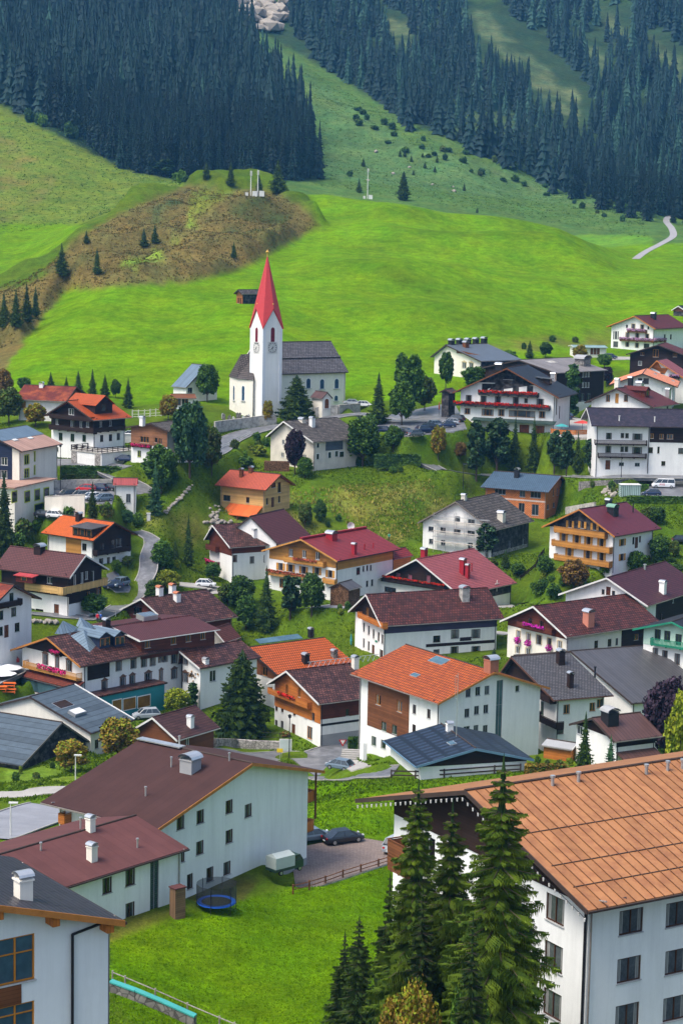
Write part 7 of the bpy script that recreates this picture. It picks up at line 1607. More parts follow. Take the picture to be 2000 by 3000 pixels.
scatter("lawn_grass", "short mown grass of the foreground lawns", [(290,2770),(860,2590),(1300,2500),(1300,3100),(300,3100)], 95, 225, 60000, .10, [gmat("lawn_blades", (.075,.155,.002)), gmat("dark_lawn_blades", (.060,.125,.002))], 3, .8, 3)
scatter("meadow_grass", "longer grass on the slope behind the brick yard", [(850,2280),(1600,2250),(1600,2450),(860,2450)], 210, 300, 22000, .16, [gmat("meadow_blades", (.075,.15,.003)), _M.get("x") or bpy.data.materials["dark_lawn_blades"]], 3, .8, 4)
scatter("bank_weeds", "rough grass and weeds on the banks between the houses", [(-100,1240),(2100,1240),(2100,2300),(-100,2400)], 240, 480, 70000, .24, [gmat("weed_blades", (.075,.13,.004)), gmat("dark_weed_blades", (.045,.09,.004))], 3, .7, 5, mask=lambda X, Y: sn(X, Y, 7, 11) + .5 * sn(X, Y, 3, 2) > -.25)
scatter("dry_grass", "straw coloured tall grass in the meadow strips", [(640,1500),(900,1430),(1200,1410),(1340,1400),(1330,1500),(1100,1610),(880,1570),(640,1540)], 380, 470, 9000, .30, [gmat("straw", (.24,.21,.05)), gmat("olive_straw", (.12,.13,.02))], 3, 1.3, 6, mask=lambda X, Y: sn(X, Y, 5, 11) > -.35)
scatter("heath", "brown heather and bilberry cover on the hill left of the church", [(190,850),(60,1000),(-100,1060),(-100,880),(120,790),(240,695),(400,605),(560,548),(820,566),(935,662),(880,685),(720,775),(560,822),(400,832)], 480, 905, 34000, .42, [gmat("heather", (.115,.080,.022)), gmat("bilberry", (.050,.065,.015))], 3, .7, 7, share=.4)
scatter("alpine_grass", "tufted alpine grass on the far slopes", [(-100,300),(200,390),(560,545),(700,560),(960,530),(760,180),(900,200),(1300,430),(1880,620),(1900,700),(1300,600),(900,540),(560,560),(250,650),(-100,700)], 880, 1500, 14000, .6, [gmat("alpine_tufts", (.060,.105,.016)), gmat("dark_alpine_tufts", (.035,.07,.014))], 3, .5, 8)
# ------------------------------------------------------------------ vehicles
TYRE = mat("tyre_rubber", (.02,.02,.02), .85); RIM = mat("alloy_rim", (.45,.46,.48), .35, metal=.8); LAMPW = mat("headlamp", (.75,.78,.8), .15); LAMPR = mat("tail_lamp", (.45,.01,.01), .3)
CARGL = mat("car_glass", (.02,.03,.04), .05, spec=.9)
def paint(n, c): return mat(n, c, .28, var=.03, spec=.7)
PAINT = dict(black=paint("black_paint",(.012,.014,.02)), navy=paint("navy_paint",(.015,.03,.08)), silver=paint("silver_paint",(.34,.38,.42)), steel=paint("steel_blue_paint",(.12,.17,.22)), red=paint("red_paint",(.50,.01,.015)), white=paint("white_paint",(.72,.74,.76)), grey=paint("grey_paint",(.09,.11,.13)), teal=paint("teal_paint",(.05,.22,.22)))
CARM = {}
def car_meshes(kind, col):
    k = (kind, col)
    if k in CARM: return CARM[k]
    # side profile stations: x, belt z, half width ; roof line: x, z
    L, W_, belt, roof, hood, cab = {'sedan': (4.6, .9, .88, 1.42, .92, (-.95, -1.75, .55, 1.35)), 'hatch': (4.0, .86, .92, 1.48, .98, (-1.25, -1.85, .5, 1.3)), 'suv': (4.6, .93, 1.02, 1.68, 1.08, (-1.6, -2.1, .55, 1.3)), 'van': (5.0, .96, 1.15, 1.95, 1.2, (-2.3, -2.42, 1.15, 1.95))}[kind]
    h = L / 2; b = MB(); st = [(-h, .35, .62 if kind != 'van' else .9, .82), (-h + .12, .28, belt - .04, .93), (-h + .9, .25, belt, 1), (0, .25, belt, 1), (h - 1.25, .25, belt - .02, 1), (h - .5, .26, hood - .16, .97), (h - .08, .3, .66, .86), (h, .36, .55, .74)]
    secs = []
    for x, z0, z1, f in st:
        w = W_ * f; secs.append([Vector((x, y, z)) for y, z in ((-w * .92, z0), (-w, z0 + .12), (-w * 1.0, z1 - .18), (-w * .93, z1), (0, z1 + .03), (w * .93, z1), (w, z1 - .18), (w, z0 + .12), (w * .92, z0))])
    for p, q in zip(secs, secs[1:]):
        for i in range(len(p) - 1): b.face((p[i], q[i], q[i+1], p[i+1]))
        b.face((p[-1], q[-1], q[0], p[0]))
    b.face(secs[0][::-1]); b.face(secs[-1])
    r0, rb, r1, wb = cab; w1, w2 = W_ * .93, W_ * .74   # roof rear, base rear, roof front, base front
    rf = [Vector((rb, -w1, belt)), Vector((wb, -w1, belt)), Vector((wb, w1, belt)), Vector((rb, w1, belt))]; rt = [Vector((r0, -w2, roof)), Vector((r1, -w2, roof)), Vector((r1, w2, roof)), Vector((r0, w2, roof))]
    g = MB(); 
    for i in range(4): j = (i + 1) % 4; g.face((rf[i], rf[j], rt[j], rt[i]))
    b.face([q + Z * .015 for q in rt]); b.box(rt[0] - Z * .05, rt[1] - rt[0], rt[3] - rt[0], Z * .06)
    for i in range(4): b.tube(rf[i] + Z * .0, rt[i], .05, .045, 5)
    for sy in (0, 3):
        for fx in ((.5,) if kind in ('sedan',) else (.38, .7)):
            o_ = rf[sy] + (rf[1 if sy == 0 else 2] - rf[sy]) * fx; t_ = rt[sy] + (rt[1 if sy == 0 else 2] - rt[sy]) * fx; b.tube(o_, t_, .035, n=4)
    wm = MB(); wm.lathe((0, 0, 0), [(0, -.11), (.2, -.11)], 12, 1); wm.lathe((0, 0, 0), [(.2, -.11), (.31, -.1), (.33, -.05), (.33, .05), (.31, .1), (0, .1)], 14, 0)
    m = lambda k_, n, mt: k_.mesh(n, mt)
    hl = MB(); hl.cbox((0, 0, 0), .1, .32, .16); tl = MB(); tl.cbox((0, 0, 0), .06, .26, .18)
    b.cbox((h - .02, 0, .3), .1, W_ * 1.3, .14, 1); b.cbox((-h + .01, 0, .42), .08, .5, .12, 2)
    CARM[k] = dict(body=m(b, "body", [PAINT[col], TYRE, LAMPW]), win=m(g, "windows", CARGL), wheel=m(wm, "wheel", [TYRE, RIM]), head=m(hl, "headlight", LAMPW), tail=m(tl, "taillight", LAMPR), L=L, W=W_, h=h)
    return CARM[k]
def car(kind, col, label, r, x, y, az, group=None, Y=None, lotz_=None, nm=None):
    p = P(r, x, y); q = G(p) if Y is None else at(p, Y)
    if lotz_ is not None: s = LOTS[lotz_][1]; n = Vector((-s[0], -s[1], 1)); q = on_plane(p, Vector((0, 0, s[2] + .05)), n)
    d = car_meshes(kind, col); o = empty(nm or ("van" if kind == 'van' else "parked_car"), q + Z * .02, label, "van" if kind == 'van' else "car", group, math.radians(90 - az))
    if lotz_ is None: o.location.z = q.z + .1
    link(bpy.data.objects.new("body", d['body']), o); link(bpy.data.objects.new("windows", d['win']), o)
    for sx in (-d['h'] + .85, d['h'] - .85):
        for sy in (-1, 1):
            w = bpy.data.objects.new("wheel", d['wheel']); link(w, o); w.location = (sx, sy * (d['W'] - .08), .33); w.rotation_euler = (math.pi / 2 * sy, 0, 0)
    for sy in (-1, 1):
        w = bpy.data.objects.new("headlight", d['head']); link(w, o); w.location = (d['h'] - .13, sy * d['W'] * .62, .62)
        w = bpy.data.objects.new("taillight", d['tail']); link(w, o); w.location = (-d['h'] + .02, sy * d['W'] * .66, .68)
    return o
# az = direction the bonnet points, degrees from the view axis, right positive
car('sedan','steel',"grey blue sedan parked on the brick yard against the tall white house",11,700,140,-118+180,lotz_=0)
car('sedan','black',"black coupe on the brick yard with its red tail lamps towards us",11,905,150,62,lotz_=0)
car('suv','silver',"silver off-road car half hidden by the foreground spruce on the brick yard",11,1270,205,30,lotz_=0)
car('hatch','red',"red car in the back row of the left car park",1,565,985,-75,lotz_=1)
car('hatch','navy',"dark blue car beside the red car in the back row of the left car park",1,650,980,-70,lotz_=1)
car('hatch','black',"dark car at the right end of the back row in the left car park",1,715,978,-70,lotz_=1)
car('suv','black',"black car at the left of the front row in the left car park",1,442,1030,-125,lotz_=1)
car('suv','grey',"dark grey car second in the front row of the left car park",1,530,1035,-125,lotz_=1)
car('hatch','white',"white car behind the pointed spruce in the left car park",1,602,1040,-125,lotz_=1)
car('hatch','steel',"steel blue hatchback at the right of the front row in the left car park",1,682,1048,-125,lotz_=1)
car('hatch','black',"dark hatchback below the modern building, left of the white one",1,292,1160,110); car('hatch','white',"white estate car below the modern building beside the flag",1,370,1162,110)
car('sedan','navy',"dark blue car standing beside the garage of the orange roofed chalet",1,825,790,100,lotz_=2); car('hatch','silver',"silver car between the big chalet and the tan house",1,852,632,-90)
car('hatch','navy',"small dark car left of the silver one beside the balcony house",4,742,612,-110,lotz_=5); car('suv','steel',"dark silver estate car on the forecourt beside the balcony house",4,788,600,-150,lotz_=5)
car('hatch','white',"white car in front of the brown roofed farmhouse",4,1350,605,95); car('suv','red',"bright red car on the yard left of the inn",7,38,-15,-100,lotz_=6); car('hatch','red',"second red car half behind the bright red one left of the inn",7,70,-45,-100,lotz_=6)
car('suv','silver',"silver estate car in front of the teal shop",7,962,350,-105); car('hatch','steel',"light blue grey car on the forecourt below the yield sign",8,885,905,-60,lotz_=8)
VAN=car('van','white',"white minibus with red lettering on its side on the right car park",3,1435,1185,-88,lotz_=4); car('hatch','navy',"dark blue car in front of the minibus on the right car park",3,1360,1238,-88,lotz_=4)
tx=bpy.data.curves.new('lettering','FONT'); tx.body='AVIS'; tx.size=.62; tx.extrude=.004; tx.align_x='CENTER'; tx.materials.append(mat('red_lettering',(.55,.01,.01),.5)); tq=bpy.data.objects.new('x',tx); SC.collection.objects.link(tq); bpy.context.view_layer.update(); tm_=bpy.data.meshes.new_from_object(tq.evaluated_get(bpy.context.evaluated_depsgraph_get())); bpy.data.objects.remove(tq); to=bpy.data.objects.new('lettering',tm_); link(to,VAN); to.location=(.35,.975,.62); to.rotation_euler=(math.pi/2,0,math.pi)
G1="cars parked left of the geranium hotel"
for i,(r,x,y,a,c,k,l) in enumerate([(2,1175,712,100,'navy','hatch',"dark blue car behind the round maple's top"),(2,1300,722,-60,'black','hatch',"black car at the left of the hotel car park"),(2,1385,735,60,'grey','hatch',"dark green grey car in the front row of the hotel car park"),(2,1440,712,60,'navy','suv',"navy car with red lamps in the hotel car park"),
    (2,1475,690,60,'black','hatch',"black hatchback in the third place of the hotel car park"),(2,1512,672,60,'steel','hatch',"steel blue car in the back row of the hotel car park"),(3,20,790,-100,'navy','hatch',"dark car at the roadside left of the hotel wall"),(3,75,752,-60,'black','suv',"black car nearest the hotel's left wall"),(3,45,770,-80,'silver','hatch',"blue silver car between two dark ones left of the hotel")]): car(k,c,l,r,x,y,a,G1,lotz_=3)
car('suv','navy',"dark car between the geranium hotel and the cypress",3,788,735,-60,lotz_=7); car('hatch','navy',"dark blue car on the drive below the guesthouse",3,1090,337,90,lotz_=9)
car('sedan','silver',"pale silver car behind the churchyard wall",2,968,532,95); car('hatch','white',"white car behind the churchyard wall beside the silver one",2,1045,545,95)
car('hatch','white',"white car at the entrance of the green trimmed hotel",6,1385,1312,100); car('hatch','black',"black car half hidden by leaves on the right bank",6,1560,430,90)
# three wheeled tarpaulin truck
q=on_plane(P(11,525,462),Vector((0,0,LOTS[0][1][2])),Vector((-LOTS[0][1][0],-LOTS[0][1][1],1))); q.z=max(float(gz(q.x+a,q.y+b)) for a in (-2,0,2) for b in (-2,0,2))+.1
t=empty("small_truck",q,"tiny green truck with a pale grey tarpaulin box at the corner of the brick yard","truck",rz=math.radians(90-48))
TARP=mat("grey_tarpaulin",(.46,.52,.50),.7,var=.08,bump=.01); DG=paint("dark_green_paint",(.02,.05,.04))
k=MB(); z0=.75; k.box((-1.9,-.8,z0),(2.5,0,0),(0,1.6,0),(0,0,1.15)); top=[Vector((-1.9,-.8,z0+1.15)),Vector((.6,-.8,z0+1.15)),Vector((.6,.8,z0+1.15)),Vector((-1.9,.8,z0+1.15))]; a_,b_=Vector((-1.75,0,z0+1.5)),Vector((.45,0,z0+1.5))
k.face((top[0],top[1],b_,a_)); k.face((top[3],a_,b_,top[2])); k.face((top[0],a_,top[3])); k.face((top[1],top[2],b_)); link(bpy.data.objects.new("tarpaulin",k.mesh("tarpaulin",TARP)),t)
k=MB(); k.box((-1.9,-.78,.45),(2.5,0,0),(0,1.56,0),(0,0,.28)); k.box((.65,-.72,.4),(1.15,0,0),(0,1.44,0),(0,0,.75)); k.face(((.65,-.72,1.75),(1.35,-.66,1.75),(1.35,.66,1.75),(.65,.72,1.75)));
for y in (-.7,.7): k.tube((.68,y,1.1),(.68,y,1.75),.05,n=4); k.tube((1.78,y,1.1),(1.35,y*.93,1.75),.05,n=4)
link(bpy.data.objects.new("cab",k.mesh("cab",DG)),t)
k=MB(); k.face(((.7,-.71,1.15),(1.75,-.71,1.15),(1.34,-.66,1.72),(.7,-.68,1.72))); k.face(((.7,.71,1.15),(1.75,.71,1.15),(1.34,.66,1.72),(.7,.68,1.72))); k.face(((1.79,-.7,1.15),(1.79,.7,1.15),(1.36,.65,1.72),(1.36,-.65,1.72))); link(bpy.data.objects.new("windows",k.mesh("windows",CARGL)),t)
wmesh=car_meshes('hatch','navy')['wheel']
for x,y in ((-1.2,-.75),(-1.2,.75),(1.35,-.62),(1.35,.62)): w=bpy.data.objects.new("wheel",wmesh); link(w,t); w.location=(x,y,.31); w.rotation_euler=(math.pi/2*(1 if y>0 else -1),0,0); w.scale=(.85,.85,.85)
# ------------------------------------------------------------------ trampoline
q=G(P(10,1420,600)); q.z+=.0; t=empty("trampoline",q,"round trampoline with blue rim pad and black safety net beside the tall white house","trampoline")
BL=mat("blue_pad",(.01,.08,.45),.6); NET=bpy.data.materials.new("safety_net"); NET.use_nodes=True; NET.node_tree.nodes["Principled BSDF"].inputs["Base Color"].default_value=(.02,.025,.03,1); NET.node_tree.nodes["Principled BSDF"].inputs["Alpha"].default_value=.6
R_=1.75; k=MB(); k.lathe((0,0,.85),[(0,0),(R_*.8,0)],24); link(bpy.data.objects.new("mat",k.mesh("mat",TYRE)),t)
k=MB(); k.lathe((0,0,.85),[(R_*.78,.02),(R_*.8,.06),(R_,.06),(R_*1.01,-.05),(R_*.99,-.06)],28); link(bpy.data.objects.new("rim_pad",k.mesh("rim_pad",BL)),t)
k=MB(); k.lathe((0,0,.9),[(R_*1.0,0),(R_*1.04,1.7)],28); link(bpy.data.objects.new("safety_net",k.mesh("safety_net",NET)),t)
for i in range(6):
    a=i*math.pi/3+.3; k=MB(); c,s=math.cos(a)*R_*1.05,math.sin(a)*R_*1.05; k.tube((c,s,0),(c,s,2.65),.035,n=6); k.tube((c,s,.03),(c*.85,s*.85,.03),.03,n=5); link(bpy.data.objects.new("pole",k.mesh("pole",IRON)),t)
# ------------------------------------------------------------------ fences and walls
def onG(p): return G(p) if len(p)==2 else at(p,p[2])
def fence(name,label,px,h=1.0,rails=(.9,.5),step=2.2,m=MIDWOOD,post=.09,cat="fence",board=None,th=.05,dense=True):
    L=[onG(p) for p in px]; pts=[]
    for a,b in zip(L,L[1:]):
        n=max(1,int((b-a).length/step)); pts+=[a+(b-a)*(i/n) for i in range(n)]
    pts.append(L[-1])
    for p in pts: p.z=float(gz(p.x,p.y))
    root=empty(name,pts[0],label,cat)
    for p in pts: k=MB(); k.tube(p-Z*.3,p+Z*(h+.05),post,n=6); k.build("post",m,root)
    k=MB()
    for p,q in zip(pts,pts[1:]):
        for r in rails: 
            if board: k.box(p+Z*r,q-p,(q-p).cross(Z).normalized()*th,Z*board)
            else: k.tube(p+Z*r,q+Z*r,th,n=5)
    k.build("rail",m,root); return root
def wall(name,label,px,h,m,th=.4,cap=None,cat="wall",below=1.5,top=None):
    L=[onG(p) for p in px]; root=empty(name,L[0],label,cat); k=MB(); c=MB()
    for p,q in zip(L,L[1:]):
        n_=max(1,int((q-p).length/3)); d=(q-p).cross(Z).normalized()*th
        for i in range(n_):
            a=p+(q-p)*(i/n_); b=p+(q-p)*((i+1)/n_); k.box(a-Z*below,b-a,d,Z*(h+below))
            if cap: c.box(a-d*.12+Z*h,b-a,d*1.24,Z*.12)
    k.build("wall_body",m,root)
    if cap: c.build("coping",cap,root)
    return root
GREYW=mat("weathered_grey_wood",(.28,.26,.24),.9,'plank',p1=.2)
fence("rail_fence","low brown rail fence along the lawn edge of the brick yard",[P(11,578,492),P(11,685,465),P(11,790,432),P(11,905,392),P(11,1022,356),P(11,1138,320),P(11,1200,300)],.95,(.85,.45),3.4)
fence("pasture_fence","grey post and rail fence along the bottom edge of the lawn",[P(10,740,1075),P(10,822,1108),P(10,1020,1192),P(10,1230,1285),P(10,1440,1375),P(10,1640,1450)],1.0,(.9,),2.0,GREYW,.08)
fence("board_fence","white and brown board fence in front of the blue roofed garage",[P(20,760,420),P(20,1130,430),P(20,1568,410),P(9,330,935),P(9,500,925)],1.1,(.9,.35),5,VDARK,.1,board=.18)
fence("guard_rail","pale metal guard rail beside the road below the church",[P(2,60,850),P(2,125,812),P(2,230,765),P(2,300,725)],.9,(.8,.4),3,ZINC,.05)
fence("chain_fence","dark wire fence under the big spruce at the road",[P(8,70,705),P(8,200,712),P(8,330,718),P(8,490,730)],1.6,(1.5,.8,.2),3,IRON,.05,th=.03)
fence("slope_fence","dark slanting board fence on the bank below the golden chalet",[P(6,655,495),P(6,600,590),P(6,500,672)],1.1,(.3,.65),2,DKWOOD,.08,board=.28)
fence("garden_fence","white rail fence in front of the inn wing by the lane",[P(4,520,765),P(4,640,785),P(4,760,800)],1.0,(.9,),3,VWHITE,.05)
wall("stone_wall","rubble stone wall along the road under the big spruce",[P(8,55,755),P(8,200,758),P(8,360,768),P(8,495,772)],1.3,STONEW,.5)
wall("blue_covered_wall","dark stone wall topped with a turquoise tarpaulin at the bottom edge",[P(10,735,1130),P(10,900,1190),P(10,1080,1265),P(10,1290,1360)],.9,STONED,.5,cap=mat("turquoise_tarpaulin",(.06,.34,.32),.5,var=.1),below=3)
wall("churchyard_wall","stained concrete churchyard wall with fluted panels under the tower",[P(2,60,705),P(2,175,690),P(2,240,682),P(2,350,668),P(2,468,655)],2.3,CONC,.4,cap=CONC)
wall("nave_wall","pale stained wall right of the larch in front of the nave",[P(2,722,608),P(2,870,592),P(2,1010,580)],2.2,CONC,.4,cap=CONC)
wall("parking_wall","pale retaining wall in front of the left car park",[P(1,300,1118),P(1,420,1112),P(1,560,1105)],3.0,CREAM,.4,cap=CONC)
wall("grass_wall","grey retaining wall at the back of the left car park",[P(1,355,975),P(1,500,968),P(1,735,965)],2.0,CONC,.4)
wall("road_wall","dark stone wall below the road in front of the long white block",[P(3,890,1180),P(3,1100,1168),P(3,1350,1150)],1.2,STONED,.5)
wall("garden_wall","white garden wall of the terracotta block house",[P(3,805,1350),P(3,995,1318)],1.3,CONC,.4)
wall("stair_wall","white stair wall left of the orange roofed house",[P(20,330,130),P(20,385,150)],2.5,WHITE,.5)
fence("churchyard_railing","row of pale posts on the terrace left of the tall blue green tree",[P(1,870,500),P(1,950,498),P(1,1060,490)],1.8,(1.6,.8,.2),1.2,mat("pale_posts",(.55,.55,.52),.9),.12)
# ------------------------------------------------------------------ lamps, signs, masts
def lamp(label,r,x,yb,yt,m=ZINC,glow=None,style=0,Y=None):
    q=G(P(r,x,yb)) if Y is None else at(P(r,x,yb),Y); h=solve1(q,Z,ky(P(r,x,yt))); o=empty("street_lamp",q,label,"lamp")
    k=MB(); k.tube(q-Z*.5,q+Z*h,.09,.06,8); k.build("pole",m,o); k=MB()
    if style==0: k.box(q+Z*h-Vector((.2,.12,0)),(1.0,0,0),(0,.3,0),(0,0,.16)); k.box(q+Z*(h-.03)-Vector((.05,.08,0)),(.8,0,0),(0,.22,0),(0,0,.03),1)
    else: k.lathe(q+Z*h,[(0,.55),(.28,.4),(.22,0),(.08,-.1),(0,-.1)],8,0); k.lathe(q+Z*h,[(.25,.38),(.2,.02)],8,1)
    k.build("lamp_head",[m,glow or LAMPW],o); return o
lamp("slim grey street lamp behind the ridge of the big brown roof",7,497,752,592,VWHITE); lamp("slim grey street lamp beside the pale lane at the left edge",7,72,1125,905,VWHITE)
lamp("black lantern post with a warm lit head at the left car park",1,398,985,692,IRON,mat("warm_lamp",(1,.55,.12),.5,emit=2.5),1); lamp("dark red street lamp in front of the white corner house",8,553,832,565,IRON,None,1)
lamp("thin dark lamp post in front of the long white block",3,1160,1120,965,IRON); lamp("thin pole beside the curved drive below the hotel",3,124,1185,1030,IRON)
def sign(name,label,r,x,yb,yt,w,hh,m,shape='box',legs=1):
    q=G(P(r,x,yb)); h=solve1(q,Z,ky(P(r,x,yt))); o=empty(name,q,label,"sign"); k=MB()
    for i in range(legs): xx=0 if legs==1 else (-w*.3 if i==0 else w*.3); k.tube(q+Vector((xx,.03,-.4)),q+Vector((xx,.03,h-.1)),.05,n=6)
    k.build("post",ZINC,o); k=MB()
    if shape=='box': k.box(q+Vector((-w/2,-.06,h-hh)),(w,0,0),(0,.06,0),(0,0,hh),0); k.box(q+Vector((-w/2+.12,-.075,h-hh+.12)),(w-.24,0,0),(0,.012,0),(0,0,hh-.24),1)
    else:
        c=q+Vector((0,-.05,h)); k.face((c+Vector((-w/2,0,0)),c+Vector((0,0,-hh)),c+Vector((w/2,0,0))),0); d=Vector((0,-.02,-.09)); k.face((c+d+Vector((-w*.3,0,0)),c+d+Vector((0,0,-hh*.62)),c+d+Vector((w*.3,0,0))),1)
    k.build("board",m,o); return o
sign("notice_board","white framed map board on two posts at the road bend",8,528,826,705,1.9,1.9,[VWHITE,mat("pale_map",(.5,.58,.55),.6)],legs=2)
sign("hiking_sign","small yellow waymark sign on the grass verge",8,492,842,768,.9,.6,[mat("yellow_sign",(.75,.55,.03),.6)]*2)
sign("yield_sign","red and white triangular yield sign at the side road",8,902,840,710,1.2,1.05,[mat("sign_red",(.5,.01,.02),.5),VWHITE],'tri')
for r,x,yb,yt,l in ((13,1152,190,78,"left one of the two antenna masts on top of the brown hill"),(13,1184,190,75,"right and thicker one of the two antenna masts on top of the brown hill"),(14,119,203,68,"single pale antenna mast on the skyline of the green hill")):
    q=G(P(r,x,yb+4)); h=solve1(q,Z,ky(P(r,x,yt))); o=empty("antenna_mast",q,l,"mast"); k=MB(); k.tube(q-Z*1,q+Z*h,.22,.16,8); k.build("pole",VWHITE,o)
    k=MB(); 
    for a in range(3): d=Vector((math.cos(a*2.1),math.sin(a*2.1),0))*.35; k.cbox(q+d+Z*(h-2.0),.28,.28,1.8)
    k.build("antenna_panel",VWHITE,o); k=MB(); k.cbox(q+Vector((1.6,0,-.3)),2.0,1.6,2.2); k.cbox(q+Vector((-1.6,0,-.3)),1.2,1.2,1.6); k.build("cabinet",VWHITE,o)
# rotating clothes dryer / cables left out; satellite dish by the crimson chalet
q=at(P(5,957,325),392); o=empty("satellite_dish",q,"white satellite dish standing in the grass behind the crimson chalet","dish"); k=MB(); k.tube(q-Z*3,q,.05,n=6); k.build("post",ZINC,o); k=MB()
for i in range(14):
    a0,a1=i*6.2832/14,(i+1)*6.2832/14; k.face((q+Vector((0,.25,.3)),q+Vector((math.cos(a0)*.75,-.1,.3+math.sin(a0)*.8)),q+Vector((math.cos(a1)*.75,-.1,.3+math.sin(a1)*.8))))
k.build("dish",VWHITE,o)
# ------------------------------------------------------------------ stones, logs, graves, umbrellas, bins
def rock(rng,c,s):
    k=bmesh.new(); bmesh.ops.create_icosphere(k,subdivisions=1,radius=1)
    off=Vector((rng.uniform(0,50),rng.uniform(0,50),0))
    for v in k.verts: v.co*=1+.75*noise.noise(v.co*1.7+off); v.co=Vector((v.co.x*s*1.25,v.co.y*s,v.co.z*s*.75))
    me=bpy.data.meshes.new("boulder"); k.to_mesh(me); k.free(); return me
ROCKM=mat("pale_boulder",(.30,.27,.23),.95,var=.25,vs=1.2,bump=.04); RM=[]
rr=random.Random(8)
for i in range(5): me=rock(rr,None,1.0); me.materials.append(ROCKM); RM.append(me)
def rocks(label,group,pts,s0):
    for j,(r,x,y,s) in enumerate(pts):
        q=G(P(r,x,y)); o=bpy.data.objects.new("boulder",RM[j%5]); link(o); o.location=q+Z*s*s0*.3; o.scale=(s*s0,)*3; o.rotation_euler=(0,0,j*1.3); tag(o,label,"boulder",group)
rocks("pale boulder in the heap at the corner of the new timber house","boulders beside the timber house",[(2,45+rr.uniform(-12,60),1195+i*9+rr.uniform(-4,4),rr.uniform(.6,1.2)) for i in range(22)],.5)
rocks("pale boulder in the row below the orange lean-to","boulders below the lean-to",[(2,i*22+rr.uniform(-4,4),1302+rr.uniform(-6,4),rr.uniform(.7,1.3)) for i in range(9)],.55)
rocks("pale boulder in the heap at the car park hedge","boulders at the right car park",[(3,1045+rr.uniform(0,80),1190+rr.uniform(-10,55),rr.uniform(.6,1.2)) for i in range(24)],.55)
rocks("pale boulder in the tumbled bank below the wide dark tree","boulders below the dark tree",[(1,1080+i*7+rr.uniform(-8,12),1125-i*7+rr.uniform(-8,8),rr.uniform(.5,1.0)) for i in range(26)],.5)
rocks("grey boulder in the bank below the white house with the dark balcony","boulders on the left bank",[(4,210+i*20,835+rr.uniform(-6,6),rr.uniform(.6,1.1)) for i in range(9)],.6)
rocks("stone at the foot of the long white block","stones at the white block",[(3,1325+i*24,1098+rr.uniform(-3,3),rr.uniform(.7,1.2)) for i in range(10)],.6)
rocks("pale rock in the rocky gap between the forests","rocks between the forests",[(15,1040+rr.uniform(0,270),10+rr.uniform(0,130),rr.uniform(.6,1.8)) for i in range(70)],4.2)
rocks("stone lying on the far grassy slope","stones on the far slope",[(16,rr.uniform(50,1000),y_,rr.uniform(.5,1.2)) for y_ in [640,700,770,800,830,850,860,880]],1.2)
fwood=_M["stacked_firewood"]; q=G(P(2,465,965)); k=MB(); k.box(q-Vector((2.6,0,0)),(5.6,0,0),(0,1.4,0),(0,0,2.2)); k.thing("firewood_stack",fwood,q,"stack of split firewood below the old lime washed house","firewood")
gp=random.Random(4); GR=[mat("grave_marble",(.5,.5,.5),.5),STONED]
for j in range(18):
    q=G(P(2,100+gp.uniform(0,370),640-gp.uniform(0,30))); q.z+=.0; k=MB(); w=gp.uniform(.5,.8); h=gp.uniform(.9,1.4); k.box(q-Vector((w/2,0,.3)),(w,0,0),(0,.2,0),(0,0,h+.3)); k.face((q+Vector((-w/2,0,h)),q+Vector((w/2,0,h)),q+Vector((0,0,h+.3)))); k.thing("gravestone",GR[j%2],q,"gravestone in the churchyard under the tower","gravestone","gravestones in the churchyard")
def parasol(label,r,x,y,R_,h,m,closed=False,Y=None,group=None):
    q=G(P(r,x,y)) if Y is None else at(P(r,x,y),Y); o=empty("parasol",q,label,"parasol",group); k=MB(); k.tube(q,q+Z*h,.04,n=6); k.build("pole",IRON,o); k=MB()
    k.lathe(q+Z*(h-.55),[(R_,0),(R_*.97,.05),(.05,.6)] if not closed else [(.12,-1.4),(.2,-.6),(.08,.5),(0,.6)],8); k.build("canopy",m,o)
UW=mat("white_canvas",(.75,.76,.78),.8,var=.05); UR=mat("rust_canvas",(.30,.07,.05),.8); UT=mat("teal_canvas",(.05,.30,.30),.8)
parasol("large white parasol left of the inn, the upper one",22,140,760,2.3,2.8,UW); parasol("large white parasol left of the inn, the lower one at the edge",22,50,850,2.3,2.8,UW)
parasol("teal parasol on the terrace right of the geranium hotel",3,770,835,1.6,2.5,UT); parasol("red parasol on the terrace right of the geranium hotel",3,905,815,2.2,2.6,mat("red_canvas",(.55,.06,.05),.8)); parasol("folded rust red parasol taller of the pair by the car park",2,1552,600,.5,4.6,UR,True); parasol("folded rust red parasol lower of the pair by the car park",2,1535,600,.5,3.4,UR,True)
parasol("folded turquoise parasol beside the banded house",5,958,1118,.6,2.6,UT,True)
for j,(x,y) in enumerate(((150,862),(155,950),(20,910))):
    q=G(P(22,x,y)); q.z+=0; k=MB(); k.cbox(q+Z*.7,2.0,.9,.08); 
    for sx in (-.8,.8): k.cbox(q+Vector((sx,0,0)),.08,.7,.7)
    for sy in (-.8,.8): k.cbox(q+Vector((0,sy,.42)),2.0,.3,.06)
    k.thing("picnic_table",mat("orange_table_cloth",(.62,.13,.02),.6),q,["orange table nearest the white parasols","orange table below the first one beside the flower tub","orange table at the left picture edge"][j],"table")
fence("terrace_fence","orange board fence around the terrace right of the geranium hotel",[P(3,700,830),P(3,760,838),P(3,860,842),P(3,955,838)],1.3,(.2,.55,.9),2.5,ORWOOD,.1,board=.3)
def crate(name,label,cat,r,x,y,sx,sy,sz,mats,rz=0,roof=True,Y=None):
    q=G(P(r,x,y)) if Y is None else at(P(r,x,y),Y); k=MB(); k.cbox(q-Z*.3,sx,sy,sz+.3,0,rz); 
    if roof: k.cbox(q+Z*sz,sx+.15,sy+.15,.12,1,rz)
    return k.thing(name,mats,q,label,cat)
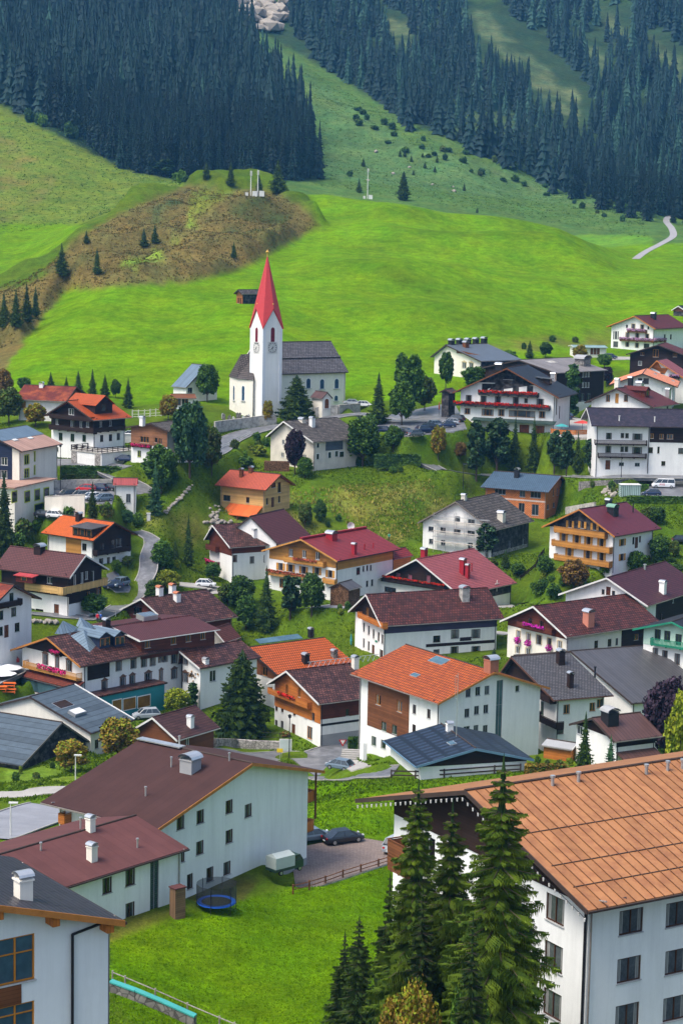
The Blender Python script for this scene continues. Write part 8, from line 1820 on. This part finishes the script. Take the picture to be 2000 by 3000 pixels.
crate("utility_cabin","pale green corrugated cabin at the hedge of the right car park","cabin",3,1215,1238,4.2,2.4,2.4,[mat("pale_green_ribbed",(.35,.48,.45),.6,'seam',p1=.4),VWHITE],.1)
crate("garden_cupboard","wooden garden cupboard with grey lid against the low white wing","cupboard",10,1165,640,1.1,.9,2.7,[mat("brown_grey_boards",(.20,.12,.07),.8,'plank',p1=.2),R_FL2],.7)
crate("waste_bin","dark green waste bin at the corner of the crimson chalet","bin",5,885,815,.9,.9,1.2,[GREENP,GREENP]); crate("plant_tub","dark planter box at the yard corner of the tall white house","planter",11,570,332,1.1,.8,1.0,[mat("slate_blue_planter",(.05,.07,.09),.6),LEAFD]); crate("power_box","small pale cabinet post on the grass by the lane","cabinet",1,977,1172,.7,.5,1.3,[VWHITE,VWHITE])
crate("trailer","pale covered trailer beside the parked car at the modern building","trailer",1,850,655,2.2,1.6,1.6,[VWHITE,VWHITE])
q=G(P(7,1000,0)) # hedge rows by hand
tree('hedge_deep_green:0',"long clipped hedge above the left car park",1,600,905,815,195,None); tree('hedge_olive:0',"brownish unclipped grass hedge on the bank above the left car park",1,570,925,868,160,None)
tree('hedge_mid_green:0',"long clipped hedge along the front of the right car park",3,1400,1290,1238,200,None); tree('hedge_mid_green:1',"short hedge left of the minibus",3,1240,1215,1160,100,None); tree('hedge_mid_green:2',"small hedge by the steps left of the orange roofed house",8,985,795,690,48,None)
tree('bush_rust:0',"pink flowering shrub beside the stone steps",8,940,818,785,22); tree('bush_rust:1',"red flowering bush at the door of the corner house",8,530,690,655,40)
# steps left of the orange roofed house
q=G(P(8,945,862)); k=MB(); d=(G(P(8,1000,800))-q); d.z=0; d.normalize(); s=Vector((d.y,-d.x,0))
for i in range(7): k.box(q+d*i*.45-s*1.3-Z*.2,d*.45,s*2.6,Z*(.2+i*.2))
k.thing("stone_steps",CONCP,q,"flight of pale stone steps beside the orange roofed house","steps")
# ------------------------------------------------------------------ people
SKIN=mat("skin",(.55,.33,.24),.6,var=.03)
def person(label,r,x,y,shirt,trouser,Y=None,arm=.25,hair=(.05,.03,.02)):
    q=G(P(r,x,y)) if Y is None else at(P(r,x,y),Y); o=empty("person",q,label,"person")
    J=[((0,0,.95),.13),((0,0,1.2),.14),((0,0,1.42),.12),((0,0,1.53),.055),((0,0,1.66),.095),((0,0,1.74),.08)]; J+= [((.1,0,.9),.09),((.11,.02,.5),.065),((.11,.0,.09),.045),((.11,-.14,.04),.035),((-.1,0,.9),.09),((-.12,.1,.5),.065),((-.12,.14,.09),.045),((-.12,0,.04),.035)]
    J+= [((.2,0,1.4),.06),((.26,-.02,1.12),.042),((.24,-arm,.92),.032),((.24,-arm-.09,.88),.03),((-.2,0,1.4),.06),((-.27,0,1.12),.042),((-.25,-.08,.88),.032),((-.25,-.1,.79),.03)]
    E_=[(0,1),(1,2),(2,3),(3,4),(4,5),(0,6),(6,7),(7,8),(8,9),(0,10),(10,11),(11,12),(12,13),(2,14),(14,15),(15,16),(16,17),(2,18),(18,19),(19,20),(20,21)]
    me=bpy.data.meshes.new("body"); me.from_pydata([j[0] for j in J],E_,[]); ob=bpy.data.objects.new("body",me); link(ob,o); m=ob.modifiers.new("s",'SKIN'); me.skin_vertices.new() if not me.skin_vertices else None
    for v,j in zip(me.skin_vertices[0].data,J): v.radius=(j[1],j[1]*.85)
    me.skin_vertices[0].data[0].use_root=True; ob.modifiers.new("b",'SUBSURF').levels=1; me.materials.append(SKIN); ob.modifiers["b"].render_levels=1
    k=MB(); k.lathe((0,0,0),[(.17,.86),(.185,1.0),(.18,1.2),(.2,1.38),(.1,1.5),(.06,1.52)],10); k.tube((.19,0,1.43),(.265,-.01,1.1),.075,.06,8); k.tube((-.19,0,1.43),(-.275,0,1.1),.075,.06,8); link(bpy.data.objects.new("shirt",k.mesh("shirt",shirt)),o)
    k=MB(); k.lathe((0,0,0),[(.15,.8),(.175,.9),(.17,1.0)],10); k.tube((.1,0,.92),(.11,.02,.5),.11,.085,8); k.tube((.11,.02,.5),(.11,0,.1),.085,.065,8); k.tube((-.1,0,.92),(-.12,.1,.5),.11,.085,8); k.tube((-.12,.1,.5),(-.12,.14,.1),.085,.065,8); link(bpy.data.objects.new("trousers",k.mesh("trousers",trouser)),o)
    k=MB(); k.lathe((0,.01,1.66),[(.105,0),(.115,.06),(.08,.13),(0,.15)],10); link(bpy.data.objects.new("hair",k.mesh("hair",mat("dark_hair",hair,.9))),o)
    return o
person("person in a red jacket walking on the lane behind the inn",4,642,838,mat("red_jacket",(.6,.03,.06),.8),mat("dark_trousers",(.03,.03,.05),.8)); person("person in a blue jacket walking on the lane behind the inn",4,662,838,mat("blue_jacket",(.05,.15,.5),.8),mat("dark_trousers",(.03,.03,.05),.8))
person("person in a green shirt standing in the meadow grass left of the scaffolded house",5,1208,415,mat("green_shirt",(.05,.35,.2),.8),mat("brown_trousers",(.10,.05,.03),.8),arm=.4)
# ------------------------------------------------------------------ the air
hm = bpy.data.materials.new("blue_air"); hm.use_nodes = True; t = hm.node_tree; t.nodes.remove(t.nodes["Principled BSDF"]); pv = t.nodes.new("ShaderNodeVolumePrincipled")
pv.inputs["Color"].default_value = (.14, .48, 1, 1); pv.inputs["Density"].default_value = .00007; pv.inputs["Anisotropy"].default_value = 0; t.links.new(pv.outputs[0], t.nodes["Material Output"].inputs["Volume"])
zmin = float(ZZ.min()) - 1; k = MB(); k.box((-1100, -60, zmin), (2200, 0, 0), (0, 2800, 0), (0, 0, 760 - zmin)); o = k.build("haze", hm); o["kind"] = "stuff"
